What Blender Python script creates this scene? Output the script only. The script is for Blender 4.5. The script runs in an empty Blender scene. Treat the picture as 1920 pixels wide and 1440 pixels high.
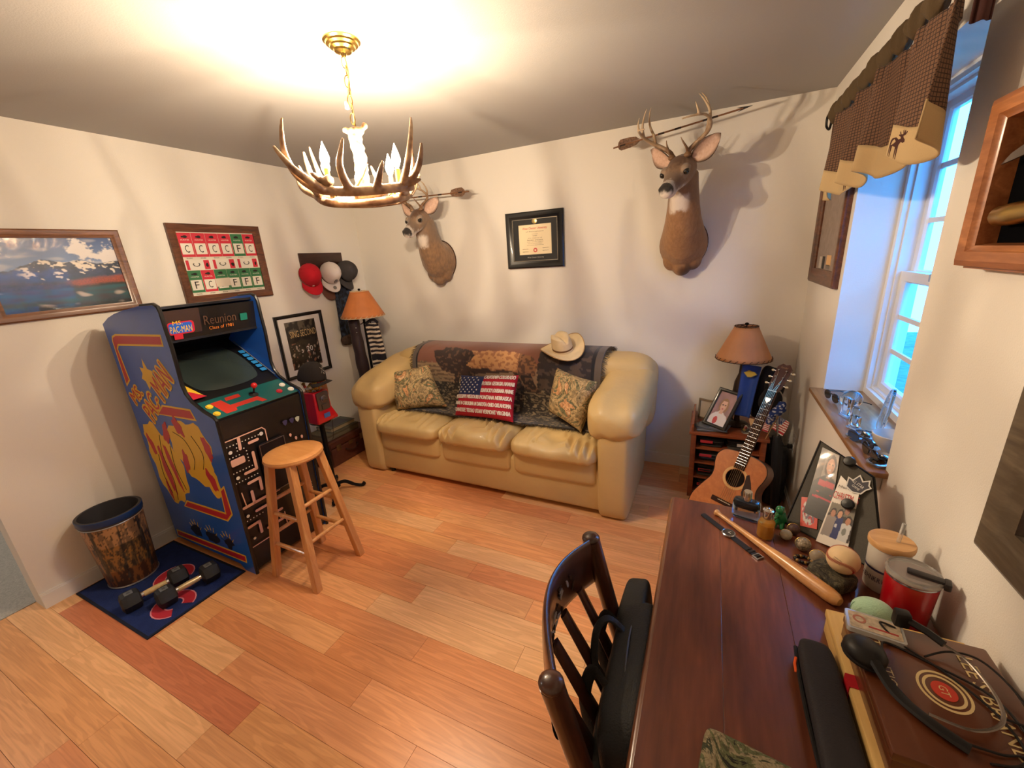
import bpy, bmesh, math, random
from mathutils import Vector as V, Matrix, noise
random.seed(11)
sc = bpy.context.scene
col = sc.collection
PI = math.pi
def S(r, g, b):
    f = lambda c: (c/12.92 if c <= .04045 else ((c+.055)/1.055)**2.4)
    return (f(r/255), f(g/255), f(b/255))

# ------------------------------------------------------------------ camera
yaw, pitch, roll = -0.457618, -0.298341, -0.063091
CAM = V((3.111558, -3.155075, 1.648278))
fw = V((math.sin(yaw)*math.cos(pitch), math.cos(yaw)*math.cos(pitch), math.sin(pitch)))
r0 = V((math.cos(yaw), -math.sin(yaw), 0)); u0 = r0.cross(fw)
rt = math.cos(roll)*r0 + math.sin(roll)*u0; up = -math.sin(roll)*r0 + math.cos(roll)*u0
cam = bpy.data.objects.new('camera', bpy.data.cameras.new('camera')); col.objects.link(cam)
cam.matrix_world = Matrix((( rt.x, up.x, -fw.x, CAM.x), (rt.y, up.y, -fw.y, CAM.y), (rt.z, up.z, -fw.z, CAM.z), (0, 0, 0, 1)))
cam.data.sensor_width = 36; cam.data.lens = 764.4665/1920*36; cam.data.clip_start = .02
sc.camera = cam
# ------------------------------------------------------------------ view, dusk sky
sc.view_settings.view_transform = 'Standard'; sc.view_settings.look = 'None'
sc.view_settings.gamma = 1; sc.view_settings.use_curve_mapping = False
sc.view_settings.exposure = 0.6
wd = bpy.data.worlds.new('dusk'); sc.world = wd; wd.use_nodes = True
bg = wd.node_tree.nodes['Background']
bg.inputs[0].default_value = (.05, .36, 1.0, 1); bg.inputs[1].default_value = 9.0
BULB = 16.0                        # watts of each candle bulb
BULBCOL = (1.0, .79, .55)

# ------------------------------------------------------------------ materials
MATS = {}
def _new(name):
    m = bpy.data.materials.new(name); m.use_nodes = True
    return m, m.node_tree, m.node_tree.nodes['Principled BSDF']
def mat(name, c, rough=.5, metal=0, coat=0, bump=0, bscale=60, var=0, vscale=6, trans=0, ior=1.45, sheen=0, emit=None, estr=0, spec=.5, alpha=1, stretch=(1, 1, 1)):
    if name in MATS: return MATS[name]
    m, t, p = _new(name)
    p.inputs['Base Color'].default_value = (*c, 1); p.inputs['Roughness'].default_value = rough
    p.inputs['Metallic'].default_value = metal; p.inputs['IOR'].default_value = ior
    p.inputs['Coat Weight'].default_value = coat; p.inputs['Coat Roughness'].default_value = .08
    p.inputs['Transmission Weight'].default_value = trans; p.inputs['Sheen Weight'].default_value = sheen
    p.inputs['Specular IOR Level'].default_value = spec; p.inputs['Alpha'].default_value = alpha
    if emit:
        p.inputs['Emission Color'].default_value = (*emit, 1); p.inputs['Emission Strength'].default_value = estr
    if bump or var:
        tc = t.nodes.new('ShaderNodeTexCoord'); mp = t.nodes.new('ShaderNodeMapping'); mp.inputs['Scale'].default_value = stretch
        t.links.new(tc.outputs['Object'], mp.inputs[0])
    if var:
        n = t.nodes.new('ShaderNodeTexNoise'); n.inputs['Scale'].default_value = vscale; n.inputs['Detail'].default_value = 5
        t.links.new(mp.outputs[0], n.inputs['Vector'])
        r = t.nodes.new('ShaderNodeValToRGB'); r.color_ramp.elements[0].position = .3; r.color_ramp.elements[1].position = .7
        r.color_ramp.elements[0].color = (*[x*(1-var) for x in c], 1); r.color_ramp.elements[1].color = (*[min(1, x*(1+var)) for x in c], 1)
        t.links.new(n.outputs['Fac'], r.inputs[0]); t.links.new(r.outputs[0], p.inputs['Base Color'])
    if bump:
        n = t.nodes.new('ShaderNodeTexNoise'); n.inputs['Scale'].default_value = bscale; n.inputs['Detail'].default_value = 3
        t.links.new(mp.outputs[0], n.inputs['Vector'])
        b = t.nodes.new('ShaderNodeBump'); b.inputs['Strength'].default_value = bump; b.inputs['Distance'].default_value = .004
        t.links.new(n.outputs['Fac'], b.inputs['Height']); t.links.new(b.outputs[0], p.inputs['Normal'])
    MATS[name] = m; return m
def ramp(t, fac, stops, interp='LINEAR'):
    r = t.nodes.new('ShaderNodeValToRGB'); r.color_ramp.interpolation = interp
    e = r.color_ramp.elements
    while len(e) < len(stops): e.new(.5)
    for i, (p, c) in enumerate(stops): e[i].position = p; e[i].color = (*c, 1)
    t.links.new(fac, r.inputs[0]); return r.outputs[0]
def wood(name, c1, c2, axis=0, scale=9, rough=.4, coat=.2, k=9, dist=1.5):
    if name in MATS: return MATS[name]
    m, t, p = _new(name)
    tc = t.nodes.new('ShaderNodeTexCoord'); mp = t.nodes.new('ShaderNodeMapping')
    s = [scale]*3; s[axis] = scale/k; mp.inputs['Scale'].default_value = s
    t.links.new(tc.outputs['Object'], mp.inputs[0])
    n = t.nodes.new('ShaderNodeTexNoise'); n.inputs['Scale'].default_value = 1.6; n.inputs['Detail'].default_value = 6; n.inputs['Distortion'].default_value = dist
    t.links.new(mp.outputs[0], n.inputs['Vector'])
    n2 = t.nodes.new('ShaderNodeTexNoise'); n2.inputs['Scale'].default_value = 14; n2.inputs['Detail'].default_value = 3
    t.links.new(mp.outputs[0], n2.inputs['Vector'])
    a = t.nodes.new('ShaderNodeMath'); a.operation = 'MULTIPLY_ADD'; a.inputs[1].default_value = .35
    t.links.new(n2.outputs['Fac'], a.inputs[0]); t.links.new(n.outputs['Fac'], a.inputs[2])
    o = ramp(t, a.outputs[0], [(.45, c1), (.6, tuple((x+y)/2 for x, y in zip(c1, c2))), (.85, c2)])
    t.links.new(o, p.inputs['Base Color'])
    p.inputs['Roughness'].default_value = rough; p.inputs['Coat Weight'].default_value = coat; p.inputs['Coat Roughness'].default_value = .15
    b = t.nodes.new('ShaderNodeBump'); b.inputs['Strength'].default_value = .12; b.inputs['Distance'].default_value = .002
    t.links.new(a.outputs[0], b.inputs['Height']); t.links.new(b.outputs[0], p.inputs['Normal'])
    MATS[name] = m; return m
def painted(name, rough=.5, coat=0, bump=0, bscale=150, sheen=0):          # colour stored on the mesh
    if name in MATS: return MATS[name]
    m, t, p = _new(name)
    a = t.nodes.new('ShaderNodeAttribute'); a.attribute_name = 'Col'
    t.links.new(a.outputs['Color'], p.inputs['Base Color'])
    p.inputs['Roughness'].default_value = rough; p.inputs['Coat Weight'].default_value = coat; p.inputs['Coat Roughness'].default_value = .04
    p.inputs['Sheen Weight'].default_value = sheen
    if bump:
        tc = t.nodes.new('ShaderNodeTexCoord'); n = t.nodes.new('ShaderNodeTexNoise'); n.inputs['Scale'].default_value = bscale
        t.links.new(tc.outputs['Object'], n.inputs['Vector'])
        b = t.nodes.new('ShaderNodeBump'); b.inputs['Strength'].default_value = bump; b.inputs['Distance'].default_value = .003
        t.links.new(n.outputs['Fac'], b.inputs['Height']); t.links.new(b.outputs[0], p.inputs['Normal'])
    MATS[name] = m; return m
def camo(name, cols, scale=9, rough=.85):
    if name in MATS: return MATS[name]
    m, t, p = _new(name)
    tc = t.nodes.new('ShaderNodeTexCoord'); n = t.nodes.new('ShaderNodeTexNoise')
    n.inputs['Scale'].default_value = scale; n.inputs['Detail'].default_value = 5; n.inputs['Distortion'].default_value = 2.2; n.inputs['Roughness'].default_value = .62
    t.links.new(tc.outputs['Object'], n.inputs['Vector'])
    k = len(cols); o = ramp(t, n.outputs['Fac'], [(.3+.42*i/k, c) for i, c in enumerate(cols)], 'CONSTANT')
    v = t.nodes.new('ShaderNodeTexNoise'); v.inputs['Scale'].default_value = scale*4; v.inputs['Distortion'].default_value = 3
    t.links.new(tc.outputs['Object'], v.inputs['Vector'])
    mx = t.nodes.new('ShaderNodeMix'); mx.data_type = 'RGBA'; mx.blend_type = 'MULTIPLY'; mx.inputs[0].default_value = .75
    t.links.new(o, mx.inputs[6]); t.links.new(ramp(t, v.outputs['Fac'], [(.35, (.35, .3, .25)), (.55, (1, 1, 1))]), mx.inputs[7])
    t.links.new(mx.outputs[2], p.inputs['Base Color']); p.inputs['Roughness'].default_value = rough
    MATS[name] = m; return m
def glass(name, c=(1, 1, 1), rough=.0, ior=1.45):
    return mat(name, c, rough, trans=1, ior=ior)

# ------------------------------------------------------------------ mesh building
def FR(o, u, v):
    u = V(u).normalized(); v = V(v); n = u.cross(v).normalized(); v = n.cross(u)
    o = V(o)
    return Matrix(((u.x, v.x, n.x, o.x), (u.y, v.y, n.y, o.y), (u.z, v.z, n.z, o.z), (0, 0, 0, 1)))
def T(x, y, z): return Matrix.Translation((x, y, z))
def RX(a): return Matrix.Rotation(a, 4, 'X')
def RY(a): return Matrix.Rotation(a, 4, 'Y')
def RZ(a): return Matrix.Rotation(a, 4, 'Z')
def link(o, par):
    col.objects.link(o)
    if par: o.parent = par
    return o
def org(p): return p.get('_o', None)
ORG = {}
def thing(name, label, cat, loc, group=None, kind=None):
    o = bpy.data.objects.new(name, None); o.empty_display_size = .05; o.location = loc; col.objects.link(o)
    ORG[o] = V(loc); tag(o, label, cat, group, kind); return o
def tag(o, label=None, cat=None, group=None, kind=None):
    if label: o['label'] = label
    if cat: o['category'] = cat
    if group: o['group'] = group
    if kind: o['kind'] = kind
    return o
def copytree(o, loc, rz=None, label=None, scale=None):
    c = o.copy(); col.objects.link(c); c.location = loc
    if rz is not None: c.rotation_euler.z = rz
    if label: c['label'] = label
    if scale: c.scale = (scale,)*3
    for ch in list(o.children):
        d = ch.copy(); col.objects.link(d); d.parent = c
        for g in list(ch.children):
            e = g.copy(); col.objects.link(e); e.parent = d
    return c
TXT = {}
def textgeo(s, bold=False):
    if s in TXT: return TXT[s]
    cu = bpy.data.curves.new('t', 'FONT'); cu.body = s; cu.size = 1; cu.align_x = 'CENTER'; cu.align_y = 'CENTER'; cu.resolution_u = 2
    o = bpy.data.objects.new('t', cu); col.objects.link(o)
    dg = bpy.context.evaluated_depsgraph_get(); me = o.evaluated_get(dg).to_mesh()
    vs = [tuple(v.co) for v in me.vertices]; fs = [tuple(p.vertices) for p in me.polygons]
    bpy.data.objects.remove(o); bpy.data.curves.remove(cu)
    w = max([v[0] for v in vs])-min([v[0] for v in vs]); h = max([v[1] for v in vs])-min([v[1] for v in vs])
    cx = (max([v[0] for v in vs])+min([v[0] for v in vs]))/2; cy = (max([v[1] for v in vs])+min([v[1] for v in vs]))/2
    TXT[s] = ([(x-cx, y-cy) for x, y, z in vs], fs, w, h); return TXT[s]
class B:
    def __init__(s): s.v = []; s.f = []
    def add(s, vs, fs, M=None):
        k = len(s.v)
        s.v += [tuple(M @ V(v)) for v in vs] if M else [tuple(v) for v in vs]
        s.f += [tuple(i+k for i in f) for f in fs]; return s
    def bmadd(s, bm, M=None):
        bm.verts.index_update(); s.add([v.co for v in bm.verts], [[v.index for v in f.verts] for f in bm.faces], M); bm.free(); return s
    def box(s, c, z, M=None, bev=0, seg=2):
        bm = bmesh.new(); bmesh.ops.create_cube(bm, size=1)
        for v in bm.verts: v.co = V((v.co.x*z[0], v.co.y*z[1], v.co.z*z[2]))
        if bev: bmesh.ops.bevel(bm, geom=bm.edges[:], offset=bev, segments=seg, affect='EDGES', profile=.5)
        return s.bmadd(bm, (M or Matrix()) @ T(*c))
    def bx(s, x0, x1, y0, y1, z0, z1, bev=0, M=None, seg=2):
        return s.box(((x0+x1)/2, (y0+y1)/2, (z0+z1)/2), (x1-x0, y1-y0, z1-z0), M, bev, seg)
    def tube(s, pts, rad, n=8, cap=True, closed=False, M=None, flat=1, upv=None):
        pts = [V(p) for p in pts]; m = len(pts)
        if not isinstance(rad, (list, tuple)): rad = [rad]*m
        tan = [((pts[(i+1) % m]-pts[i-1]) if closed else (pts[min(i+1, m-1)]-pts[max(i-1, 0)])).normalized() for i in range(m)]
        a = V(upv) if upv else (V((0, 0, 1)) if abs(tan[0].z) < .9 else V((1, 0, 0)))
        u = tan[0].cross(a).normalized(); vs = []
        for i in range(m):
            u = (u-tan[i]*u.dot(tan[i])).normalized(); w = tan[i].cross(u)
            for j in range(n):
                t = 2*PI*j/n; vs.append(pts[i]+u*math.cos(t)*rad[i]+w*math.sin(t)*rad[i]*flat)
        fs = [(i*n+j, i*n+(j+1) % n, ((i+1) % m)*n+(j+1) % n, ((i+1) % m)*n+j) for i in range(m if closed else m-1) for j in range(n)]
        if cap and not closed: fs += [tuple(range(n))[::-1], tuple((m-1)*n+j for j in range(n))]
        return s.add(vs, fs, M)
    def cyl(s, p0, p1, r0, r1=None, n=16, M=None): return s.tube([p0, p1], [r0, r0 if r1 is None else r1], n, M=M)
    def lathe(s, prof, n=24, M=None, cap=True):
        vs = [(r*math.cos(2*PI*j/n), r*math.sin(2*PI*j/n), z) for r, z in prof for j in range(n)]
        fs = [(i*n+j, i*n+(j+1) % n, (i+1)*n+(j+1) % n, (i+1)*n+j) for i in range(len(prof)-1) for j in range(n)]
        if cap: fs += [tuple(range(n))[::-1], tuple((len(prof)-1)*n+j for j in range(n))]
        return s.add(vs, fs, M)
    def sph(s, c, r, nu=16, nv=10, M=None):
        if not isinstance(r, (tuple, list)): r = (r, r, r)
        pr = [(math.sin(PI*i/nv), -math.cos(PI*i/nv)) for i in range(nv+1)]
        pr[0] = (.001, -1); pr[-1] = (.001, 1)
        D = Matrix.Diagonal((r[0], r[1], r[2], 1))
        return s.lathe(pr, nu, (M or Matrix()) @ T(*c) @ D)
    def prism(s, pts, d, M=None, z0=0):
        n = len(pts); vs = [(x, y, z0) for x, y in pts]+[(x, y, z0+d) for x, y in pts]
        fs = [tuple(range(n))[::-1], tuple(range(n, 2*n))]+[(i, (i+1) % n, n+(i+1) % n, n+i) for i in range(n)]
        return s.add(vs, fs, M)
    def grid(s, fn, nu, nv, cu=False, cv=False, M=None):
        vs = [fn(i/(nu if cu else nu-1), j/(nv if cv else nv-1)) for i in range(nu) for j in range(nv)]
        fs = [(i*nv+j, ((i+1) % nu)*nv+j, ((i+1) % nu)*nv+(j+1) % nv, i*nv+(j+1) % nv) for i in range(nu if cu else nu-1) for j in range(nv if cv else nv-1)]
        return s.add(vs, fs, M)
    def cush(s, c, z, e1=.5, e2=.5, nu=32, nv=20, M=None, fn=None):         # superellipsoid cushion
        p = lambda x, e: math.copysign(abs(x)**e, x)
        vs = []
        for i in range(nv+1):
            a = -PI/2+PI*i/nv
            for j in range(nu):
                b = 2*PI*j/nu
                q = V((p(math.cos(a), e1)*p(math.cos(b), e2)*z[0]/2, p(math.cos(a), e1)*p(math.sin(b), e2)*z[1]/2, p(math.sin(a), e1)*z[2]/2))
                vs.append(fn(q) if fn else q)
        fs = [(i*nu+j, i*nu+(j+1) % nu, (i+1)*nu+(j+1) % nu, (i+1)*nu+j) for i in range(nv) for j in range(nu)]
        return s.add(vs, fs, (M or Matrix()) @ T(*c))
    def ring(s, w, h, prof, M):                                             # mitred rectangular moulding
        vs = []
        for sx, sy in ((-1, -1), (1, -1), (1, 1), (-1, 1)):
            for ins, z in prof: vs.append((sx*(w/2-ins), sy*(h/2-ins), z))
        n = len(prof)
        fs = [(i*n+j, ((i+1) % 4)*n+j, ((i+1) % 4)*n+(j+1) % n, i*n+(j+1) % n) for i in range(4) for j in range(n)]
        return s.add(vs, fs, M)
    def text(s, t, x, y, h, M, d=.0006, w=None, ang=0, z=0, fit=None):      # flat lettering, cap height h; w stretches
        g, fs, tw, th = textgeo(t)
        ky = h/th if not fit else h/.7; kx = (w/tw) if w else ky
        n = len(g); ca, sa = math.cos(ang), math.sin(ang)
        P = [(gx*kx*ca-gy*ky*sa+x, gx*kx*sa+gy*ky*ca+y) for gx, gy in g]
        return s.add([(a, b, z+d) for a, b in P], fs, M)
    def obj(s, name, m, par=None, smooth=35, colfn=None, loc=None, dbl=0, subd=0):
        me = bpy.data.meshes.new(name); me.from_pydata(s.v, [], s.f)
        bm = bmesh.new(); bm.from_mesh(me)
        bmesh.ops.remove_doubles(bm, verts=bm.verts, dist=1e-6)
        bmesh.ops.recalc_face_normals(bm, faces=bm.faces); bm.to_mesh(me); bm.free()
        if colfn:
            a = me.color_attributes.new('Col', 'FLOAT_COLOR', 'POINT')
            for i, v in enumerate(me.vertices):
                c = colfn(v.co); a.data[i].color = (c[0], c[1], c[2], 1)
        o = bpy.data.objects.new(name, me); me.materials.append(m)
        top = par
        while top is not None and top.parent is not None: top = top.parent
        L = ORG[top] if top in ORG else (V(loc) if loc is not None else None)
        if L is not None: me.transform(Matrix.Translation(-L))
        link(o, par)
        if par is None and L is not None: o.location = L; ORG[o] = L
        if smooth:
            me.shade_smooth(); me.set_sharp_from_angle(angle=math.radians(smooth))
        if subd:
            md = o.modifiers.new('s', 'SUBSURF'); md.levels = subd; md.render_levels = subd
        return o
def remesh(b, size, smooth_it=6, fac=.5):
    """union of overlapping shapes as one continuous skin"""
    me = bpy.data.meshes.new('tmp'); me.from_pydata(b.v, [], b.f)
    o = bpy.data.objects.new('tmp', me); col.objects.link(o)
    md = o.modifiers.new('r', 'REMESH'); md.mode = 'VOXEL'; md.voxel_size = size
    if smooth_it:
        sm = o.modifiers.new('s', 'SMOOTH'); sm.iterations = smooth_it; sm.factor = fac
    dg = bpy.context.evaluated_depsgraph_get(); ev = o.evaluated_get(dg).to_mesh()
    r = B(); r.add([tuple(v.co) for v in ev.vertices], [tuple(p.vertices) for p in ev.polygons])
    bpy.data.objects.remove(o); bpy.data.meshes.remove(me); return r
def inpoly(x, y, P):
    c = False; j = len(P)-1
    for i in range(len(P)):
        if (P[i][1] > y) != (P[j][1] > y) and x < (P[j][0]-P[i][0])*(y-P[i][1])/(P[j][1]-P[i][1])+P[i][0]: c = not c
        j = i
    return c
def nz(x, y, s=1, o=0): return noise.noise(V((x*s+o, y*s, o*1.7)))
def picture(name, m, par, F, w, h, nu, nv, fn):
    """flat print: a finely divided sheet whose colours are its own"""
    b = B(); b.grid(lambda u, v: F @ V(((u-.5)*w, (v-.5)*h, 0)), nu, nv)
    Fi = F.inverted()
    return b.obj(name, m, par, 0, colfn=lambda c: fn((Fi @ c).x/w+.5, (Fi @ c).y/h+.5))
def smoothpath(P, n=6):
    P = [V(p) for p in P]; out = []
    for i in range(len(P)-1):
        a, b, c, d = P[max(i-1, 0)], P[i], P[i+1], P[min(i+2, len(P)-1)]
        for k in range(n):
            t = k/n; out.append(.5*((2*b)+(c-a)*t+(2*a-5*b+4*c-d)*t*t+(3*b-a-3*c+d)*t**3))
    out.append(P[-1]); return out
def lerp(a, b, t): return a+(b-a)*t
def rads(n, r0, r1, p=1): return [lerp(r0, r1, (i/(n-1))**p) for i in range(n)]
# ------------------------------------------------------------------ the room
W, H, YF = 3.662, 2.44, -4.3
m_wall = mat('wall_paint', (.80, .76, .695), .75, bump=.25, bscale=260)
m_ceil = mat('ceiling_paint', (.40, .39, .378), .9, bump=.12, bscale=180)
m_trim = mat('trim_paint', (.80, .78, .74), .4)
m_white = mat('window_vinyl', (.82, .82, .82), .35)
def struct(name, b, m, par=None, smooth=30):
    o = b.obj(name, m, par, smooth)
    if par is None: o['kind'] = 'structure'
    return o
WY0, WY1, WZ0, WZ1 = -1.605, -.745, .93, 2.16
TH = .27
struct('wall_back', B().bx(-.12, W+TH, 0, .12, -.02, H+.1), m_wall)
b = B()
b.bx(W, W+TH, WY1, 0, -.02, H+.1).bx(W, W+TH, YF, WY0, -.02, H+.1).bx(W, W+TH, WY0, WY1, -.02, WZ0-.021).bx(W, W+TH, WY0, WY1, WZ1, H+.1)
struct('wall_right', b, m_wall)
OY0, OY1 = -3.75, -2.69
b = B(); b.bx(-.12, 0, OY1, 0, -.02, H+.1).bx(-.12, 0, YF, OY0, -.02, H+.1).bx(-.12, 0, OY0, OY1, 2.1, H+.1)
struct('wall_left', b, m_wall)
struct('wall_front', B().bx(-.12, W+TH, YF-.12, YF, -.02, H+.1), m_wall)
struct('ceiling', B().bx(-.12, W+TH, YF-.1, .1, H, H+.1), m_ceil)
def board(x0, x1, y0, y1, ax):
    b = B(); b.bx(x0, x1, y0, y1, 0, .078)
    if ax == 'x': b.bx(x0, x1, min(y0, y1) if y0 > -.1 else y0+.004, y1, .078, .09)
    else: b.bx(x0 if x0 < 1 else x0+.004, x1 if x0 > 1 else x1-.004, y0, y1, .078, .09)
    return b
struct('baseboard_back', board(0, W, -.013, 0, 'x'), m_trim)
struct('baseboard_left', board(0, .013, OY1, 0, 'y'), m_trim)
struct('baseboard_right', board(W-.013, W, YF, 0, 'y'), m_trim)
# the next room, seen through the opening
m_carpet = mat('carpet', (.50, .47, .42), .95, bump=1, bscale=300, var=.18, vscale=120)
struct('floor_carpet', B().bx(-2.6, -.12, -5.2, -1.6, -.03, .004), m_carpet)
b = B(); b.bx(-2.72, -2.6, -5.2, -1.6, 0, H)
b.bx(-.22, -.121, -5.3, YF, 0, H); b.bx(-2.72, -.12, -1.6, -1.5, 0, H).bx(-2.72, -.12, -5.3, -5.2, 0, H)
struct('wall_hall', b, m_wall)
struct('ceiling_hall', B().bx(-2.72, -.12, -5.3, -1.5, H, H+.1), m_ceil)
hl = thing('added_hall_light', 'added flush round ceiling light brightening the carpet beyond the opening', 'lamp', (-1.3, -3.4, H-.06))  # lamp added to brighten the carpet; no such fixture is known
B().lathe([(.001, H-.06), (.10, H-.058), (.14, H-.04), (.15, H-.012), (.15, H), (.001, H)], 32, T(-1.3, -3.4, 0)).obj('diffuser', mat('hall_glow', (.9, .9, .9), .4, emit=(1, .93, .84), estr=48), hl)
B().lathe([(.151, H-.014), (.16, H-.012), (.16, H-.001), (.151, H-.001)], 32, T(-1.3, -3.4, 0), cap=False).obj('rim', m_trim, hl)
# oak floor
m_oak, t, p = _new('oak_planks')
g = t.nodes.new('ShaderNodeNewGeometry'); oi = t.nodes.new('ShaderNodeObjectInfo')
cmb = t.nodes.new('ShaderNodeMath'); cmb.operation = 'MULTIPLY'; cmb.inputs[1].default_value = 60; t.links.new(oi.outputs['Random'], cmb.inputs[0])
vadd = t.nodes.new('ShaderNodeVectorMath'); vadd.operation = 'ADD'; t.links.new(g.outputs['Position'], vadd.inputs[0]); t.links.new(cmb.outputs[0], vadd.inputs[1])
mp = t.nodes.new('ShaderNodeMapping'); mp.inputs['Scale'].default_value = (1.3, 13, 1); t.links.new(vadd.outputs[0], mp.inputs[0])
n1 = t.nodes.new('ShaderNodeTexNoise'); n1.inputs['Scale'].default_value = 1.0; n1.inputs['Detail'].default_value = 2.5; n1.inputs['Distortion'].default_value = .6; t.links.new(mp.outputs[0], n1.inputs['Vector'])
wv = t.nodes.new('ShaderNodeMath'); wv.operation = 'MULTIPLY'; wv.inputs[1].default_value = 46; t.links.new(n1.outputs['Fac'], wv.inputs[0])
sn = t.nodes.new('ShaderNodeMath'); sn.operation = 'SINE'; t.links.new(wv.outputs[0], sn.inputs[0])
mp2 = t.nodes.new('ShaderNodeMapping'); mp2.inputs['Scale'].default_value = (6, 170, 1); t.links.new(vadd.outputs[0], mp2.inputs[0])
n2 = t.nodes.new('ShaderNodeTexNoise'); n2.inputs['Scale'].default_value = 1; n2.inputs['Detail'].default_value = 2; t.links.new(mp2.outputs[0], n2.inputs['Vector'])
o1 = ramp(t, sn.outputs[0], [(0, (.82, .76, .70)), (.6, (1, 1, 1))])
o2 = ramp(t, n2.outputs['Fac'], [(.36, (.86, .82, .78)), (.56, (1, 1, 1))])
mx = t.nodes.new('ShaderNodeMix'); mx.data_type = 'RGBA'; mx.blend_type = 'MULTIPLY'; mx.inputs[0].default_value = .55; t.links.new(oi.outputs['Color'], mx.inputs[6]); t.links.new(o1, mx.inputs[7])
mx2 = t.nodes.new('ShaderNodeMix'); mx2.data_type = 'RGBA'; mx2.blend_type = 'MULTIPLY'; mx2.inputs[0].default_value = .7; t.links.new(mx.outputs[2], mx2.inputs[6]); t.links.new(o2, mx2.inputs[7])
t.links.new(mx2.outputs[2], p.inputs['Base Color'])
p.inputs['Roughness'].default_value = .33; p.inputs['Coat Weight'].default_value = .35; p.inputs['Coat Roughness'].default_value = .22
fl = struct('floor', B().bx(-.12, W, YF, 0, -.06, -.008), mat('floor_gap', (.10, .05, .025), .8))
pm = B().box((0, 0, 0), (1, 1, 1)); pm = pm.obj('plank', m_oak, None, 0); pmesh = pm.data; bpy.data.objects.remove(pm)
OAK = [S(240, 168, 108), S(244, 178, 118), S(234, 156, 98), S(242, 174, 110), S(247, 190, 132), S(230, 148, 92), S(242, 168, 112)]
fixed = {0: [(-.12, .12, 4), (.12, 1.595, 'r'), (1.595, 2.6, 3), (2.6, W, 1)], 1: [(-.12, .80, 'm'), (.80, 1.30, 4), (1.30, 2.28, 6), (2.28, W, 2)],
         2: [(-.12, .95, 3), (.95, 1.95, 2), (1.95, 2.9, 6), (2.9, W, 1)], 3: [(-.12, .62, 2), (.62, 1.66, 1), (1.66, W, 2)], 4: [(-.12, .9, 0), (.9, 2.05, 'm'), (2.05, 2.9, 2), (2.9, W, 3)],
         5: [(-.12, 1.66, 1), (1.66, 2.484, 4), (2.484, W, 4)], 6: [(-.12, .7, 1), (.7, 1.85, 2), (1.85, 2.75, 4), (2.75, W, 4)],
         -1: [(-.12, .55, 4), (.55, 1.5, 4), (1.5, 2.5, 1), (2.5, W, 0)]}
k = -12
while -2.677+.127*k < 0:
    y0 = -2.677+.127*k; y1 = min(y0+.127, 0.0)
    if y1 > YF:
        if k in fixed: segs = fixed[k]
        else:
            segs = []; x = -.12
            while x < W:
                L = random.uniform(.5, 1.25); e = x+L
                if e > W-.3: e = W
                segs.append((x, e, random.randrange(7))); x = e
        for x0, x1, ci in segs:
            o = bpy.data.objects.new('plank', pmesh); link(o, fl)
            o.location = ((x0+x1)/2, (max(y0, YF)+y1)/2, -.006); o.scale = (x1-x0-.0012, y1-max(y0, YF)-.0012, .012)
            c = S(216, 130, 86) if ci == 'r' else (S(232, 156, 100) if ci == 'm' else OAK[ci]); j = random.uniform(.94, 1.06)
            o.color = (c[0]*j, c[1]*j, c[2]*j, 1)
    k += 1
struct('ground_outside', B().bx(W+TH, 12, -9, 9, -.6, -.5), mat('dusk_grass', (.10, .14, .08), .95, var=.3, vscale=9))
b = B(); m_sid = mat('added_siding', (.26, .29, .36), .7)  # siding wall added to dim the sky seen through the panes
for i in range(24): b.bx(8.0-.02*(i % 1), 8.05, -8, 8, -.5+.18*i, -.5+.18*i+.172)
b.bx(8.03, 8.2, -8, 8, -.5, 3.9); struct('wall_added_outside', b, m_sid)
# ------------------------------------------------------------------ window and sill
wx = W+.205
win = bpy.data.objects.new('window_1', None); col.objects.link(win); win.location = (wx, (WY0+WY1)/2, WZ0); win['kind'] = 'structure'; ORG[win] = V(win.location)
tag(win, 'white double hung window in the deep reveal')
FW = FR((wx, (WY0+WY1)/2, (WZ0+WZ1)/2), (0, -1, 0), (0, 0, 1)); ww, wh = WY1-WY0, WZ1-WZ0
B().ring(ww, wh, [(0, -.04), (0, .05), (.03, .05), (.03, .03), (.042, .03), (.042, -.04)], FW).obj('frame', m_white, win)
pane_m = mat('window_glass', (1, 1, 1), 0, trans=1, ior=1.02)
zm = 1.475                                    # meeting rail
for z0, z1, dx in ((WZ0+.03, zm+.02, 0), (zm-.02, WZ1-.03, -.03)):
    F2 = FR((wx-dx, (WY0+WY1)/2, (z0+z1)/2), (0, -1, 0), (0, 0, 1)); w2, h2 = ww-.08, z1-z0
    sash = B().ring(w2, h2, [(0, -.012), (0, .014), (.038, .014), (.045, .006), (.045, -.012)], F2).obj('sash', m_white, win)
    b = B()
    for i in (1, 2): b.box(((i/3-.5)*(w2-.09), 0, 0), (.02, h2-.08, .012), F2)
    for i in (1, 2): b.box((0, (i/3-.5)*(h2-.08), 0), (w2-.08, .02, .010), F2)
    b.obj('muntin', m_white, sash)
    B().box((0, 0, 0), (w2-.08, h2-.08, .003), F2).obj('pane', pane_m, sash)
B().bx(wx-.05, wx-.028, -1.2, -1.15, zm+.002, zm+.03, .004).obj('sash_lock', mat('lock_brass', S(190, 180, 165), .3, 1), win)
sill_m = wood('sill_oak', S(186, 140, 92), S(130, 84, 48), 1, 8, .35, .5)
s_ = struct('trim_1', B().bx(3.605, W+.16, -1.635, -.728, .91, .93, .004), sill_m)
struct('trim_2', B().bx(W-.018, W, -1.60, -.75, .85, .909, .003), m_wall)
tag(s_, 'stained wooden window sill board with a nosed edge')
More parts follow.
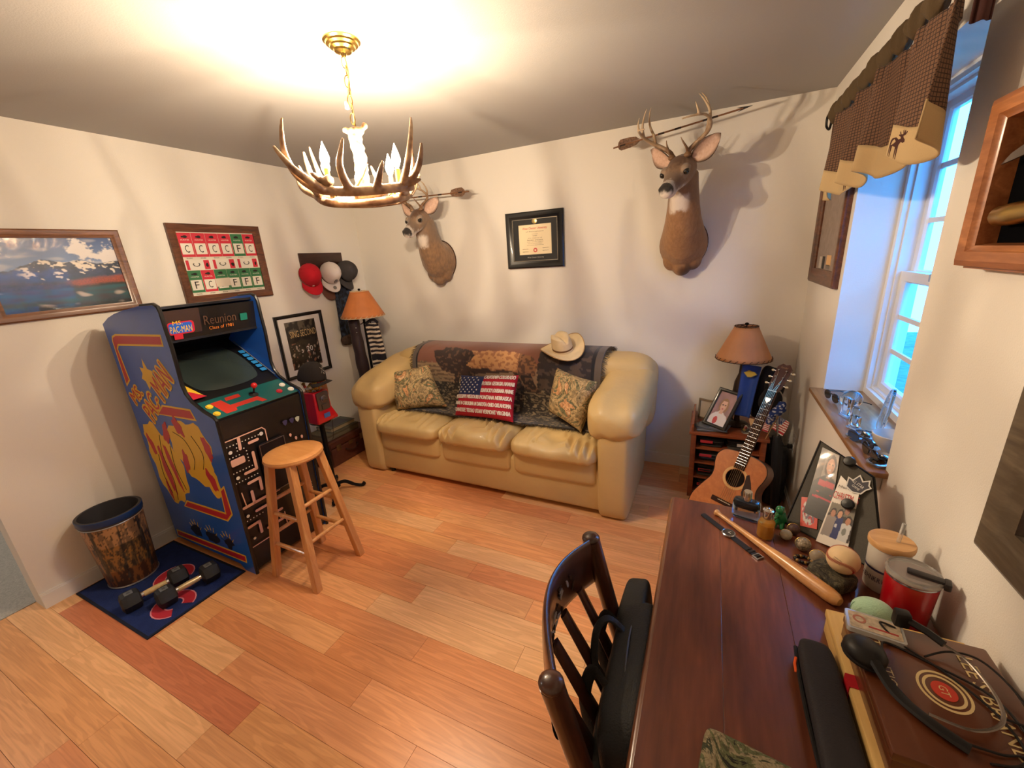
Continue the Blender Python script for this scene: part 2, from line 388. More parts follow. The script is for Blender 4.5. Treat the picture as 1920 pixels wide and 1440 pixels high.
# ------------------------------------------------------------------ helpers for flat print
def inset(P, d):
    n = len(P); a = sum(P[i][0]*P[(i+1) % n][1]-P[(i+1) % n][0]*P[i][1] for i in range(n)); s = 1 if a > 0 else -1; out = []
    for i in range(n):
        p, q, r = V(P[i-1]), V(P[i]), V(P[(i+1) % n])
        e1 = (q-p).normalized(); e2 = (r-q).normalized(); n1 = V((-e1.y, e1.x))*s; n2 = V((-e2.y, e2.x))*s
        m = (n1+n2); k = max(.45, 1+n1.dot(n2)); m = m/k; out.append(tuple(q+m*d))
    return out
def blobpts(cx, cy, rx, ry, n=20, wob=0, seed=0, ang=0):
    out = []
    for i in range(n):
        t = 2*PI*i/n; k = 1+wob*nz(math.cos(t)*1.4+seed, math.sin(t)*1.4, 1, seed)*2
        x, y = rx*k*math.cos(t), ry*k*math.sin(t); out.append((cx+x*math.cos(ang)-y*math.sin(ang), cy+x*math.sin(ang)+y*math.cos(ang)))
    return out
def rrect(x0, x1, y0, y1, r, n=4):
    P = []
    for cx, cy, a in ((x1-r, y1-r, 0), (x0+r, y1-r, 90), (x0+r, y0+r, 180), (x1-r, y0+r, 270)):
        for i in range(n+1):
            t = math.radians(a+90*i/n); P.append((cx+r*math.cos(t), cy+r*math.sin(t)))
    return P
def annulus(x, y, R, r, d, M, sx=1, n=36, z0=0):
    b = B(); pr = [(max(r, 1e-4), z0), (R, z0), (R, z0+d), (max(r, 1e-4), z0+d), (max(r, 1e-4), z0)]
    return b.lathe(pr, n, M @ T(x, y, 0) @ Matrix.Diagonal((sx, 1, 1, 1)), cap=False)
# ------------------------------------------------------------------ arcade cabinet
yl, yr = -2.085, -1.575
arc = thing('arcade_cabinet', 'blue sided upright arcade cabinet with maze front and joystick panel', 'arcade game', (.47, (yl+yr)/2, 0))
m_blk = mat('arcade_black', S(20, 19, 22), .38, coat=.3); m_blue = mat('arcade_blue', S(38, 98, 206), .33, coat=.35, var=.06, vscale=9)
m_red = mat('print_red', S(196, 38, 58), .4, coat=.2); m_yel = mat('print_yellow', S(240, 196, 56), .4, coat=.2)
m_pink = mat('print_pink', S(236, 188, 168), .5); m_wht = mat('print_white', S(238, 234, 226), .5)
prof = [(.075, .045), (.735, .035), (.775, 0), (.868, 0), (.908, .955), (.895, .968), (.818, .994), (.735, 1.038), (.70, 1.08), (.688, 1.13), (.695, 1.22), (.701, 1.32), (.697, 1.42), (.697, 1.50), (.688, 1.525), (.66, 1.538), (.536, 1.533), (.361, 1.512), (.25, 1.493), (.171, 1.472), (.086, 1.437)]
for y in (yl, yr-.018):
    F = FR((0, y+.018, 0), (1, 0, 0), (0, 0, 1))
    B().prism(prof, .018, F).obj('side_panel', m_blue, arc, 20)
    edge = [F @ V((x, z, .009)) for x, z in prof[3:17]]
    B().tube(edge, .0098, 8).obj('edge_moulding', m_blk, arc)
def span(name, pts, m, th=.012):                                  # board across the cabinet following side profile points
    b = B(); o = []
    for (xa, za), (xb, zb) in zip(pts, pts[1:]):
        d = V((xb-xa, zb-za)); n = V((-d.y, d.x)).normalized()*th
        b.add([(xa, yl+.018, za), (xb, yl+.018, zb), (xb, yr-.018, zb), (xa, yr-.018, za), (xa+n.x, yl+.018, za+n.y), (xb+n.x, yl+.018, zb+n.y), (xb+n.x, yr-.018, zb+n.y), (xa+n.x, yr-.018, za+n.y)],
              [(0, 1, 2, 3), (4, 7, 6, 5), (0, 4, 5, 1), (1, 5, 6, 2), (2, 6, 7, 3), (3, 7, 4, 0)])
    return b.obj(name, m, arc, 30)
span('front_panel', [(.862, .02), (.900, .945)], m_blk)
span('back_panel', [(.10, .06), (.10, 1.43)], m_blk, -.012)
span('top_panel', [(.655, 1.523), (.536, 1.52), (.361, 1.499), (.25, 1.48), (.171, 1.459), (.09, 1.427)], m_blk)
mq = span('marquee', [(.645, 1.345), (.672, 1.50)], m_blk)
span('hood', [(.40, 1.335), (.648, 1.338)], m_blk); span('speaker_panel', [(.33, 1.26), (.40, 1.335)], m_blk)
span('monitor_bezel', [(.74, 1.022), (.33, 1.262)], m_blk, .01)
cp = span('control_panel', [(.897, .957), (.735, 1.026)], m_blk, .02)
# screen: rounded bulged glass lying on the bezel
nb = V((.74-.33, 0, 1.022-1.262)); ub = V((0, 1, 0))
FS = FR(((.535), (yl+yr)/2, 1.142), (0, 1, 0), -nb)
m_scr = mat('screen_glass', S(52, 62, 60), .18, coat=.6)
b = B()
def scrf(u, v):
    x, y = (u-.5), (v-.5); k = 1-.13*(4*x*x*4*y*y)**1.2; e = (1-.05*4*y*y)*k; f = (1-.04*4*x*x)*k
    return (x*.375*e, y*.37*f, .002+.014*(1-4*x*x)*(1-4*y*y))
b.grid(scrf, 17, 17, M=FS); b.obj('screen', m_scr, arc)
b = B(); b.prism([(-.235, -.21), (-.235, .01), (-.175, -.21)], .002, FS, .012); b.obj('bezel_print', m_yel, arc, 0)
B().prism([(-.237, -.215), (-.237, -.15), (-.22, -.15), (-.17, -.215)], .002, FS, .0145).obj('bezel_print', m_red, arc, 0)
b = B(); m_cyan = mat('print_cyan', S(40, 130, 200), .5)
for i in range(6): b.prism(rrect(.195, .228, -.14+.04*i, -.112+.04*i, .006), .002, FS, .012)
b.obj('instruction_print', m_cyan, arc, 0)
B().prism([(.232, -.20), (.236, -.20), (.236, .19), (.232, .19)], .002, FS, .012).obj('bezel_line', mat('line_grey', S(120, 125, 130), .4), arc, 0)
# marquee print
FM = FR((.668, yl+.018, 1.43), (0, 1, 0), (.027, 0, .155)); w = yr-yl-.036
b = B().prism(rrect(.008, .17, -.055, .072, .004), .001, FM, -.001); b.obj('marquee_print', mat('print_umber', S(58, 40, 36), .5), mq, 0)
B().prism(rrect(.012, .135, -.052, .012, .015), .0015, FM, 0).obj('marquee_print', m_red, mq, 0)
B().prism(rrect(.018, .125, -.046, .006, .012), .002, FM, 0).obj('marquee_print', m_blue, mq, 0)
b = B(); b.text('PAC-MAN', .072, -.026, .034, FM, w=.10, z=.0022); b.obj('lettering', m_yel, mq, 0); b = B(); b.text('MS.', .06, .008, .02, FM, w=.045, z=.0022); b.obj('lettering', m_yel, mq, 0)
B().prism(rrect(.035, .075, -.078, -.052, .003), .0015, FM, 0).obj('marquee_print', m_red, mq, 0)
b = B(); b.text('Class of 1981', .27, -.045, .018, FM, w=.13, z=.001); b.obj('lettering', mat('print_orange', S(226, 130, 50), .5), mq, 0)
b = B(); b.text('Reunion', .27, .0, .05, FM, w=.17, z=.001); b.obj('lettering', mat('print_brown', S(96, 70, 56), .5), mq, 0)
B().prism(rrect(.38, .42, -.03, .01, .004), .0015, FM, 0).obj('marquee_print', mat('print_green', S(20, 110, 96), .5), mq, 0)
# control panel print, buttons, joystick
FC = FR((.816, yl+.018, .9915), (0, 1, 0), (-.162, 0, .069)); hw = .088
B().prism([(.003, -hw), (w-.003, -hw), (w-.003, hw-.004), (.003, hw-.004)], .0012, FC).obj('panel_overlay', mat('print_teal', S(22, 92, 92), .45, coat=.3), cp, 0)
b = B(); b.prism([(.06, -.07), (.115, -.07), (.125, -.045), (.24, -.045), (.255, -.07), (.285, -.07), (.265, -.012), (.115, -.012), (.105, .05), (.05, .05)], .001, FC, .0012)
b.prism([(.12, .03), (.20, .03), (.205, .06), (.13, .06)], .001, FC, .0012); b.obj('panel_print', mat('print_brick', S(190, 52, 40), .45), cp, 0)
b = B()
for x, y, rx in ((.235, .01, .05), (.22, -.03, .02)): b.prism(blobpts(x, y, rx, .03, 14, .2, 3), .0006, FC, .0012)
for x, y, m, nm in ((.03, .022, m_yel, 'yellow'), (.022, -.05, m_yel, 'yellow'), (.385, -.035, m_red, 'red'), (.44, .012, m_wht, 'white'), (.45, -.05, m_wht, 'white')):
    B().lathe([(.017, 0), (.017, .006), (.013, .007), (.012, .011), (.0, .0125)], 18, FC @ T(x, y, .001)).obj('button', m, cp)
B().lathe([(.024, 0), (.024, .003), (.008, .008), (.005, .01), (.005, .05)], 18, FC @ T(.262, .012, .001)).obj('joystick_shaft', m_blk, cp)
B().sph((.262, .012, .062), .0165, 16, 10, FC).obj('joystick_ball', mat('ball_red', S(214, 32, 36), .25, coat=.5), cp)
# front panel: maze print, coin door, badges
FP = FR((.8795, 0, 0), (0, 1, 0), (.0395, 0, .963)) @ T(0, 0, -.0075)
def bar(b, pts, r=.008):
    for (xa, ya), (xb, yb) in zip(pts, pts[1:]):
        d = V((xb-xa, yb-ya)); L = d.length; a = math.atan2(d.y, d.x); P = []
        for s_, c0 in ((1, L), (-1, 0)):
            for i in range(7):
                t = -PI/2+PI*i/6; P.append((c0+s_*r*math.cos(t), s_*r*math.sin(t)))
        M = FP @ T(xa, ya, 0) @ RZ(a); b.prism(P, .001, M)
b = B()
for q in ([(-2.0, .825), (-2.003, .765)], [(-1.951, .776), (-1.905, .777)], [(-2.008, .617), (-1.945, .617), (-1.945, .715)], [(-2.005, .554), (-1.942, .556), (-1.944, .485)], [(-2.06, .428), (-1.85, .428)], [(-2.0, .43), (-2.0, .50)],
          [(-2.0, .375), (-1.90, .375)], [(-2.06, .303), (-2.0, .306), (-2.0, .235)], [(-1.96, .235), (-1.86, .235)], [(-1.90, .30), (-1.86, .30)]): b = B(); bar(b, q); b.obj('maze_bar', m_pink, arc, 0)
B().prism(rrect(-2.066, -1.992, .682, .722, .008), .001, FP).obj('maze_bar', m_pink, arc, 0)
b = B()
for q in ([(-2.071, .831), (-1.868, .833), (-1.852, .815), (-1.852, .70)], [(-2.066, .175), (-1.84, .173)], [(-1.848, .27), (-1.846, .172)], [(-2.052, .52), (-2.045, .44)]): b = B(); bar(b, q, .0028); b.obj('maze_line', m_pink, arc, 0)
b = B()
b = B()
for y0, z0, n_, dy, dz in ((-1.985, .80, 7, .018, 0), (-2.066, .80, 4, .017, 0), (-2.066, .735, 4, .017, .0), (-2.066, .645, 7, .017, 0), (-2.066, .585, 8, .017, 0), (-1.975, .74, 4, 0, -.02), (-2.06, .345, 6, .018, 0), (-2.02, .76, 2, 0, .018), (-1.985, .76, 1, 0, 0), (-1.88, .28, 3, .012, -.01)):
    for i in range(n_): b.prism(blobpts(y0+dy*i, z0+dz*i, .0035, .0035, 6), .001, FP)
for y0, z0, r_ in ((-1.878, .80, .011), (-2.055, .765, .010), (-2.05, .612, .010), (-2.05, .372, .009), (-2.045, .222, .008), (-1.875, .255, .009)): b.prism(blobpts(y0, z0, r_, r_, 12), .001, FP)
b.obj('maze_dots', m_wht, arc, 0)['kind'] = 'stuff'
cd = B().prism(rrect(-1.915, -1.755, .43, .745, .02), .008, FP).obj('coin_door', mat('coin_door_metal', S(46, 42, 48), .4, .6), arc, 20)
b = B(); b.ring(.152, .307, [(0, 0), (0, .004), (.004, .004), (.004, 0)], FP @ T(-1.835, .5875, .008)); b.obj('door_rim', mat('rim_silver', S(150, 146, 150), .3, .9), cd)
for y0 in (-1.875, -1.795): B().prism(rrect(y0-.022, y0+.022, .60, .66, .004), .004, FP, .008).obj('coin_slot', m_blk, cd, 0); 
for y0 in (-1.875, -1.795): B().prism(rrect(y0-.01, y0+.01, .625, .65, .002), .002, FP, .012).obj('coin_button', m_red, cd, 0)
for y0, z0, c in ((-1.729, .805, S(70, 66, 110)), (-1.685, .802, S(70, 66, 110)), (-1.648, .798, S(200, 210, 190))):
    B().prism([(y0-.015, z0+.012), (y0, z0+.017), (y0+.015, z0+.012), (y0+.011, z0-.007), (y0, z0-.018), (y0-.011, z0-.007)], .001, FP).obj('shield_badge', mat('badge_%d' % int(y0*-1000), c, .4), arc, 0)
b = B()
for y0, z0 in ((-1.712, .72), (-1.68, .687), (-1.641, .68), (-1.70, .655)): B().prism(blobpts(y0, z0, .008, .011, 10, .2, y0), .001, FP).obj('front_print', m_pink, arc, 0)
b = B()
for i in range(5):
    b = B(); b.text('1 2 3 4'[0:3+i % 3], -1.66, .36-.02*i, .008, FP, w=.05); b.obj('lettering', m_wht, arc, 0)
# left side art
FA = FR((0, yl, 0), (1, 0, 0), (0, 0, 1))
def art(P, d=.0105, flat=.0006):
    B().prism(P, flat, FA).obj('side_art', m_yel, arc, 0); B().prism(inset(P, d), flat*2, FA).obj('side_art', m_red, arc, 0)
art([(.129, 1.345), (.145, 1.372), (.191, 1.385), (.653, 1.391), (.648, 1.33), (.185, 1.319), (.163, 1.299), (.176, 1.118), (.114, 1.077)])
art([(.44, .998), (.711, 1.0), (.74, .936), (.361, .933)]); art([(.357, .378), (.741, .383), (.758, .531), (.812, .568), (.812, .385), (.744, .325), (.303, .324)]); art([(.10, .105), (.819, .114), (.809, .061), (.09, .057)], .009)
def word(txt, P0, P1, h, k):                                       # slanted block lettering along P0-P1 with yellow edge
    d = V(P1)-V(P0); a = math.atan2(d.y, d.x); c = (V(P0)+V(P1))/2
    nrm = V((-math.sin(a), math.cos(a)))
    b = B()
    for i in range(12):
        t = 2*PI*i/12; b.text(txt, c.x+k*math.cos(t), c.y+k*math.sin(t), h, FA, w=d.length, ang=a, z=.0001*i)
    b.obj('lettering', m_yel, arc, 0); b = B(); b.text(txt, c.x, c.y, h, FA, w=d.length, ang=a, z=.0016); b.obj('lettering', m_red, arc, 0)
word('PAC-', (.255, .915), (.40, 1.045), .115, .012); word('MAN', (.435, 1.07), (.595, 1.20), .135, .012); word('MS.', (.135, 1.00), (.255, 1.075), .075, .010)
# abstract burst motif: wavy yellow patches with red flecks and dark contour strokes
def burst(cx, cz, rx, rz, n, amp, seed, ang=0):
    P = []
    for i in range(n*4):
        t = 2*PI*i/(n*4); k = 1+amp*math.sin(n*t+seed)+.10*math.sin(3*t+seed*2)
        x, y = rx*k*math.cos(t), rz*k*math.sin(t); P.append((cx+x*math.cos(ang)-y*math.sin(ang), cz+x*math.sin(ang)+y*math.cos(ang)))
    return P
spk = [(.387, 1.255), (.41, 1.20), (.455, 1.19), (.44, 1.15), (.449, 1.10), (.40, 1.115), (.366, 1.077), (.352, 1.125), (.32, 1.14), (.345, 1.17), (.335, 1.205), (.372, 1.20)]
B().prism(spk, .0006, FA).obj('side_art', m_yel, arc, 0)
for k, q in enumerate(((.27, .60, .165, .26, 9, .07, 1.0, .12), (.60, .74, .19, .19, 8, .08, 2.2, -.5), (.70, .58, .07, .11, 5, .10, .5, .5), (.22, .76, .09, .08, 6, .10, 3.0, 0))): B().prism(burst(*q), .0006+.0001*k, FA).obj('side_art', m_yel, arc, 0)
for k, q in enumerate(((.17, .72, .022, .07, 5, .12, 1, .3), (.25, .56, .025, .16, 6, .10, 2, .1), (.33, .60, .020, .15, 6, .10, 3, .18), (.38, .82, .030, .07, 5, .15, 1.5, -.3), (.53, .88, .035, .06, 5, .18, 2.5, .5), (.76, .78, .030, .07, 6, .12, .7, .2), (.50, .66, .028, .07, 5, .15, 4, -.2), (.71, .58, .03, .07, 5, .15, 1.1, .4), (.20, .42, .015, .07, 5, .12, 2.4, .1))): B().prism(burst(*q), .0014, FA).obj('side_art', m_red, arc, 0)
m_ink = mat('print_dark', S(22, 28, 52), .5)
for k, P in enumerate(([(.30, .80), (.26, .66), (.29, .50), (.26, .36)], [(.38, .74), (.36, .60), (.40, .46)], [(.46, .84), (.56, .80), (.60, .70), (.56, .62)], [(.64, .84), (.70, .74), (.66, .64)], [(.21, .66), (.19, .52), (.22, .40)])):
    b = B(); b.tube([FA @ V((q.x, q.y, .0012)) for q in smoothpath([(x, z_, 0) for x, z_ in P], 6)], .0016, 4); b.obj('side_art', m_ink, arc, 0)
for i, (x, z) in enumerate(((.36, .18), (.52, .18), (.68, .18))):
    b = B()
    for k in range(6):
        a = .5+k*.45; b.prism([(x+.02*math.cos(a), z-.02+.02*math.sin(a)), (x+(.07+.01*(k % 2))*math.cos(a+.1), z-.02+.075*math.sin(a+.1)), (x+.02*math.cos(a+.3), z-.02+.02*math.sin(a+.3))], .0012, FA)
    b.prism(blobpts(x, z-.02, .06, .035, 14, .3, i), .001, FA); b.obj('side_art', m_ink, arc, 0)
    b = B()
    for k in range(5):
        a = .4+k*.5; b.prism([(x+.05*math.cos(a), z-.02+.05*math.sin(a)), (x+.075*math.cos(a+.15), z-.02+.085*math.sin(a+.15)), (x+.052*math.cos(a+.16), z-.02+.05*math.sin(a+.16))], .0016, FA)
    b.obj('side_art', m_yel, arc, 0)['kind'] = 'stuff'
# ------------------------------------------------------------------ bar stool
m_pine = wood('stool_pine', S(226, 168, 104), S(196, 130, 72), 2, 12, .35, .4); m_pine2 = wood('stool_pine_top', S(226, 164, 100), S(200, 134, 74), 0, 8, .35, .4)
SX, SY, SH = 1.155, -1.885, .735
st = thing('bar_stool', 'honey coloured wooden bar stool with a round seat', 'stool', (SX, SY, 0))
B().lathe([(.001, SH-.032), (.12, SH-.032), (.142, SH-.028), (.148, SH-.018), (.145, SH-.005), (.135, SH), (.10, SH-.002), (.001, SH-.004)], 36, T(SX, SY, 0)).obj('seat', m_pine2, st)
top = [(SX+sx*.085, SY+sy*.085, SH-.025) for sx, sy in ((-1, -1), (1, -1), (1, 1), (-1, 1))]
foot = [(SX+sx*.165, SY+sy*.155, 0) for sx, sy in ((-1, -1), (1, -1), (1, 1), (-1, 1))]
for a, c in zip(top, foot):
    P = [V(c).lerp(V(a), t) for t in (0, .5, 1)]; ang = math.atan2(c[1]-SY, c[0]-SX)
    b = B(); rr = .019
    vs = []
    for i, q in enumerate(P):
        for dx, dy in ((-1, -1), (1, -1), (1, 1), (-1, 1)): vs.append((q.x+dx*rr, q.y+dy*rr, q.z))
    b.add(vs, [(3, 2, 1, 0), (8, 9, 10, 11)]+[(i*4+j, i*4+(j+1) % 4, i*4+4+(j+1) % 4, i*4+4+j) for i in (0, 1) for j in range(4)])
    bm_ = b.obj('leg', m_pine, st, 25); md = bm_.modifiers.new('b', 'BEVEL'); md.width = .004; md.segments = 2
for i in range(4):
    for z in ((.21, .40) if i % 2 == 0 else (.27, .47)):
        j = (i+1) % 4; P = [V(foot[q]).lerp(V(top[q]), z/(SH-.025)) for q in (i, j)]
        B().tube([P[0], P[0].lerp(P[1], .1), P[0].lerp(P[1], .5), P[0].lerp(P[1], .9), P[1]], [.009, .0105, .012, .0105, .009], 10).obj('rung', m_pine, st)
# ------------------------------------------------------------------ mat, waste bin, dumbbells
mt = thing('floor_mat', 'dark blue rectangular mat with red emblem under the dumbbells', 'mat', (.41, -2.34, 0))
B().prism(rrect(.03, .785, -2.575, -2.095, .006), .006).obj('pile', mat('mat_blue', S(24, 46, 106), .95, bump=1, bscale=400, var=.12, vscale=30), mt, 20)
B().ring(.757, .482, [(0, 0), (0, .0062), (.012, .0062), (.012, 0)], T(.4075, -2.335, .0004)).obj('binding', mat('mat_edge', S(14, 22, 46), .9), mt)
m_mred = mat('mat_red', S(186, 40, 56), .95); m_mpink = mat('mat_pink', S(222, 140, 150), .95)
def cshape(x, y, R, r, a0, a1, n=20, sx=1):
    P = [(x+R*sx*math.cos(lerp(a0, a1, i/n)), y+R*math.sin(lerp(a0, a1, i/n))) for i in range(n+1)]
    return P+[(x+r*sx*math.cos(lerp(a1, a0, i/n)), y+r*math.sin(lerp(a1, a0, i/n))) for i in range(n+1)]
B().prism(cshape(.66, -2.40, .098, .0375, .5, 5.7, sx=1.05), .0008, T(0, 0, .006)).obj('emblem', m_mpink, mt, 0)
B().prism(cshape(.66, -2.40, .092, .044, .5, 5.7, sx=1.05), .0012, T(0, 0, .006)).obj('emblem', m_mred, mt, 0)
B().prism(cshape(.42, -2.28, .098, .0375, .5, 5.7), .0008, T(0, 0, .006)).obj('emblem', m_mpink, mt, 0)
B().prism(cshape(.42, -2.28, .092, .044, .5, 5.7), .0012, T(0, 0, .006)).obj('emblem', m_mred, mt, 0)
bx_, by_, bh = .17, -2.365, .44; z0 = .0075
bin_ = thing('waste_bin', 'round waste bin printed with an autumn forest scene, blue rim', 'waste bin', (bx_, by_, z0))
def bincol(c):
    a = math.atan2(c.y-by_, c.x-bx_); z = (c.z-z0)/bh; u = a*2.2
    n = nz(u*3, z*6, 1, 2)+.6*nz(u*9, z*14, 1, 5)+.4*nz(u*22, z*30, 1, 9)
    base = S(150, 104, 52) if n > .15 else (S(96, 74, 48) if n > -.2 else S(52, 42, 32))
    if z > .62: base = S(176, 132, 88) if n > .0 else S(120, 92, 66)
    if z < .26: base = S(126, 78, 36) if n > .0 else S(66, 42, 26)
    for tx, wd_, lean in ((-1.15, .10, .10), (.55, .09, -.15), (-2.6, .1, .2), (-.35, .035, .3), (1.6, .12, .1), (2.6, .06, -.2)):
        if abs(a-tx-lean*(z-.4)) < wd_*(1.1-.4*z)*(1+.3*nz(z*9, 1, 1, tx)) and z > .12: base = S(38, 34, 32) if nz(u*20, z*10) > -.1 else S(70, 62, 52)
    if abs(nz(u*4+z*3, z*5-u, 1, 7)) < .035 and z > .3: base = S(44, 36, 30)
    return base
b = B(); rb = lambda z: lerp(.112, .134, z/.44)
b.grid(lambda u, v: (bx_+rb(v*bh)*math.cos(2*PI*u), by_+rb(v*bh)*math.sin(2*PI*u), z0+.004+v*(bh-.05)), 140, 60, cu=True)
b.obj('shell', painted('bin_print', .45, .3), bin_, 60, colfn=bincol)
b = B(); R1 = rb(bh-.05)
b.lathe([(R1+.001, bh-.048), (R1+.006, bh-.04), (R1+.008, bh), (R1+.002, bh+.002), (R1-.004, bh), (R1-.006, bh-.06), (.108, .012), (.001, .012)], 48, T(bx_, by_, z0), cap=False)
b.obj('liner', mat('bin_liner', S(58, 56, 60), .6), bin_)
B().lathe([(R1+.0075, bh-.034), (R1+.0098, bh-.030), (R1+.0105, bh-.002), (R1+.0075, bh)], 48, T(bx_, by_, z0), cap=False).obj('rim', mat('bin_rim', S(36, 66, 120), .35, .3), bin_)
b = B(); b.lathe([(.001, 0), (.112, 0), (.116, .004), (.114, .010), (.111, .010)], 48, T(bx_, by_, z0), cap=False); b.obj('foot_ring', mat('bin_bead', S(170, 172, 176), .3, .7), bin_); b = B(); b.lathe([(R1+.002, bh-.052), (R1+.006, bh-.048), (R1+.004, bh-.044)], 48, T(bx_, by_, z0), cap=False)
b.obj('bead', mat('bin_bead', S(170, 172, 176), .3, .7), bin_)
def dumbbell(p0, p1, label, worn):
    p0, p1 = V(p0), V(p1); c = (p0+p1)/2; ax = (p1-p0); L = ax.length; a = math.atan2(ax.y, ax.x)
    d = thing('dumbbell', label, 'dumbbell', (c.x, c.y, .0075), 'hex dumbbells on the blue mat'); R = .056
    M = T(c.x, c.y, .0075+R*math.cos(PI/6)) @ RZ(a) @ RY(PI/2)
    m_rub = mat('dumbbell_rubber', S(34, 35, 40), .6, bump=.2, bscale=90)
    for s_ in (-1, 1):
        M2 = M @ T(0, 0, s_*(L/2-.036)); M3 = M2 @ RZ(PI/6)
        h = B().lathe([(R*.55, -.042), (R*.92, -.034), (R, -.02), (R, .02), (R*.92, .034), (R*.55, .042)], 6, M3).obj('head', m_rub, d, 20)
        f = M2 @ T(-R*math.cos(PI/6), 0, 0) @ RZ(PI) @ RY(PI/2)
        B().box((0, 0, 0), (.034, .036, .003), f, .001).obj('weight_plate', mat('plate_grey', S(104, 106, 108), .5), h)
        b = B(); b.text('30', 0, 0, .014, f, z=.0016, ang=-PI/2, w=.018); b.obj('lettering', m_rub, h, 0)
        B().lathe([(.017, -.006), (.017, .006)], 16, M @ T(0, 0, s_*(L/2-.083))).obj('collar', mat('dumbbell_chrome', S(210, 210, 214), .15, 1), d)
    b = B(); b.lathe([(.0135, -(L/2-.075)), (.0155, -.03), (.0165, 0), (.0155, .03), (.0135, L/2-.075)], 16, M)
    b.obj('handle', mat('handle_worn', S(206, 176, 120), .4, var=.15, vscale=60) if worn else mat('handle_steel', S(206, 184, 140), .3, .4), d)
dumbbell((.478, -2.535, 0), (.535, -2.265, 0), 'black hex dumbbell beside the waste bin', True)
dumbbell((.627, -2.445, 0), (.672, -2.175, 0), 'black hex dumbbell between the other dumbbell and the arcade cabinet', False)
# ------------------------------------------------------------------ sofa
m_lea = mat('sofa_leather', (.62, .435, .19), .48, bump=.7, bscale=16, var=.07, vscale=3, coat=.08)
sofa = thing('sofa', 'tan leather three seat sofa with plump pillow arms', 'sofa', (1.69, -.5, 0))
def wr(a, s=9, o=0, st=(1, 1, 1)):
    def f(q):
        n = noise.noise(V((q.x*s*st[0]+o, q.y*s*st[1], q.z*s*st[2]+o)))
        return q*(1+0)+q.normalized()*a*n
    return f
def gathers(a, k, o):                                   # wrinkles running front to back, stronger at the front edge
    def f(q):
        w = max(0, min(1, (-q.y+.05)/.25)); n = math.sin(q.x*k+3*noise.noise(V((q.x*5, q.y*4+o, o))))*noise.noise(V((q.x*4+o, q.y*3, 1)))
        return q+V((0, 0, 1 if q.z > 0 else .2))*a*n*(.3+w)
    return f
B().bx(.735, 2.665, -.875, -.10, .035, .34, .03, seg=3).obj('base', m_lea, sofa)
edges = [.765, 1.36, 1.953, 2.555]
for i in range(3):
    x0, x1 = edges[i], edges[i+1]; cx, wd = (x0+x1)/2, x1-x0
    B().cush((cx, -.60, .315), (wd-.004, .60, .21), .28, .16, 64, 24, fn=wr(.006, 7, i*3)).obj('front_cushion', m_lea, sofa, 60)
    B().cush((cx, -.645, .432), (wd+.002, .615, .155), .62, .26, 240, 48, fn=gathers(.05, 105, i*5.3)).obj('seat_cushion', m_lea, sofa, 60)
    B().cush((lerp(.98, 2.42, i/2), -.258, .672), (.80, .34, .56), .42, .5, 56, 28, fn=wr(.012, 6, 9+i)).obj('back_cushion', m_lea, sofa, 60)
B().bx(.70, 2.70, -.16, -.075, .05, .80, .03, seg=3).obj('back_frame', m_lea, sofa)
for s_, xi in ((-1, .775), (1, 2.545)):
    xo = xi+s_*.185
    b = B(); b.cush(((xi+xo)/2+s_*.01, -.50, .32), (.215, .815, .66), .22, .24, 56, 28, fn=lambda q: V((q.x*(1-.10*(.33-q.z)), q.y, q.z+0)))
    b.obj('arm_body', m_lea, sofa, 60)
    def armpad(q, s_=s_):
        t = (q.y+.46)/.92                                            # 0 front, 1 back
        n = .02*math.sin(q.x*40+2*q.z*20)*max(0, .28-t)*2.4+.012*noise.noise(V((q.x*8, q.y*5+s_, q.z*8)))
        k = 1-.18*t
        return V((q.x*k+s_*.05*t*t, q.y, q.z*(1-.05*t)+.165*t-.02+n))
    B().cush((xi+s_*.095, -.50, .665), (.375, .86, .275), .62, .5, 64, 36, fn=armpad).obj('arm_pad', m_lea, sofa, 70)
for x in (.80, 2.60):
    for y in (-.83, -.15): B().lathe([(.02, 0), (.026, .04)], 12, T(x, y, 0)).obj('foot', mat('foot_black', S(20, 18, 18), .5), sofa)
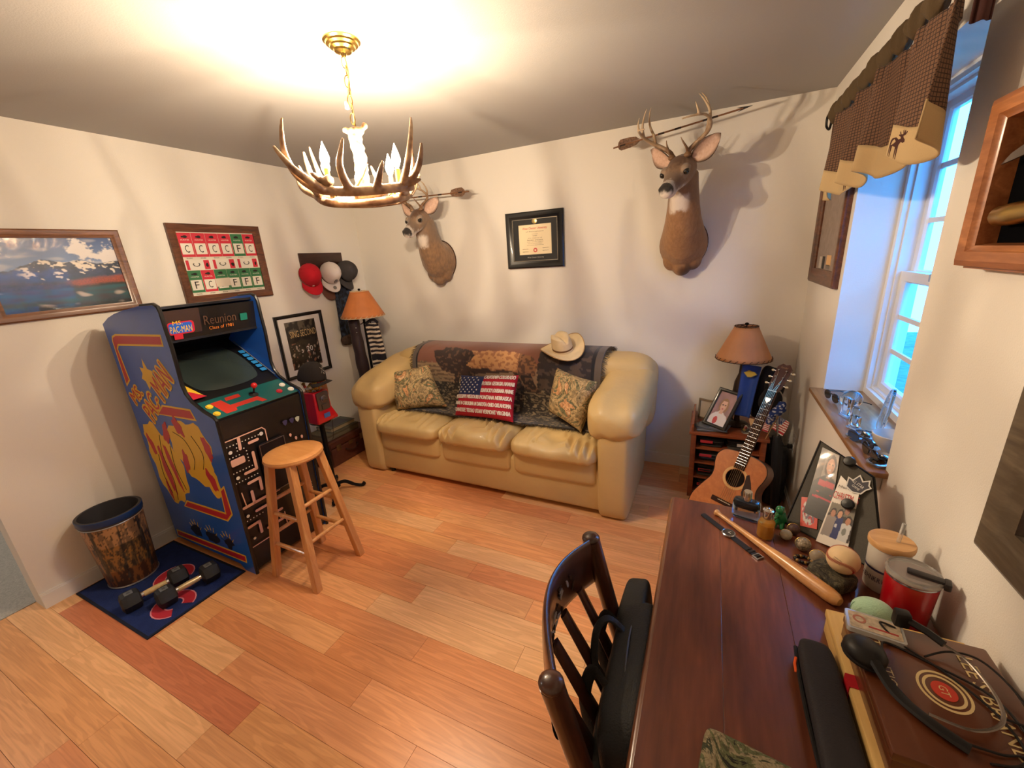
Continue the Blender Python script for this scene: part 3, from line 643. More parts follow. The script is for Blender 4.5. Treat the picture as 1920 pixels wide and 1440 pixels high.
# ------------------------------------------------------------------ throw
prof_t = smoothpath([(0, -.085, .92), (0, -.11, .962), (0, -.22, .980), (0, -.35, .968), (0, -.432, .90), (0, -.458, .78), (0, -.462, .66), (0, -.475, .57), (0, -.53, .522), (0, -.62, .516), (0, -.70, .520)], 14)
NV = len(prof_t)
def thrpt(u, v):
    i = min(NV-1, int(round(v*(NV-1)))); p = prof_t[i]; x = lerp(.845, 2.475, u)+.03*(v-.3)*(.5-u)
    bow = .012*math.sin(u*19+v*4)*max(0, v-.15)+.006*noise.noise(V((u*12, v*9, 2)))
    dip = -.025*abs(math.sin((u*2.0+.02)*PI*1.0))*0
    return V((x, p.y-abs(bow)-.004, p.z+max(0, bow)*.3))
def thrcol(c):
    x = c.x; z = c.z; y = c.y
    f = (.98-z)/.46 if y < -.24 else 0
    if y < -.5: f = 1+(-.5-y)*1.6
    n = noise.noise(V((x*9, f*11, 3))); n2 = noise.noise(V((x*30, f*26, 8))); X_ = x+.012*n2; G = f+.02*n2
    c0 = S(128, 82, 66) if G < .26 else S(146, 118, 90)                 # dusk sky, far plain
    if X_ < 1.5 and .26 < G < .62: c0 = S(150, 124, 94) if math.sin(G*90+n*3) > -.3 else S(104, 82, 64)
    if G > .60: c0 = S(58, 50, 44) if n2+n*.5 > .0 else (S(40, 34, 32) if n2 > -.3 else S(108, 94, 74))
    if G > .5 and n2 > .22: c0 = S(136, 118, 92)
    if X_ > 2.0 and G < .62: c0 = S(50, 42, 42) if n+n2*.5 > -.15 else S(84, 68, 60)
    body = [(1.30, .16), (1.42, .07), (1.62, .05), (1.80, .06), (1.95, .10), (2.00, .22), (1.98, .40), (1.86, .50), (1.80, .36), (1.66, .38), (1.50, .41), (1.36, .48), (1.26, .44)]
    neck = [(1.05, .08), (1.22, .02), (1.40, .06), (1.46, .12), (1.36, .34), (1.28, .46), (1.16, .40), (1.10, .26)]
    legs = ([(1.40, .38), (1.47, .38), (1.46, .56), (1.50, .66), (1.43, .66)], [(1.86, .40), (1.95, .34), (1.98, .52), (2.02, .66), (1.92, .68)], [(1.80, .44), (1.86, .44), (1.90, .60), (1.84, .66)], [(1.28, .42), (1.33, .42), (1.31, .62), (1.26, .62)])
    if inpoly(X_, G, body):
        c0 = S(196, 146, 96) if n2 > -.1 else S(158, 106, 70)
        if G > .33+.06*n: c0 = S(64, 44, 38)
        if X_ > 1.84: c0 = S(140, 98, 66) if n2 > 0 else S(92, 64, 50)
    if inpoly(X_, G, neck): c0 = S(52, 36, 32) if n2 > -.25 else S(96, 68, 52)
    for L in legs:
        if inpoly(X_, G, L): c0 = S(50, 38, 34) if n2 > -.2 else S(110, 80, 60)
    if x > 2.425 or x < .885: c0 = S(96, 84, 76)
    if .885 <= x < .90 or 2.40 < x <= 2.425: c0 = S(30, 28, 34)
    return c0
thr = thing('throw_blanket', 'woven throw with an elk picture draped over the sofa back', 'blanket', (1.66, -.4, .55))
b = B(); b.grid(thrpt, 420, NV); o = b.obj('cloth', painted('throw_weave', .95, 0, .4, 500, .3), thr, 80, colfn=thrcol)
md = o.modifiers.new('s', 'SOLIDIFY'); md.thickness = .006; md.offset = 1
b = B(); random.seed(3)
for i in range(150):                                                  # fringe along both sides and the lower hem
    v = i/149
    for u, s_ in ((0, -1), (1, 1)):
        p = thrpt(u, v); q = p+V((s_*random.uniform(.02, .04), -.004, random.uniform(-.022, .004))); b.tube([p, (p+q)/2+V((0, -.003, .002)), q], [.0022, .002, .001], 4)
for i in range(220):
    p = thrpt(i/219, 1); q = p+V((random.uniform(-.012, .012), -random.uniform(.02, .045), random.uniform(-.004, .008))); b.tube([p, q], [.0022, .001], 4)
b.obj('fringe', mat('fringe_wool', S(84, 74, 66), .95), thr, 60)
# ------------------------------------------------------------------ scatter cushions
def pillow(name, cs, th, m, par, nu=40, nv=34, colfn=None):
    bl, br, tr, tl = [V(c) for c in cs]; n = ((br-bl)+(tr-tl)).cross((tl-bl)+(tr-br)).normalized()
    b = B()
    for s_ in (1, -1):
        def f(u, v):
            p = bl.lerp(br, u).lerp(tl.lerp(tr, u), v); e = (max(0, 1-(2*u-1)**4)*max(0, 1-(2*v-1)**4))**.55
            c = bl.lerp(tr, .5); pin = (.07*(1-(2*u-1)**2)*(2*v-1)**4, .07*(1-(2*v-1)**2)*(2*u-1)**4)
            cen = (bl+br+tr+tl)/4; p = p+(bl.lerp(br, u).lerp(tl.lerp(tr, u), .5)-p)*pin[0]+(bl.lerp(tl, v).lerp(br.lerp(tr, v), .5)-p)*pin[1]
            return p+n*s_*th/2*e*(1+.10*noise.noise(V((u*5, v*5, s_))))
        b.grid(f, nu, nv)
    return b.obj(name, m, par, 60, colfn=colfn), n
LEAF = [S(84, 72, 52), S(150, 130, 94), S(186, 158, 112), S(112, 108, 78), S(202, 148, 100), S(222, 190, 146)]
m_leaf = camo('leaf_camouflage', LEAF, 5.5)
for cs, lab in (([(.864, -.745, .512), (1.285, -.63, .545), (1.07, -.53, .86), (.70, -.64, .80)], 'leaf camouflage cushion leaning on the sofa arm by the dark striped scarf'),
                ([(2.136, -.62, .594), (2.413, -.755, .525), (2.495, -.63, .845), (2.168, -.50, .888)], 'leaf camouflage cushion below the cowboy hat')):
    c = thing('scatter_cushion', lab, 'cushion', [sum(q[i] for q in cs)/4 for i in (0, 1)]+[.51], 'cushions on the sofa')
    pillow('cover', cs, .15, m_leaf, c)
cs = [(1.40, -.71, .515), (1.916, -.745, .535), (1.907, -.585, .84), (1.398, -.565, .80)]
fc = thing('scatter_cushion', 'flag patterned cushion with state names on red and white stripes', 'cushion', (1.65, -.65, .51), 'cushions on the sofa')
bl, br, tr, tl = [V(c) for c in cs]
def flagcol(c):
    # solve bilinear approx
    w = br-bl; h = tl-bl; d = c-bl; u = d.dot(w)/w.dot(w); v = d.dot(h)/h.dot(h); u -= .02*v
    if v > .52 and u < .46:
        return S(38, 48, 92)
    return S(176, 22, 44)
o, n = pillow('cover', cs, .13, painted('flag_cloth', .9, 0, .3, 300), fc, 110, 90, flagcol)
def pil(u, v, th=.13): 
    e = (max(0, 1-(2*u-1)**4)*max(0, 1-(2*v-1)**4))**.55
    return bl.lerp(br, u).lerp(tl.lerp(tr, u), v)+n*(th/2*e*1.06+.0035)
def wrap(b, poly, th=.13):
    b.add([pil(x, y) for x, y in poly], [tuple(range(len(poly)))])
b = B()
for j in range(7):
    for i in range(5):
        cx, cy = .05+.08*i+.04*(j % 2), .565+.057*j
        if cx < .44: wrap(b, [(cx+.017*r_*math.cos(a), cy+.024*r_*math.sin(a)) for a, r_ in ((PI/2+PI*k/5, 1 if k % 2 == 0 else .45) for k in range(10))])
b.obj('star_print', mat('star_white', S(222, 216, 208), .9), fc, 0)
b = B(); rows = ['CALIFORNIA COLORADO', 'FLORIDA GEORGIA HAWAII', 'KENTUCKY LOUISIANA MAINE', 'MISSISSIPPI MISSOURI MONTANA NEBRASKA', 'MAINE N CAROLINA N DAKOTA OHIO OKLAHOMA', 'TENNESSEE TEXAS UTAH VERMONT VIRGINIA']
for i, r_ in enumerate(rows):
    v = .925-.155*i
    g, fs, tw, th_ = textgeo(r_); x0, x1 = (.49, .975) if i < 3 else (.03, .97)
    b = B()
    for ox, oy in ((0, 0), (.004, 0), (.002, .004), (-.003, .002)): b.add([pil(lerp(x0, x1, gx/tw+.5)+ox, v+gy/th_*.085+oy) for gx, gy in g], fs)
    b.obj('lettering', mat('flag_letter', S(226, 214, 206), .9), fc, 0)
# ------------------------------------------------------------------ straw cowboy hat
hat = thing('cowboy_hat', 'cream straw cowboy hat with a brown band resting on the sofa back', 'hat', (2.165, -.36, .98))
HM = T(2.165, -.355, .992) @ RX(.34) @ RY(-.06) @ RZ(.9)
m_straw = mat('straw', S(226, 204, 164), .75, bump=.5, bscale=260, var=.10, vscale=14)
def brim(u, v):
    t = 2*PI*u; r = lerp(.074, .158, v); cx, sy = math.cos(t), math.sin(t)
    return (cx*r*.98, sy*r*1.10, .055*(v**1.6)*abs(cx)**2.2-.016*v*abs(sy))
b = B(); b.grid(brim, 56, 12, cu=True, M=HM); o = b.obj('brim', m_straw, hat, 70); md = o.modifiers.new('s', 'SOLIDIFY'); md.thickness = .004
def crown(u, v):
    t = 2*PI*u; r = .078*(1-.20*v**1.5) if v < .8 else .078*.86*(1-((v-.8)/.2)**1.0*.97)
    z = .112*min(1, v/.8)+(.010*math.sin((v-.8)/.2*PI/2) if v > .8 else 0)
    x, y = math.cos(t)*r*.92, math.sin(t)*r*1.16
    if v > .5:
        k = min(1, (v-.5)/.35); z -= k*.030*math.exp(-(x/.018)**2)*(1-.3*(y/.09)); x *= (1-.22*k*max(0, -y/.09)); z -= .012*k*max(0, -y/.09)
    return (x, y, z)
b = B(); b.grid(crown, 56, 22, cu=True, M=HM); b.obj('crown', m_straw, hat, 70)
b = B(); b.grid(lambda u, v: (math.cos(2*PI*u)*.0765*.935, math.sin(2*PI*u)*.0765*1.175, .006+.02*v), 56, 2, cu=True, M=HM); b.obj('hat_band', mat('band_brown', S(112, 74, 40), .7), hat)
b = B(); ring_ = [HM @ V(brim(i/56, 1)) for i in range(56)]; b.tube(ring_, .003, 5, closed=True); b.obj('brim_edge', mat('brim_edge', S(178, 140, 92), .8), hat)
# ------------------------------------------------------------------ antler chandelier
CX, CY = 1.835, -1.785
ch = thing('chandelier', 'antler chandelier with four candle bulbs hanging on a brass chain', 'chandelier', (CX, CY, 1.88))
m_brass = mat('polished_brass', S(214, 176, 96), .2, 1); 
def antlercol(c):
    n = noise.noise(V((c.x*26, c.y*26, c.z*26))); n2 = noise.noise(V((c.x*80, c.y*80, c.z*80)))
    return tuple(lerp(a, b_, max(0, min(1, .5+.6*n+.35*n2))) for a, b_ in zip(S(116, 86, 66), S(206, 176, 140)))
m_ant = painted('antler_bone', .45, .1, .35, 90)
B().lathe([(.001, 2.44), (.066, 2.44), (.066, 2.436), (.058, 2.432), (.056, 2.426), (.046, 2.422), (.044, 2.416), (.033, 2.411), (.030, 2.405), (.012, 2.400), (.008, 2.392), (.001, 2.392)], 40, T(CX, CY, 0)).obj('canopy', m_brass, ch)
z = 2.392; i = 0
while z > 2.175:
    b = B(); R = T(CX+(.003 if i % 2 else -.003), CY, z-.017) @ RZ(PI/2*(i % 2)+.5)
    b.tube([(.0085*math.cos(t), 0, .019*math.sin(t)) for t in [2*PI*k/16 for k in range(16)]], .0019, 6, closed=True, M=R); b.obj('chain_link', m_brass, ch); z -= .0305; i += 1
b = B(); b.tube(smoothpath([(CX, CY, 2.40), (CX+.008, CY+.004, 2.34), (CX-.006, CY, 2.28), (CX+.006, CY-.004, 2.22), (CX, CY, 2.16)], 5), .0022, 6); b.obj('wire', mat('wire_gold', S(196, 166, 110), .4), ch)
B().bx(CX-.022, CX-.010, CY-.012, CY, 2.225, 2.25, .002).obj('wire_tag', m_wht, ch)
b = B(); Pst = smoothpath([(CX-.004, CY, 1.945), (CX, CY, 2.0), (CX+.004, CY, 2.06), (CX-.004, CY, 2.12), (CX, CY, 2.150)], 5)
b.tube(Pst, [.030-.006*math.sin(k/len(Pst)*3)+.002*math.sin(k*2.1) for k in range(len(Pst))], 14)
b.sph((CX, CY, 2.150), (.040, .030, .014), 16, 8); b.sph((CX-.034, CY-.012, 2.158), (.016, .010, .010)); b.sph((CX+.036, CY+.014, 2.165), (.014, .01, .013)); b.sph((CX, CY, 1.945), (.036, .036, .02), 16, 8)
b = remesh(b, .004, 3); v_ = []
b.v = [tuple(V(q)+V((q[0]-CX, q[1]-CY, 0)).normalized()*.0035*noise.noise(V(q)*70)) for q in b.v]
b.obj('centre_stem', painted('antler_burr', .6, 0, .6, 140), ch, 70, colfn=lambda c: tuple(lerp(a, d_, max(0, min(1, .55+.8*noise.noise(V(c)*60)))) for a, d_ in zip(S(110, 76, 48), S(186, 150, 104))))
def antler(curves, name='antler', vox=.0042):
    b = B()
    for pts, ra, rb, pw in curves:
        P = smoothpath(pts, 6); b.tube(P, rads(len(P), ra, rb, pw), 10)
    b = remesh(b, vox, 4); return b.obj(name, m_ant, ch, 70, colfn=antlercol)
def L(a, o, i, zz):    # local: along side a, outward o, up
    return V((a, -o, zz))
def side(rot, flip, s=1.0, dz=0):
    M = T(CX, CY, 0) @ RZ(rot) @ (Matrix.Diagonal((-1, 1, 1, 1)) if flip else Matrix())
    P = lambda a, o, zz: tuple(M @ V((a*s, -o*s, 1.915+(zz-1.915)*.76+dz)))
    cv = [([P(.235, .10, 1.945), P(.16, .185, 1.925), P(.05, .205, 1.915), P(-.08, .20, 1.917), P(-.17, .215, 1.935), P(-.225, .245, 1.99), P(-.245, .27, 2.07), P(-.235, .285, 2.15), P(-.222, .29, 2.20)], .0185, .004, 2.2),
          ([P(-.02, .20, 1.915), P(-.035, .235, 1.96), P(-.04, .255, 2.02), P(-.02, .262, 2.085), P(-.008, .262, 2.125)], .017, .004, 1.5),
          ([P(.085, .20, 1.915), P(.105, .23, 1.95), P(.125, .25, 1.995), P(.14, .252, 2.03)], .016, .004, 1.5),
          ([P(-.13, .205, 1.92), P(-.165, .255, 1.95), P(-.215, .30, 2.0), P(-.25, .32, 2.055), P(-.265, .325, 2.085)], .016, .004, 1.5),
          ([P(.20, .14, 1.938), P(.245, .15, 1.952), P(.285, .165, 1.965)], .018, .006, 1)]
    return antler(cv)
VA = math.atan2(fw.y, fw.x)-PI/2                     # chandelier sits square to the long view of the room
side(VA+.12, False, .82); side(VA+.12+PI/2, False, .78, .012); side(VA+.12+PI, False, .80); side(VA+.12-PI/2, False, .78, .015)
# lower beam carrying the ring
Rz = T(CX, CY, 0) @ RZ(VA); P = lambda a, o, zz: tuple(Rz @ V((a*.88, -o*.88, zz)))
antler([([P(-.20, .06, 1.93), P(-.14, .11, 1.895), P(-.04, .12, 1.882), P(.08, .11, 1.884), P(.16, .05, 1.90), P(.19, -.06, 1.925)], .015, .016, 1), ([P(-.20, .06, 1.93), P(-.255, .03, 1.955), P(-.29, -.01, 1.99), P(-.29, -.03, 2.03)], .016, .005, 1.4)])
antler([([P(-.16, -.10, 1.93), P(-.05, -.03, 1.92), P(.06, .02, 1.92), P(.15, .09, 1.935)], .013, .012, 1), ([P(-.05, -.03, 1.92), P(-.02, .04, 1.95), P(.03, .08, 1.985), P(.06, .09, 2.02)], .010, .003, 1.2), ([P(.06, .02, 1.92), P(.05, -.05, 1.955), P(.0, -.09, 1.98)], .010, .004, 1.2)])
m_bulb = bpy.data.materials.new('bulb_glow'); m_bulb.use_nodes = True; t = m_bulb.node_tree; t.nodes.clear()          # clear glass that glows
_o = t.nodes.new('ShaderNodeOutputMaterial'); _a = t.nodes.new('ShaderNodeAddShader'); _e = t.nodes.new('ShaderNodeEmission'); _t = t.nodes.new('ShaderNodeBsdfTransparent')
_e.inputs[0].default_value = (1, .86, .62, 1); _e.inputs[1].default_value = 9; t.links.new(_e.outputs[0], _a.inputs[0]); t.links.new(_t.outputs[0], _a.inputs[1]); t.links.new(_a.outputs[0], _o.inputs[0])
m_cand = mat('candle_sleeve', S(226, 170, 90), .5)
for k, (dx, dy) in enumerate(((-.035, -.14), (.145, .04), (.025, .14), (-.145, -.04))):
    x, y = CX+dx, CY+dy; zb = 1.935
    b = B(); b.lathe([(.018, zb-.006), (.020, zb), (.014, zb+.004), (.0125, zb+.010)], 18, T(x, y, 0)); b.obj('bulb_cup', m_brass, ch)
    B().lathe([(.0105, zb+.008), (.0095, zb+.070), (.006, zb+.074)], 16, T(x, y, 0)).obj('candle_sleeve', m_cand, ch)
    B().lathe([(.006, zb+.074), (.0105, zb+.082), (.0165, zb+.097), (.0172, zb+.108), (.013, zb+.125), (.0065, zb+.143), (.0025, zb+.155), (.0006, zb+.160)], 16, T(x, y, 0)).obj('bulb', m_bulb, ch, 60)
    li = bpy.data.lights.new('filament', 'POINT'); li.energy = BULB; li.color = BULBCOL; li.shadow_soft_size = .009
    lo = bpy.data.objects.new('filament', li); link(lo, ch); lo.location = V((x, y, zb+.120))-ORG[ch]
# ------------------------------------------------------------------ deer mounts and arrows
def deercol(face, hd, r_, u_, kind, K, bc):
    dk = S(84, 58, 40); br_ = S(150, 108, 72) if kind else S(128, 100, 76)
    mixc = lambda x, y, t: tuple(lerp(p, r, max(0, min(1, t))) for p, r in zip(x, y))
    sm = lambda a, b_, x: (lambda t: t*t*(3-2*t))(max(0, min(1, (x-a)/(b_-a))))
    def f(c):
        q = c-hd; a = q.dot(face)/K; s_ = q.dot(r_)/K; u = q.dot(u_)/K; n = noise.noise(V((c.x*60, c.y*60, c.z*24))); n3 = noise.noise(V((c.x*170, c.y*170, c.z*60))); j = .012*n+.008*n3
        base = mixc(mixc(br_, S(176, 134, 94), .25+.4*n), dk, .10+.30*n3)
        zr = c.z-hd.z+j
        hm = sm(-.19, -.13, zr)*sm(-.14, -.09, a)                          # on the head
        hc = mixc(base, S(120, 100, 84), .6)
        hc = mixc(hc, S(78, 48, 30), .85*sm(.035, .06, u+j))                # dark crown
        hc = mixc(hc, S(96, 80, 70), .6*sm(.07, .11, a))
        hc = mixc(hc, S(196, 186, 176), .7*sm(.125, .14, a+j)*(1-sm(.158, .166, a)))
        hc = mixc(hc, S(206, 196, 184), .8*sm(-.028, -.045, u+j)*sm(.02, .06, a))           # pale chin
        ring = math.hypot(a-.055, u-.022); hc = mixc(hc, S(176, 160, 144), .35*sm(.032, .024, ring+j)*sm(.03, .04, abs(s_)))
        if a > .155 and u > -.042: hc = S(30, 24, 22)
        base = mixc(base, hc, hm)
        fr = sm(.02, -.05, c.y-hd.y+abs(q.dot(r_))*.6)
        axy = lerp(hd.y+.04, hd.y*.62, max(0, min(1, -zr/.30))); axx = lerp(hd.x, bc.x, max(0, min(1, -zr/.36))); fh = V((face.x, face.y, 0)).normalized(); fr = (V((c.x-axx, c.y-axy, 0))).dot(fh)
        base = mixc(base, S(226, 214, 202), .95*sm(-.215, -.185, zr+.5*j)*sm(-.10, -.13, zr)*sm(.030, .062, fr+.6*j))
        base = mixc(base, S(74, 46, 30), .9*sm(-.50, -.56, zr)*sm(.10, .05, abs(s_*K)))
        return base
    return f
def deer(name, label, bc, hd, face, kind, rack, K=1.25):
    """bc centre of the shoulder on the wall, hd head centre, face direction the muzzle points, K head size"""
    bc, hd, face = V(bc), V(hd), V(face).normalized()
    d = thing(name, label, 'deer mount', (bc.x, 0, bc.z), 'deer mounts on the wall')
    r_ = face.cross(V((0, 0, 1))).normalized(); u_ = r_.cross(face)
    b = B()
    nk = hd-face*.05*K+V((0, 0, -.02)); Lp = lambda t, dy, dz: V((lerp(bc.x, nk.x, t), dy, lerp(bc.z, nk.z, dz)))
    yh = nk.y
    secs = [(V((bc.x, -.004, bc.z)), .150, .175, 0), (V((bc.x, -.06, bc.z+.005)), .150, .172, .0), (Lp(.12, -.125, .14), .132, .150, .35), (Lp(.32, yh*.62, .36), .108, .120, .75), (Lp(.56, yh*.76, .58), .093, .104, 1.0), (Lp(.80, yh*.90, .80), .084, .094, 1.15), (nk, .078, .082, 1.3)]
    n = 28; vs = []
    for c, rx, rz, tilt in secs:
        for j in range(n):
            t = 2*PI*j/n; lz = math.sin(t)*rz; k = 1.0-(.25 if lz < 0 and tilt < .5 else 0)*abs(lz/rz)**2
            vs.append((c.x+math.cos(t)*rx*k, c.y+lz*math.sin(tilt)*.9, c.z+lz*math.cos(tilt*.9)))
    fs = [(i*n+j, i*n+(j+1) % n, (i+1)*n+(j+1) % n, (i+1)*n+j) for i in range(len(secs)-1) for j in range(n)]+[tuple(range(n))[::-1], tuple((len(secs)-1)*n+j for j in range(n))]
    b.add(vs, fs); b.sph(bc+V((0, -.065, -.135)), (.060, .062, .060)); b.sph(bc+V((-.065, -.05, -.085)), (.060, .055, .075)); b.sph(bc+V((.065, -.05, -.085)), (.060, .055, .075))
    HF0 = Matrix(((r_.x, face.x, u_.x, hd.x), (r_.y, face.y, u_.y, hd.y), (r_.z, face.z, u_.z, hd.z), (0, 0, 0, 1)))   # x right, y forward, z up
    HF = HF0 @ Matrix.Diagonal((K, K, K, 1))
    hs = [(-.085, .030, .035, .005), (-.05, .060, .060, .010), (0, .063, .066, .010), (.05, .054, .056, .0), (.09, .042, .045, -.010), (.13, .034, .036, -.018), (.160, .033, .033, -.022), (.178, .027, .026, -.024), (.186, .010, .010, -.024)]
    vs = []
    for yy, rx, rz, dz in hs:
        for j in range(20):
            t = 2*PI*j/20; vs.append(HF @ V((math.cos(t)*rx, yy, dz+math.sin(t)*rz)))
    b.add(vs, [(i*20+j, i*20+(j+1) % 20, (i+1)*20+(j+1) % 20, (i+1)*20+j) for i in range(len(hs)-1) for j in range(20)]+[tuple(range(20))[::-1], tuple((len(hs)-1)*20+j for j in range(20))])
    for s_ in (-1, 1): b.sph((s_*.048, .045, .032), (.020, .028, .016), 10, 8, HF)       # brow ridges
    for s_ in (-1, 1): b.sph((s_*.018, .166, -.012), (.014, .016, .014), 10, 8, HF)      # nostrils
    b.sph((0, .120, -.050), (.022, .045, .014), 10, 8, HF)                                # lower jaw
    cf = deercol(face, hd, r_, u_, kind, K, bc)
    r = remesh(b, .006, 4, .5); r.v = [(x, min(y, -.0005), z) for x, y, z in r.v]
    r.obj('body', painted('deer_hide', .8, 0, .35, 260, .2), d, 80, colfn=cf)
    B().lathe([(.001, 0), (.95, 0), (1, .006), (1, .012)], 40, T(bc.x, -.0005, bc.z+.012) @ RX(PI/2) @ Matrix.Diagonal((.153, .170, 1, 1))).obj('back_board', mat('board_brown', S(70, 44, 28), .6), d)
    for s_ in (-1, 1):
        B().sph((s_*.0545, .058, .020), (.0145, .018, .0145), 16, 10, HF).obj('eye', mat('glass_eye', S(14, 9, 7), .05, coat=1), d)
        EM = HF @ T(s_*.054, -.030, .040) @ RZ(-s_*.30) @ RY(s_*1.0)
        def ear(u, v, s_=s_):
            wv = .046*math.sin(PI*min(1, .10+v*.90))**.75*(1-.15*v); x = (u-.5)*2
            return V((x*wv, .026*(x*x)*math.sin(PI*min(1, v+.12))-.012, v*.135))
        b = B(); b.grid(ear, 21, 24, M=EM)
        EI = EM.inverted()
        def earcol(c):
            q = EI @ c; v = max(0, min(1, q.z/.135)); e = abs(q.x)/(.046*math.sin(PI*min(1, .10+v*.90))**.75+.004)
            n_ = .5+.5*noise.noise(V(q)*130); t = max(0, min(1, (e-.62)*4))+max(0, (v-.84)*6)
            return tuple(lerp(p, r, max(0, min(1, t))) for p, r in zip([lerp(x, y, n_) for x, y in zip(S(186, 148, 126), S(220, 190, 172))], S(80, 62, 50)))
        o = b.obj('ear', painted('deer_ear', .85, 0, .3, 200), d, 80, colfn=earcol); md = o.modifiers.new('s', 'SOLIDIFY'); md.thickness = .006
    def ac(c):
        q = (c-hd).length; t = max(0, min(1, (q-.12)/.30)); n_ = noise.noise(V(c)*40)
        return tuple(lerp(a, e_, max(0, min(1, t*.9+.25*n_))) for a, e_ in zip(S(116, 84, 58), S(206, 182, 150)))
    for s_ in (-1, 1):
        b = B()
        for pts, ra, rb, pw in rack:
            P = smoothpath([HF0 @ V((s_*x, y, .018+zz*.86)) for x, y, zz in pts], 6); b.tube(P, rads(len(P), ra, rb, pw), 9)
        b.sph((s_*.036, -.012, .070), (.018, .018, .012), 12, 8, HF)
        b = remesh(b, .0036, 3); b.obj('antler', painted('deer_antler', .5, .1, .3, 120), d, 80, colfn=ac)
    return d, HF
RACK = [([(.040, -.012, .070), (.055, -.03, .105), (.105, -.045, .145), (.158, -.035, .19), (.185, .005, .245), (.18, .06, .295), (.145, .115, .315), (.10, .15, .32)], .0145, .004, 1.3),
        ([(.045, -.02, .09), (.050, .00, .125), (.045, .03, .175), (.040, .04, .205)], .0095, .0025, 1.2),
        ([(.145, -.04, .175), (.150, -.055, .22), (.165, -.05, .29), (.155, -.04, .36), (.135, -.03, .40)], .0105, .0025, 1.2),
        ([(.183, .01, .25), (.185, .005, .30), (.165, .01, .36), (.14, .015, .405)], .010, .0025, 1.2),
        ([(.165, .09, .305), (.160, .095, .345), (.15, .09, .38)], .008, .002, 1.2)]
RACK2 = [([(.040, -.012, .070), (.055, -.03, .10), (.105, -.04, .135), (.135, -.02, .18), (.135, .02, .23), (.11, .06, .265), (.08, .085, .28)], .0125, .0035, 1.3),
         ([(.045, -.02, .085), (.048, .0, .12), (.045, .02, .16), (.042, .03, .19)], .0085, .0025, 1.2),
         ([(.125, -.03, .16), (.135, -.04, .21), (.13, -.03, .27), (.115, -.02, .30)], .009, .0025, 1.2),
         ([(.13, .03, .235), (.13, .025, .27), (.115, .03, .305)], .0085, .0025, 1.2)]
deer('deer_mount', 'large antlered deer shoulder mount nearest the window', (2.925, 0, 1.660), (2.905, -.36, 2.06), (-.30, -.88, -.40), 1, RACK)
deer('deer_mount', 'smaller deer shoulder mount between the corner lamp and the framed diploma', (.945, 0, 1.655), (1.0, -.335, 1.975), (-.02, -.92, -.38), 0, RACK2, 1.15)
def arrow(p0, p1, label, bands):
    p0, p1 = V(p0), V(p1); c = (p0+p1)/2; a = thing('arrow', label, 'arrow', c, 'arrows resting on the antlers'); d = (p1-p0).normalized()
    B().tube([p0, p1], .0048, 8).obj('shaft', mat('arrow_shaft', S(126, 84, 54), .55), a)
    for t in bands:
        q = p0.lerp(p1, t); B().cyl(q-d*.018, q+d*.018, .0056, n=8).obj('wrap', mat('arrow_wrap', S(46, 30, 24), .7), a)
    side_ = d.cross(V((0, 1, 0))).normalized(); n_ = d.cross(side_)
    m_fe = mat('feather', S(120, 92, 74), .8, var=.5, vscale=90, stretch=(1, 1, 1))
    for k in range(3):
        an = 2*PI*k/3+.5; w_ = side_*math.cos(an)+n_*math.sin(an)
        b = B(); F = FR(p0+d*.03, d, w_); b.prism([(0, .004), (.006, .022), (.02, .036), (.075, .034), (.115, .026), (.135, .006)], .0015, F, -.0007); b.obj('feather', m_fe, a, 0)
    F = FR(p1, d, V((0, 0, 1))); b = B(); b.prism([(-.012, -.005), (-.03, -.011), (.045, 0), (-.03, .011), (-.012, .005)], .006, F, -.003); b.obj('arrowhead', mat('flint', S(44, 42, 46), .5), a, 20)
    return a
arrow((2.485, -.20, 2.282), (3.205, -.20, 2.372), 'feathered wooden arrow lying across the larger deer antlers', (.08, .40, .53, .74, .80))
arrow((1.41, -.23, 2.150), (.66, -.23, 2.172), 'feathered wooden arrow lying across the smaller deer antlers', (.10, .35, .6))
# ------------------------------------------------------------------ framed pictures on the walls
m_oakf = wood('frame_oak', S(150, 96, 56), S(92, 54, 30), 1, 14, .45, .2); m_waln = wood('frame_walnut', S(126, 74, 44), S(70, 38, 22), 1, 14, .45, .25)
m_bkf = mat('frame_black', S(18, 17, 18), .3, coat=.3)
PROF = lambda w, d: [(0, 0), (0, d*.8), (w*.15, d), (w*.55, d*.9), (w*.7, d*.72), (w, d*.55), (w, 0)]
def frame(name, label, F, w, h, bw, bd, m, cat='picture frame'):
    t = thing(name, label, cat, F.translation)
    B().ring(w, h, PROF(bw, bd), F).obj('frame', m, t, 30)
    B().box((0, 0, .003), (w-bw*.8, h-bw*.8, .004), F).obj('backing', mat('backing_card', S(60, 50, 44), .8), t, 0)
    return t
FL = lambda y, z, tilt=0: FR((.0005, y, z), (0, 1, math.tan(tilt)), (0, 0, 1))
FB = lambda x, z: FR((x, -.0005, z), (1, 0, 0), (0, 0, 1))
FRt = lambda y, z: FR((W-.0005, y, z), (0, -1, 0), (0, 0, 1))
m_print = painted('photo_print', .35, .7); m_matte = painted('matte_print', .6, .1)
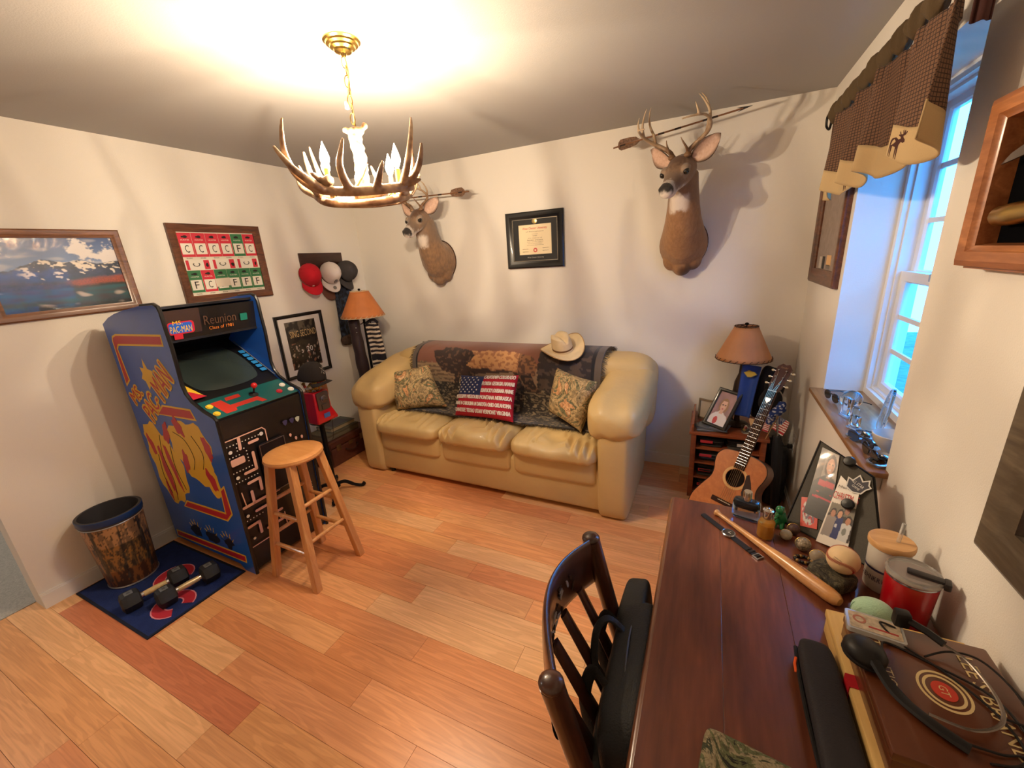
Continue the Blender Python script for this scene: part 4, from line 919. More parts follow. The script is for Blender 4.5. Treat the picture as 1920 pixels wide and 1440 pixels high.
# mountain photograph
F = FL(-2.147, 1.715, .015); w, h = .59, .44
t = frame('framed_picture', 'wooden framed print of a snowy mountain lake', F, w, h, .042, .024, m_oakf)
def mountain(u, v):
    mixc = lambda x, y, t: tuple(lerp(p_, q_, max(0, min(1, t))) for p_, q_ in zip(x, y))
    ss = lambda a, b_, x: (lambda t: t*t*(3-2*t))(max(0, min(1, (x-a)/(b_-a))))
    n = nz(u, v, 5, 1)+.5*nz(u, v, 12, 4)+.35*nz(u, v, 28, 9)+.25*nz(u, v, 60, 2); g = .8+.5*nz(u, v, 75, 6)
    sky = mixc(S(110, 140, 186), S(38, 72, 132), (v-.6)/.4)
    cl = ss(.12, .5, n+.9-2.2*math.hypot((u-.93)*1.3, (v-.80)*2.2))+ss(.1, .6, n+.5-1.9*math.hypot((u-.16)*.9, (v-.98)*2.6))+.35*ss(.2, .7, nz(u, v*2, 6, 14))
    sky = mixc(sky, S(226, 220, 218), cl)
    ridge = .60+.10*math.exp(-((u-.40)/.13)**2)+.08*math.exp(-((u-.66)/.11)**2)+.025*n+.04*ss(.75, 1, u)-.05*ss(.25, 0, u)
    sn = nz(u, v, 8, 21)+.8*nz(u+.3*v, v*1.4, 19, 3)+.5*nz(u, v, 44, 5)
    rock = mixc(S(58, 74, 110), S(34, 44, 56), .5+.7*n); rock = mixc(rock, S(44, 84, 92), .5*ss(.5, .36, v))
    rock = mixc(rock, S(232, 220, 204), ss(.25, .55, sn+2.2*(v-.50))*ss(.16, .26, u))
    forest = mixc(S(38, 48, 44), S(86, 70, 66), .5+.8*n)
    c = mixc(forest, rock, ss(.34, .44, v+.04*n-.06*ss(.35, .1, u)))
    red = ss(.30, .34, v+.015*n)*ss(.43, .37, v+.02*n-.06*(u-.5))*ss(.48, .62, u); c = mixc(c, S(184, 84, 58), .85*red*g)
    lake = mixc(S(44, 92, 98), S(70, 62, 66), .5+.9*nz(u, v*3, 7, 8)); lake = mixc(lake, S(206, 190, 178), .8*ss(.35, .6, nz(u, v*1.5, 6, 33))); lake = mixc(lake, S(40, 44, 44), ss(.12, .0, v+.05*n))
    c = mixc(lake, c, ss(.27, .31, v+.01*n))
    return mixc(c, sky, ss(ridge-.006, ridge+.006, v))
picture('print', m_print, t, F @ T(0, 0, .0065), w-.08, h-.08, 230, 170, mountain)
# framed hunting tags
F = FL(-1.306, 1.738); w, h = .606, .504
t = frame('framed_picture', 'walnut frame holding rows of red and green hunting tags lettered C and F', F, w, h, .05, .026, m_waln)
B().box((0, 0, .006), (w-.098, h-.098, .002), F).obj('mount', mat('tag_paper', S(226, 218, 200), .7), t, 0)
m_tr = mat('tag_red', S(206, 48, 66), .6); m_tg = mat('tag_green', S(58, 122, 78), .6); m_tw = mat('tag_white', S(232, 226, 212), .6); m_tk = mat('tag_ink', S(30, 26, 26), .6)
iw, ih = w-.10, h-.10; cw = iw/6
def tagcard(x, ytop, cwid, hh, m, letter):
    o = B().box((x, ytop-hh/2, .008), (cwid-.002, hh, .0012), F).obj('hunting_tag', m, t, 0)
    B().box((x, ytop-hh*.66, .0090), (cwid*.80, hh*.46, .0006), F).obj('tag_panel', m_tw, o, 0)
    b = B(); b.text(letter, x, ytop-hh*.66, hh*.32, F, z=.0094, w=cwid*.30); b.obj('lettering', m_tk, o, 0); B().prism(blobpts(x, ytop-hh*.16, cwid*.2, hh*.05, 12, .3, x), .0006, F, .0088).obj('tag_mark', m_tk, o, 0)
    b = B(); b.text('HUNTER', x, ytop-hh*.29, hh*.055, F, z=.0089, w=cwid*.6); b.obj('lettering', m_tw, o, 0)
for i, (k, l) in enumerate(zip('rrrrgr', 'CCCCFC')): tagcard(-iw/2+cw*(i+.5), ih/2-.006, cw, .150, m_tr if k == 'r' else m_tg, l)
for i, (k, l) in enumerate(zip('grgggg', 'FCFFFF')): tagcard(-iw/2+cw*(i+.5), -.040, cw, .142, m_tr if k == 'r' else m_tg, l)
for i in range(3):
    x = -iw/2+iw*(i+.5)/3
    o = B().box((x, -.005, .008), (iw/3-.004, .064, .0012), F).obj('hunting_tag', m_tw, t, 0)
    for dx, ww_ in ((.052, .035), (-.065, .018)): B().box((x+dx, -.005, .0090), (ww_, .06, .0006), F).obj('tag_band', m_tr, o, 0)
    b = B(); b.text('C', x-.012, -.005, .045, F, z=.0094, w=.022, ang=PI/2); b.obj('lettering', m_tk, o, 0)
    B().prism(blobpts(x+.055, -.008, .010, .012, 10, .3, i), .0004, F, .0094).obj('tag_mark', m_tk, o, 0)
b = B()
for i, s_ in enumerate(('ELKINS', 'ANTLERED', 'REGULAR', 'DEER', 'FALL', 'MUZZLE')):
    for yy, ww_ in ((.038, .42), (-ih/2+.010, .40)):
        b = B(); b.text(s_, -iw/2+cw*(i+.5), yy, .007, F, z=.0078, w=cw*ww_); b.obj('lettering', m_tk, t, 0)
B().box((-.045, -.125, .0105), (.10, .055, .001), F @ RZ(.03)).obj('paper_slip', mat('slip_paper', S(222, 210, 190), .7), t, 0)
# football poster
F = FL(-.818, 1.052); w, h = .452, .53
t = frame('framed_picture', 'black framed football poster lettered SING SECOND', F, w, h, .026, .022, m_bkf)
B().box((0, 0, .0055), (w-.05, h-.05, .002), F).obj('mount', mat('mount_white', S(226, 222, 216), .7), t, 0)
def poster(u, v):
    n = nz(u, v, 7, 3)+.6*nz(u, v, 16, 8); c = S(44, 38, 34) if n > -.1 else S(26, 22, 22)
    if v < .5 and nz(u, v, 14, 31)+.4*nz(u, v, 30, 2) > .42: c = S(176, 160, 144)
    if v < .55 and nz(u, v, 10, 12) > .45: c = S(140, 98, 80)
    if v > .78 and n > .1: c = S(92, 84, 72)
    return c
P2 = F @ T(.0, .005, .0075); picture('print', m_print, t, P2, .29, .40, 60, 80, poster)
b = B(); b.text('SING SECOND', .01, .095, .055, P2, w=.25, z=.0006); b.obj('lettering', mat('poster_gold', S(206, 176, 122), .5), t, 0)
b = B(); b.text('20', .045, -.045, .045, P2, w=.06, z=.0006); b.obj('lettering', m_wht, t, 0); b = B(); b.text('5', -.03, -.055, .03, P2, z=.0006); b.obj('lettering', m_wht, t, 0)
# diploma
F = FB(1.842, 1.776); w, h = .48, .418
t = frame('framed_diploma', 'black framed university diploma with a gold seal', F, w, h, .052, .03, m_bkf, 'diploma')
B().box((0, 0, .006), (w-.10, h-.10, .002), F).obj('mount', mat('mount_black', S(26, 26, 28), .6, coat=.3), t, 0)
B().ring(w-.10, h-.10, [(0, .008), (0, .011), (.006, .011), (.006, .008)], F).obj('fillet', mat('fillet_silver', S(150, 140, 126), .35, .8), t)
B().box((.0, .003, .0078), (.272, .222, .001), F).obj('diploma_sheet', mat('parchment', S(238, 220, 182), .6), t, 0)
b = B(); b.text('West Chester University', 0, .085, .022, F, w=.205, z=.0088); b.obj('lettering', m_tr, t, 0)
b = B()
for y, s_, ww_, hh in ((.062, 'of Pennsylvania', .15, .009), (.044, 'upon recommendation', .05, .006), (.032, 'has conferred', .035, .008), (.014, 'the degree of', .12, .007), (.0, 'Bachelor of Science', .13, .010), (-.014, 'with all the rights', .14, .006), (-.026, 'honors and privileges', .12, .006), (-.038, 'thereunto appertaining', .14, .006)): b = B(); b.text(s_, 0, y, hh, F, w=ww_, z=.0088); b.obj('lettering', mat('diploma_ink', S(110, 90, 76), .6), t, 0)
for x, y in ((-.085, -.066), (.085, -.062), (-.085, -.086), (.085, -.082)): b = B(); b.text('signature', x, y, .009, F, w=.05, z=.0088); b.obj('lettering', mat('diploma_ink', S(110, 90, 76), .6), t, 0)
annulus(0, -.076, .016, .009, .0006, F, z0=.0085).obj('seal', m_tr, t, 0)
b = B(); b.lathe([(.021, 0), (.021, .0015), (.017, .003), (.001, .003)], 24, F @ T(0, .138, .007)); b.obj('medallion', mat('medal_gold', S(200, 176, 120), .3, .9), t)
b = B(); b.text('West Chester University', 0, -.131, .012, F, w=.14, z=.0074); b.obj('lettering', mat('silver_ink', S(190, 186, 178), .5), t, 0)
# small frame by the window
F = FRt(-.405, 1.695); w, h = .58, .56
t = frame('framed_picture', 'brown wooden frame with grey mount beside the window valance', F, w, h, .075, .028, m_waln)
B().box((0, 0, .006), (w-.14, h-.14, .002), F).obj('mount', mat('mount_grey', S(150, 134, 124), .8, var=.12, vscale=30), t, 0)
for x, y, ww_, hh, c in ((-.12, -.17, .05, .06, S(190, 180, 170)), (-.05, -.17, .05, .065, S(30, 26, 26)), (.06, -.155, .09, .05, S(222, 176, 120)), (.06, -.188, .08, .02, S(120, 108, 98))):
    B().box((x, y, .0075), (ww_, hh, .001), F).obj('photo', mat('p_%d' % int(x*1000+y*7000), c, .6), t, 0)
# shadow box with a knife
F = FRt(-2.165, 1.735); w, h = .64, .325
m_oakl = wood('frame_light_oak', S(196, 128, 78), S(150, 90, 50), 1, 14, .4, .3)
t = thing('shadow_box', 'light oak shadow box holding a knife on black velvet', 'shadow box', F.translation)
B().ring(w, h, [(0, 0), (0, .05), (.012, .056), (.03, .05), (.034, .044), (.042, .040), (.045, .012), (.045, 0)], F).obj('frame', m_oakl, t, 30)
B().box((.0, -h/2+.004, .02), (w-.02, .02, .034), F).obj('hinge_rail', m_oakl, t, 20)
B().box((0, 0, .006), (w-.08, h-.08, .004), F).obj('velvet', mat('black_velvet', (.0015, .0015, .0022), .95, spec=.05), t, 0)
kn = thing('knife', 'bare steel knife blade mounted in the shadow box', 'knife', F @ V((-.2, .06, .02)))
KF = F @ T(-.275, .035, .03) @ RZ(.16)
B().prism([(0, 0), (.03, .012), (.12, .022), (.30, .026), (.30, -.004), (.10, -.006)], .004, KF).obj('blade', mat('knife_steel', S(120, 112, 106), .35, .9), kn, 20)
B().prism(rrect(.30, .42, -.008, .03, .008), .012, KF, -.004).obj('knife_handle', mat('knife_wood', S(70, 46, 32), .5), kn, 30)
sh = thing('knife_sheath', 'brass tipped knife sheath mounted below the blade', 'sheath', F @ V((-.15, -.06, .02)))
SF = F @ T(-.255, -.065, .026) @ RZ(.05) @ RY(PI/2)
B().lathe([(.001, 0), (.016, .002), (.020, .012), (.019, .03), (.021, .04), (.021, .07), (.019, .08), (.019, .15), (.001, .15)], 20, SF).obj('brass_tip', mat('aged_brass', S(190, 158, 90), .3, 1), sh)
B().lathe([(.0175, .15), (.0175, .42), (.001, .42)], 20, SF).obj('scabbard', mat('scabbard_black', S(24, 20, 20), .5), sh)
# grey frame beside the desk
F = FRt(-2.55, 1.245); w, h = .82, .41
m_gry = wood('frame_grey', S(122, 108, 90), S(84, 72, 58), 1, 12, .5, .2)
t = frame('framed_picture', 'weathered grey wooden frame on the wall above the headset', F, w, h, .075, .035, m_gry)
B().box((0, 0, .006), (w-.14, h-.14, .002), F).obj('mount', mat('mount_lilac', S(132, 126, 140), .8), t, 0)
B().box((0, 0, .0078), (w-.30, h-.26, .001), F).obj('print', mat('print_pale', S(206, 200, 196), .6), t, 0)
# ------------------------------------------------------------------ caps
def cap(label, M, c, brimc=None, logo=None, group='caps on the wall rack', buttonc=None, r=.088, bl=.075):
    loc = M.translation; t = thing('baseball_hat', label, 'cap', loc, group)
    m = mat('cap_%d_%d' % (int(c[0]*999), int(c[2]*999)), c, .9, bump=.3, bscale=300)
    mb = mat('cap_%d_%d' % (int((brimc or c)[0]*999), int((brimc or c)[2]*999)), brimc or c, .9, bump=.3, bscale=300)
    def dome(u, v):
        a = 2*PI*u; ph = PI/2*v; k = 1+.06*math.sin(a)*(1 if math.sin(a) > 0 else .5)
        return (math.cos(a)*r*.94*math.cos(ph)**.8, math.sin(a)*r*1.08*math.cos(ph)**.8*k, .125*math.sin(ph)**.95+.01*math.sin(a)*math.sin(2*ph))
    b = B(); b.grid(dome, 40, 14, cu=True, M=M); o = b.obj('crown', m, t, 80); md = o.modifiers.new('s', 'SOLIDIFY'); md.thickness = .003
    def brim(u, v):
        a = math.radians(lerp(22, 158, u)); e = v*bl*math.sin(PI*(.12+.76*u))**.6
        x, y = math.cos(a)*r*.95, math.sin(a)*r*1.13
        return (x*(1+.10*v), y+e, -.004-.030*(x/r)**2*(.4+v)+.004*v)
    b = B(); b.grid(brim, 28, 8, M=M); o = b.obj('brim', mb, t, 80); md = o.modifiers.new('s', 'SOLIDIFY'); md.thickness = .004
    B().sph((0, 0, .125), (.007, .007, .004), 10, 6, M).obj('button', m, t)
    b = B()
    for k in range(6):
        a = PI/6+PI*k/3; b.tube([M @ (V(dome(a/(2*PI), i/9))*1.012) for i in range(10)], .0008, 4)
    b.obj('seam', m, t)
    return t, dome
def onhat(b, M, dome, P, u0, v0, su, sv, k=1.02):
    b.add([M @ (V(dome(u0+x*su, v0+y*sv))*k) for x, y in P], [tuple(range(len(P)))])
def hung(y, z, yaw=0, roll_=0, lean=.35, x=.05):
    # crown pointing out of the left wall, brim down
    return T(x, y, z) @ RZ(yaw) @ Matrix(((0, 0, 1, 0), (-1, 0, 0, 0), (0, -1, 0, 0), (0, 0, 0, 1))) @ RX(lean) @ RZ(roll_)
rk = thing('cap_rack', 'dark wooden peg board rack for caps on the wall', 'rack', (0, -.478, 1.74))
B().bx(.0005, .018, -.70, -.253, 1.655, 1.795, .003).obj('board', wood('rack_wood', S(70, 34, 28), S(42, 20, 16), 1, 12, .4, .3), rk)
for y in (-.63, -.45, -.30): B().tube([(.018, y, 1.70), (.05, y, 1.705), (.066, y, 1.712)], [.006, .005, .007], 8).obj('peg', mat('peg_wood', S(60, 30, 22), .5), rk)
t, dm = cap('red baseball cap hanging on the peg rack', hung(-.665, 1.615, -.35, .12), S(190, 22, 40))
b = B(); MM = hung(-.665, 1.615, -.35, .12); onhat(b, MM, dm, rrect(-1, 1, -1, 1, .3), .22, .10, .016, .045); b.obj('logo', m_wht, t, 0)
t, dm = cap('white baseball cap with small badges hanging on the rack', hung(-.455, 1.62, -.25, .0), S(222, 212, 208))
MM = hung(-.455, 1.62, -.25, .0); b = B(); onhat(b, MM, dm, blobpts(0, 0, 1, 1, 14), .25, .25, .03, .13); b.prism(blobpts(.0, r_ if False else .135, .016, .016, 12), .002, MM, .006); b.obj('logo', mat('badge_grey', S(120, 116, 112), .7), t, 0)
t, dm = cap('charcoal baseball cap with a number badge hanging at the rack end', hung(-.285, 1.625, .10, -.1, x=.055), S(62, 58, 60))
MM = hung(-.285, 1.625, .10, -.1, x=.055); g, fs, tw, th_ = textgeo('40'); b = B(); b.add([MM @ (V(dm(.27-gx*.055, .22+gy*.12))*1.02) for gx, gy in g], fs); b.obj('lettering', mat('badge_pale', S(190, 186, 180), .7), t, 0)
cap('brown cap tucked behind the white cap on the rack', hung(-.46, 1.555, -.25, .0, .10, .020) @ Matrix.Diagonal((1, 1, .3, 1)), S(112, 74, 60), r=.082)
# blue cloth hanging from the rack
cl = thing('hanging_cloth', 'dark blue patterned cloth with a brown fur hem hanging below the rack', 'cloth', (.03, -.33, 1.0))
def clothcol(c):
    n = nz(c.y*30, c.z*30, 1, 3)+.5*nz(c.y*70, c.z*70, 1, 5)
    return S(50, 62, 84) if n > .15 else (S(30, 36, 54) if n > -.2 else S(20, 22, 32))
b = B(); b.grid(lambda u, v: (.035+.012*math.sin(u*9+v), lerp(-.425, -.225, u)+.02*(1-v)*(u-.5), lerp(1.04, 1.66, v)), 40, 80); o = b.obj('cloth', painted('cloth_blue', .9), cl, 80, colfn=clothcol); md = o.modifiers.new('s', 'SOLIDIFY'); md.thickness = .012
b = B(); b.cush((.038, -.328, 1.005), (.06, .235, .095), .6, .5, 40, 20, fn=wr(.010, 40, 3)); b.obj('fur_hem', mat('fur_brown', S(70, 54, 46), .95, bump=1, bscale=160, var=.4, vscale=50), cl, 80)
# ------------------------------------------------------------------ lamps with laced shades
def shade(t, x, y, z0, z1, r0_, r1_, m, thread):
    b = B(); b.grid(lambda u, v: (x+lerp(r0_, r1_, v)*math.cos(2*PI*u), y+lerp(r0_, r1_, v)*math.sin(2*PI*u), lerp(z0, z1, v)+.004*abs(math.sin(u*2*PI*10))*(1-v)), 80, 10, cu=True)
    o = b.obj('lamp_shade', m, t, 80); md = o.modifiers.new('s', 'SOLIDIFY'); md.thickness = .002
    n = 26
    for zz, rr, k in ((z0, r0_, n), (z1, r1_, 14)):
        b = B()
        b.tube([(x+rr*math.cos(2*PI*i/40), y+rr*math.sin(2*PI*i/40), zz) for i in range(40)], .0028, 6, closed=True)
        for i in range(k):
            a = 2*PI*i/k; a2 = a+2*PI/k*.55; s_ = 1 if zz == z0 else -1
            q = [(x+rr*1.012*math.cos(a), y+rr*1.012*math.sin(a), zz-.003*s_), (x+rr*1.006*math.cos((a+a2)/2), y+rr*1.006*math.sin((a+a2)/2), zz+.008*s_), (x+rr*1.0*math.cos(a2), y+rr*1.0*math.sin(a2), zz+.015*s_)]
            b.tube(q, .0022, 4)
        b.obj('lacing', thread, o)
    b = B()
    for a in (0, 2.1, 4.2): b.tube([(x, y, z1-.004), (x+r1_*math.cos(a), y+r1_*math.sin(a), z1)], .0022, 5)
    b.obj('spider', mat('iron_black', S(24, 22, 22), .5, .6), t)
    B().lathe([(.003, z1-.01), (.003, z1+.006), (.010, z1+.008), (.012, z1+.016), (.007, z1+.022), (.001, z1+.023)], 14, T(x, y, 0)).obj('finial', mat('iron_black', S(24, 22, 22), .5, .6), t)
m_parch = mat('parchment_shade', S(198, 120, 66), .6, var=.12, vscale=8); m_parch2 = mat('parchment_shade_pale', S(192, 132, 84), .6, var=.12, vscale=8)
m_iron = mat('iron_black', S(24, 22, 22), .5, .6); m_thr = mat('lace_pale', S(206, 184, 150), .8); m_thd = mat('lace_dark', S(84, 58, 40), .8)
lx, ly = .335, -.425
fl_ = thing('floor_lamp', 'iron floor lamp with an orange parchment shade in the corner', 'lamp', (lx, ly, 0))
shade(fl_, lx, ly, 1.235, 1.455, .187, .077, m_parch, m_thr)
B().lathe([(.001, 0), (.11, 0), (.115, .008), (.03, .022), (.012, .04), (.011, 1.22), (.018, 1.225), (.018, 1.29), (.001, 1.29)], 20, T(lx, ly, 0)).obj('pole', m_iron, fl_)
b = B()
for s_ in (-1, 1): b.tube(smoothpath([(lx, ly, 1.19), (lx+s_*.045, ly, 1.165), (lx+s_*.075, ly, 1.185), (lx+s_*.07, ly, 1.215)], 5), .004, 6)
b.obj('scroll_arm', m_iron, fl_); B().tube(smoothpath([(lx+.017, ly-.017, 1.26), (lx+.03, ly-.03, 1.24), (lx+.022, ly-.022, 1.20)], 4), .0015, 5).obj('pull_chain', m_brass, fl_)
# dark coat hanging from the lamp, striped scarf
co = thing('jacket', 'dark brown leather jacket sleeve hanging beside the corner lamp', 'jacket', (.24, -.44, .42))
def sleeve(u, v):
    a = 2*PI*u; z = lerp(.42, 1.20, v); cx = lerp(.30, .285, v); cy = lerp(-.475, -.50, v); k = 1+.10*nz(a, v*6, 1, 2)*.5
    return (cx+math.cos(a)*.048*k, cy+math.sin(a)*.062*k*(1-.25*v)+.003*math.sin(v*26+a), z)
b = B(); b.grid(sleeve, 32, 50, cu=True); b.obj('sleeve', mat('leather_dark', S(52, 38, 40), .42, bump=.3, bscale=70), co, 80)
B().sph((.285, -.50, 1.20), (.045, .055, .03)).obj('shoulder', mat('leather_dark', S(52, 38, 40), .42), co)
for zz in (1.11, 1.15): B().sph((.338, -.535, zz), .006).obj('snap', mat('snap_steel', S(180, 180, 184), .25, 1), co)
sf = thing('scarf', 'black and cream striped scarf with a round emblem draped by the lamp', 'scarf', (.40, -.40, .40))
SFR = FR((.42, -.425, .78), (.80, .60, 0), (.06, -.06, 1))
def scarfcol(c):
    q = SFR.inverted() @ c; v = q.y; x = q.x
    r_ = math.hypot(x-.005, v+.20)
    if r_ < .085:
        if .060 < r_ < .066 or r_ < .012: return S(210, 196, 176)
        if .066 <= r_ < .08 and math.sin(math.atan2(v+.2, x)*14) > .2: return S(206, 192, 172)
        if r_ < .05 and (abs(x-.005+.5*(v+.2)) < .010 or abs(x-.02) < .006): return S(196, 180, 166)
        return S(40, 32, 40)
    if .06 < v < .115: return S(26, 24, 34)
    return S(206, 190, 170) if math.sin(v*160+x*8) > .1 else S(34, 28, 36)
b = B(); b.grid(lambda u, v: SFR @ V(((u-.5)*(.105+.05*(1-v))+.02*math.sin(v*3), (v-.5)*.80+.0, .010*math.sin(u*8+v*3))), 40, 200); o = b.obj('knit', painted('scarf_knit', .95, 0, .4, 300), sf, 80, colfn=scarfcol); md = o.modifiers.new('s', 'SOLIDIFY'); md.thickness = .006
b = B(); b.tube(smoothpath([SFR @ V((-.045, .40, 0)), SFR @ V((-.01, .425, .012)), SFR @ V((.03, .43, .01)), SFR @ V((.055, .40, 0))], 5), [.012]*16, 8); b.obj('knot', mat('scarf_dark', S(30, 26, 34), .95), sf)
# ------------------------------------------------------------------ suitcase, box and book
m_cas = mat('suitcase_leather', S(92, 50, 36), .5, bump=.4, bscale=50, var=.25, vscale=12)
su = thing('suitcase', 'old brown leather suitcase lying flat against the wall', 'suitcase', (.14, -.76, 0))
B().bx(.02, .275, -1.02, -.51, .0, .165, .012, seg=3).obj('body', m_cas, su); B().bx(.018, .277, -1.022, -.508, .17, .235, .012, seg=3).obj('lid', m_cas, su)
for y0 in (-1.0, -.53): B().bx(.255, .281, y0-.02, y0+.02, .02, .215, .006).obj('corner_guard', mat('leather_guard', S(62, 32, 24), .5), su)
b = B(); b.tube(smoothpath([(.277, -.83, .12), (.295, -.82, .11), (.305, -.765, .095), (.295, -.71, .11), (.277, -.70, .12)], 6), .007, 8); b.obj('handle', mat('leather_guard', S(62, 32, 24), .5), su)
for y0 in (-.90, -.63):
    c_ = B().bx(.275, .283, y0-.025, y0+.025, .135, .19, .003).obj('latch', mat('latch_brass', S(150, 120, 80), .4, .8), su)
B().bx(.276, .280, -.79, -.74, .14, .175, .002).obj('lock', mat('latch_brass', S(150, 120, 80), .4, .8), su)
bo = thing('storage_box', 'flat grey box lying on the suitcase', 'box', (.13, -.79, .236)); B().bx(.03, .245, -.98, -.62, .2365, .272, .003).obj('tray', mat('box_grey', S(116, 106, 86), .7), bo); B().bx(.028, .247, -.982, -.618, .2725, .292, .003).obj('lid', mat('box_grey_dark', S(98, 92, 76), .7), bo)
bk = thing('book', 'grey hardback book lying on the flat box', 'book', (.13, -.76, .293)); B().bx(.05, .225, -.90, -.64, .2965, .325).obj('pages', mat('book_pages', S(176, 158, 124), .8), bk, 0)
b = B(); b.bx(.047, .23, -.905, -.635, .2925, .2962).bx(.047, .23, -.905, -.635, .3253, .329).bx(.047, .0495, -.905, -.635, .2925, .329); b.obj('cover', mat('book_cover', S(88, 88, 80), .5), bk, 0)
B().bx(.07, .21, -.86, -.68, .3291, .3296).obj('cover_print', mat('book_print', S(62, 60, 70), .5), bk, 0)
# ------------------------------------------------------------------ gumball machine on an iron stand
gx, gy = .60, -1.265
gm = thing('gumball_machine', 'red gumball machine on a black cast iron stand behind the arcade cabinet', 'gumball machine', (gx, gy, 0))
m_gred = mat('gumball_red', S(196, 20, 34), .25, coat=.6); m_gmet = mat('gumball_metal', S(116, 106, 104), .35, .85)
b = B(); b.lathe([(.001, .05), (.045, .05), (.035, .07), (.02, .10), (.018, .30), (.024, .32), (.018, .34), (.018, .56), (.05, .58), (.075, .59), (.075, .60), (.001, .60)], 20, T(gx, gy, 0)); b.obj('stand_column', m_iron, gm)
for k in range(4):
    a = PI/4+PI/2*k; d_ = V((math.cos(a), math.sin(a), 0)); o_ = V((gx, gy, 0))
    b = B(); b.tube(smoothpath([o_+d_*.02+V((0, 0, .07)), o_+d_*.08+V((0, 0, .075)), o_+d_*.14+V((0, 0, .035)), o_+d_*.19+V((0, 0, .014)), o_+d_*.215+V((0, 0, .02)), o_+d_*.205+V((0, 0, .034))], 5), [.014]*10+[.012]*16, 8); b.obj('stand_foot', m_iron, gm)
b = B(); b.add([(gx+sx*r_, gy+sy*r_, z_) for z_, r_ in ((.605, .088), (.62, .090), (.70, .066), (.83, .062)) for sx, sy in ((-1, -1), (1, -1), (1, 1), (-1, 1))], [(3, 2, 1, 0), (12, 13, 14, 15)]+[(i*4+j, i*4+(j+1) % 4, i*4+4+(j+1) % 4, i*4+4+j) for i in range(3) for j in range(4)])
o = b.obj('base', m_gred, gm, 25); md = o.modifiers.new('b', 'BEVEL'); md.width = .008; md.segments = 2
GF = FR((gx+.067, gy, .755), (0, 1, 0), (0, 0, 1)) 
B().prism(rrect(-.048, .048, -.062, .07, .012), .012, GF, -.004).obj('coin_plate', m_gmet, gm, 25)
B().lathe([(.026, .008), (.026, .016), (.020, .020), (.001, .020)], 20, GF @ T(0, .02, 0)).obj('coin_dial', m_gmet, gm); B().box((0, .02, .026), (.044, .010, .014), GF, .003).obj('coin_handle', m_gmet, gm)
B().prism(rrect(-.022, .022, -.055, -.018, .006), .010, GF, .004).obj('chute_flap', m_gmet, gm, 25)
B().prism(rrect(-.025, .025, -.118, -.085, .004), .002, GF @ RX(.0) @ T(0, 0, .017), 0).obj('sticker', mat('sticker_blue', S(70, 110, 180), .5), gm, 0)
GG = B().sph((gx, gy, .893), (.076, .076, .076), 28, 18); GG.obj('globe', mat('globe_glass', (.95, .97, .97), .02, trans=1, ior=1.1), gm)
random.seed(5)
for i in range(46):
    a = random.uniform(0, 2*PI); rr = .062*math.sqrt(random.random()); z_ = random.uniform(.840, .90); rr = min(rr, math.sqrt(max(.0001, .062**2-(z_-.893)**2)))
    B().sph((gx+rr*math.cos(a), gy+rr*math.sin(a), z_), .0115, 10, 6).obj('gumball', mat('gum_%d' % (i % 4), [S(206, 140, 40), S(214, 190, 90), S(190, 60, 40), S(226, 210, 180)][i % 4], .3), gm)
MC = T(gx, gy, .918) @ RZ(math.radians(-75)) @ RX(-.12)
t, dm = cap('black cap with crossed swords badge on top of the gumball machine', MC, S(44, 38, 36), group='caps near the arcade cabinet', r=.090, bl=.045)
b = B()
for s_ in (-1, 1): onhat(b, MC, dm, [(-1, -.12*s_ if False else -.9*s_-.13), (1, .9*s_-.13), (1, .9*s_+.13), (-1, -.9*s_+.13)], .25, .36, .035, .12, 1.03)
onhat(b, MC, dm, blobpts(0, -1.1, .25, .3, 8), .25, .36, .035, .12, 1.03); b.obj('badge', mat('badge_silver', S(206, 200, 190), .4, .5), t, 0)
fp = thing('leather_pouch', 'tan suede pouch hanging from the gumball machine', 'pouch', (gx-.06, gy+.13, .72))
b = B(); b.cush((gx-.045, gy+.095, .845), (.05, .085, .23), .5, .5, 32, 20, fn=lambda q: V((q.x*(1-.6*q.z), q.y*(1-1.4*q.z), q.z))); b.obj('pouch', mat('suede', S(150, 98, 56), .9, var=.15, vscale=20), fp, 80)
B().tube(smoothpath([(gx-.03, gy+.12, .76), (gx-.04, gy+.135, .60), (gx-.10, gy+.16, .40), (gx-.16, gy+.19, .34)], 6), .0022, 5).obj('cord', mat('cord_dark', S(60, 50, 40), .8), fp)
# ------------------------------------------------------------------ valance with moose border
VX, VY0, VY1, ZB, ZT = 3.555, -1.80, -.645, 1.835, 2.165
va = thing('window_valance', 'brown plaid ruffled valance with a cream moose border', 'curtain', (VX, (VY0+VY1)/2, ZB))
def vpt(u, v):
    """u along the rod, v up from the hem; deep soft folds that tighten towards the rod"""
    y = lerp(VY1, VY0, u); ph = u*2*PI*4.6
    f = math.sin(ph+.6*math.sin(ph*.5))+.35*math.sin(ph*2.1+1)
    d = lerp(.032, .012, v); z = lerp(ZB, ZT-.03, v)-.02*math.sin(u*2*PI*4.6+.8)*(1-v)
    if v > .86: d += .006*math.sin(u*2*PI*26)
    return V((VX-.004+d*f, y+.010*math.cos(ph)*(1-v), z))
m_plaid, t, p = _new('plaid_cloth')
tc = t.nodes.new('ShaderNodeTexCoord'); sx_ = t.nodes.new('ShaderNodeSeparateXYZ'); t.links.new(tc.outputs['Object'], sx_.inputs[0])
outs = []
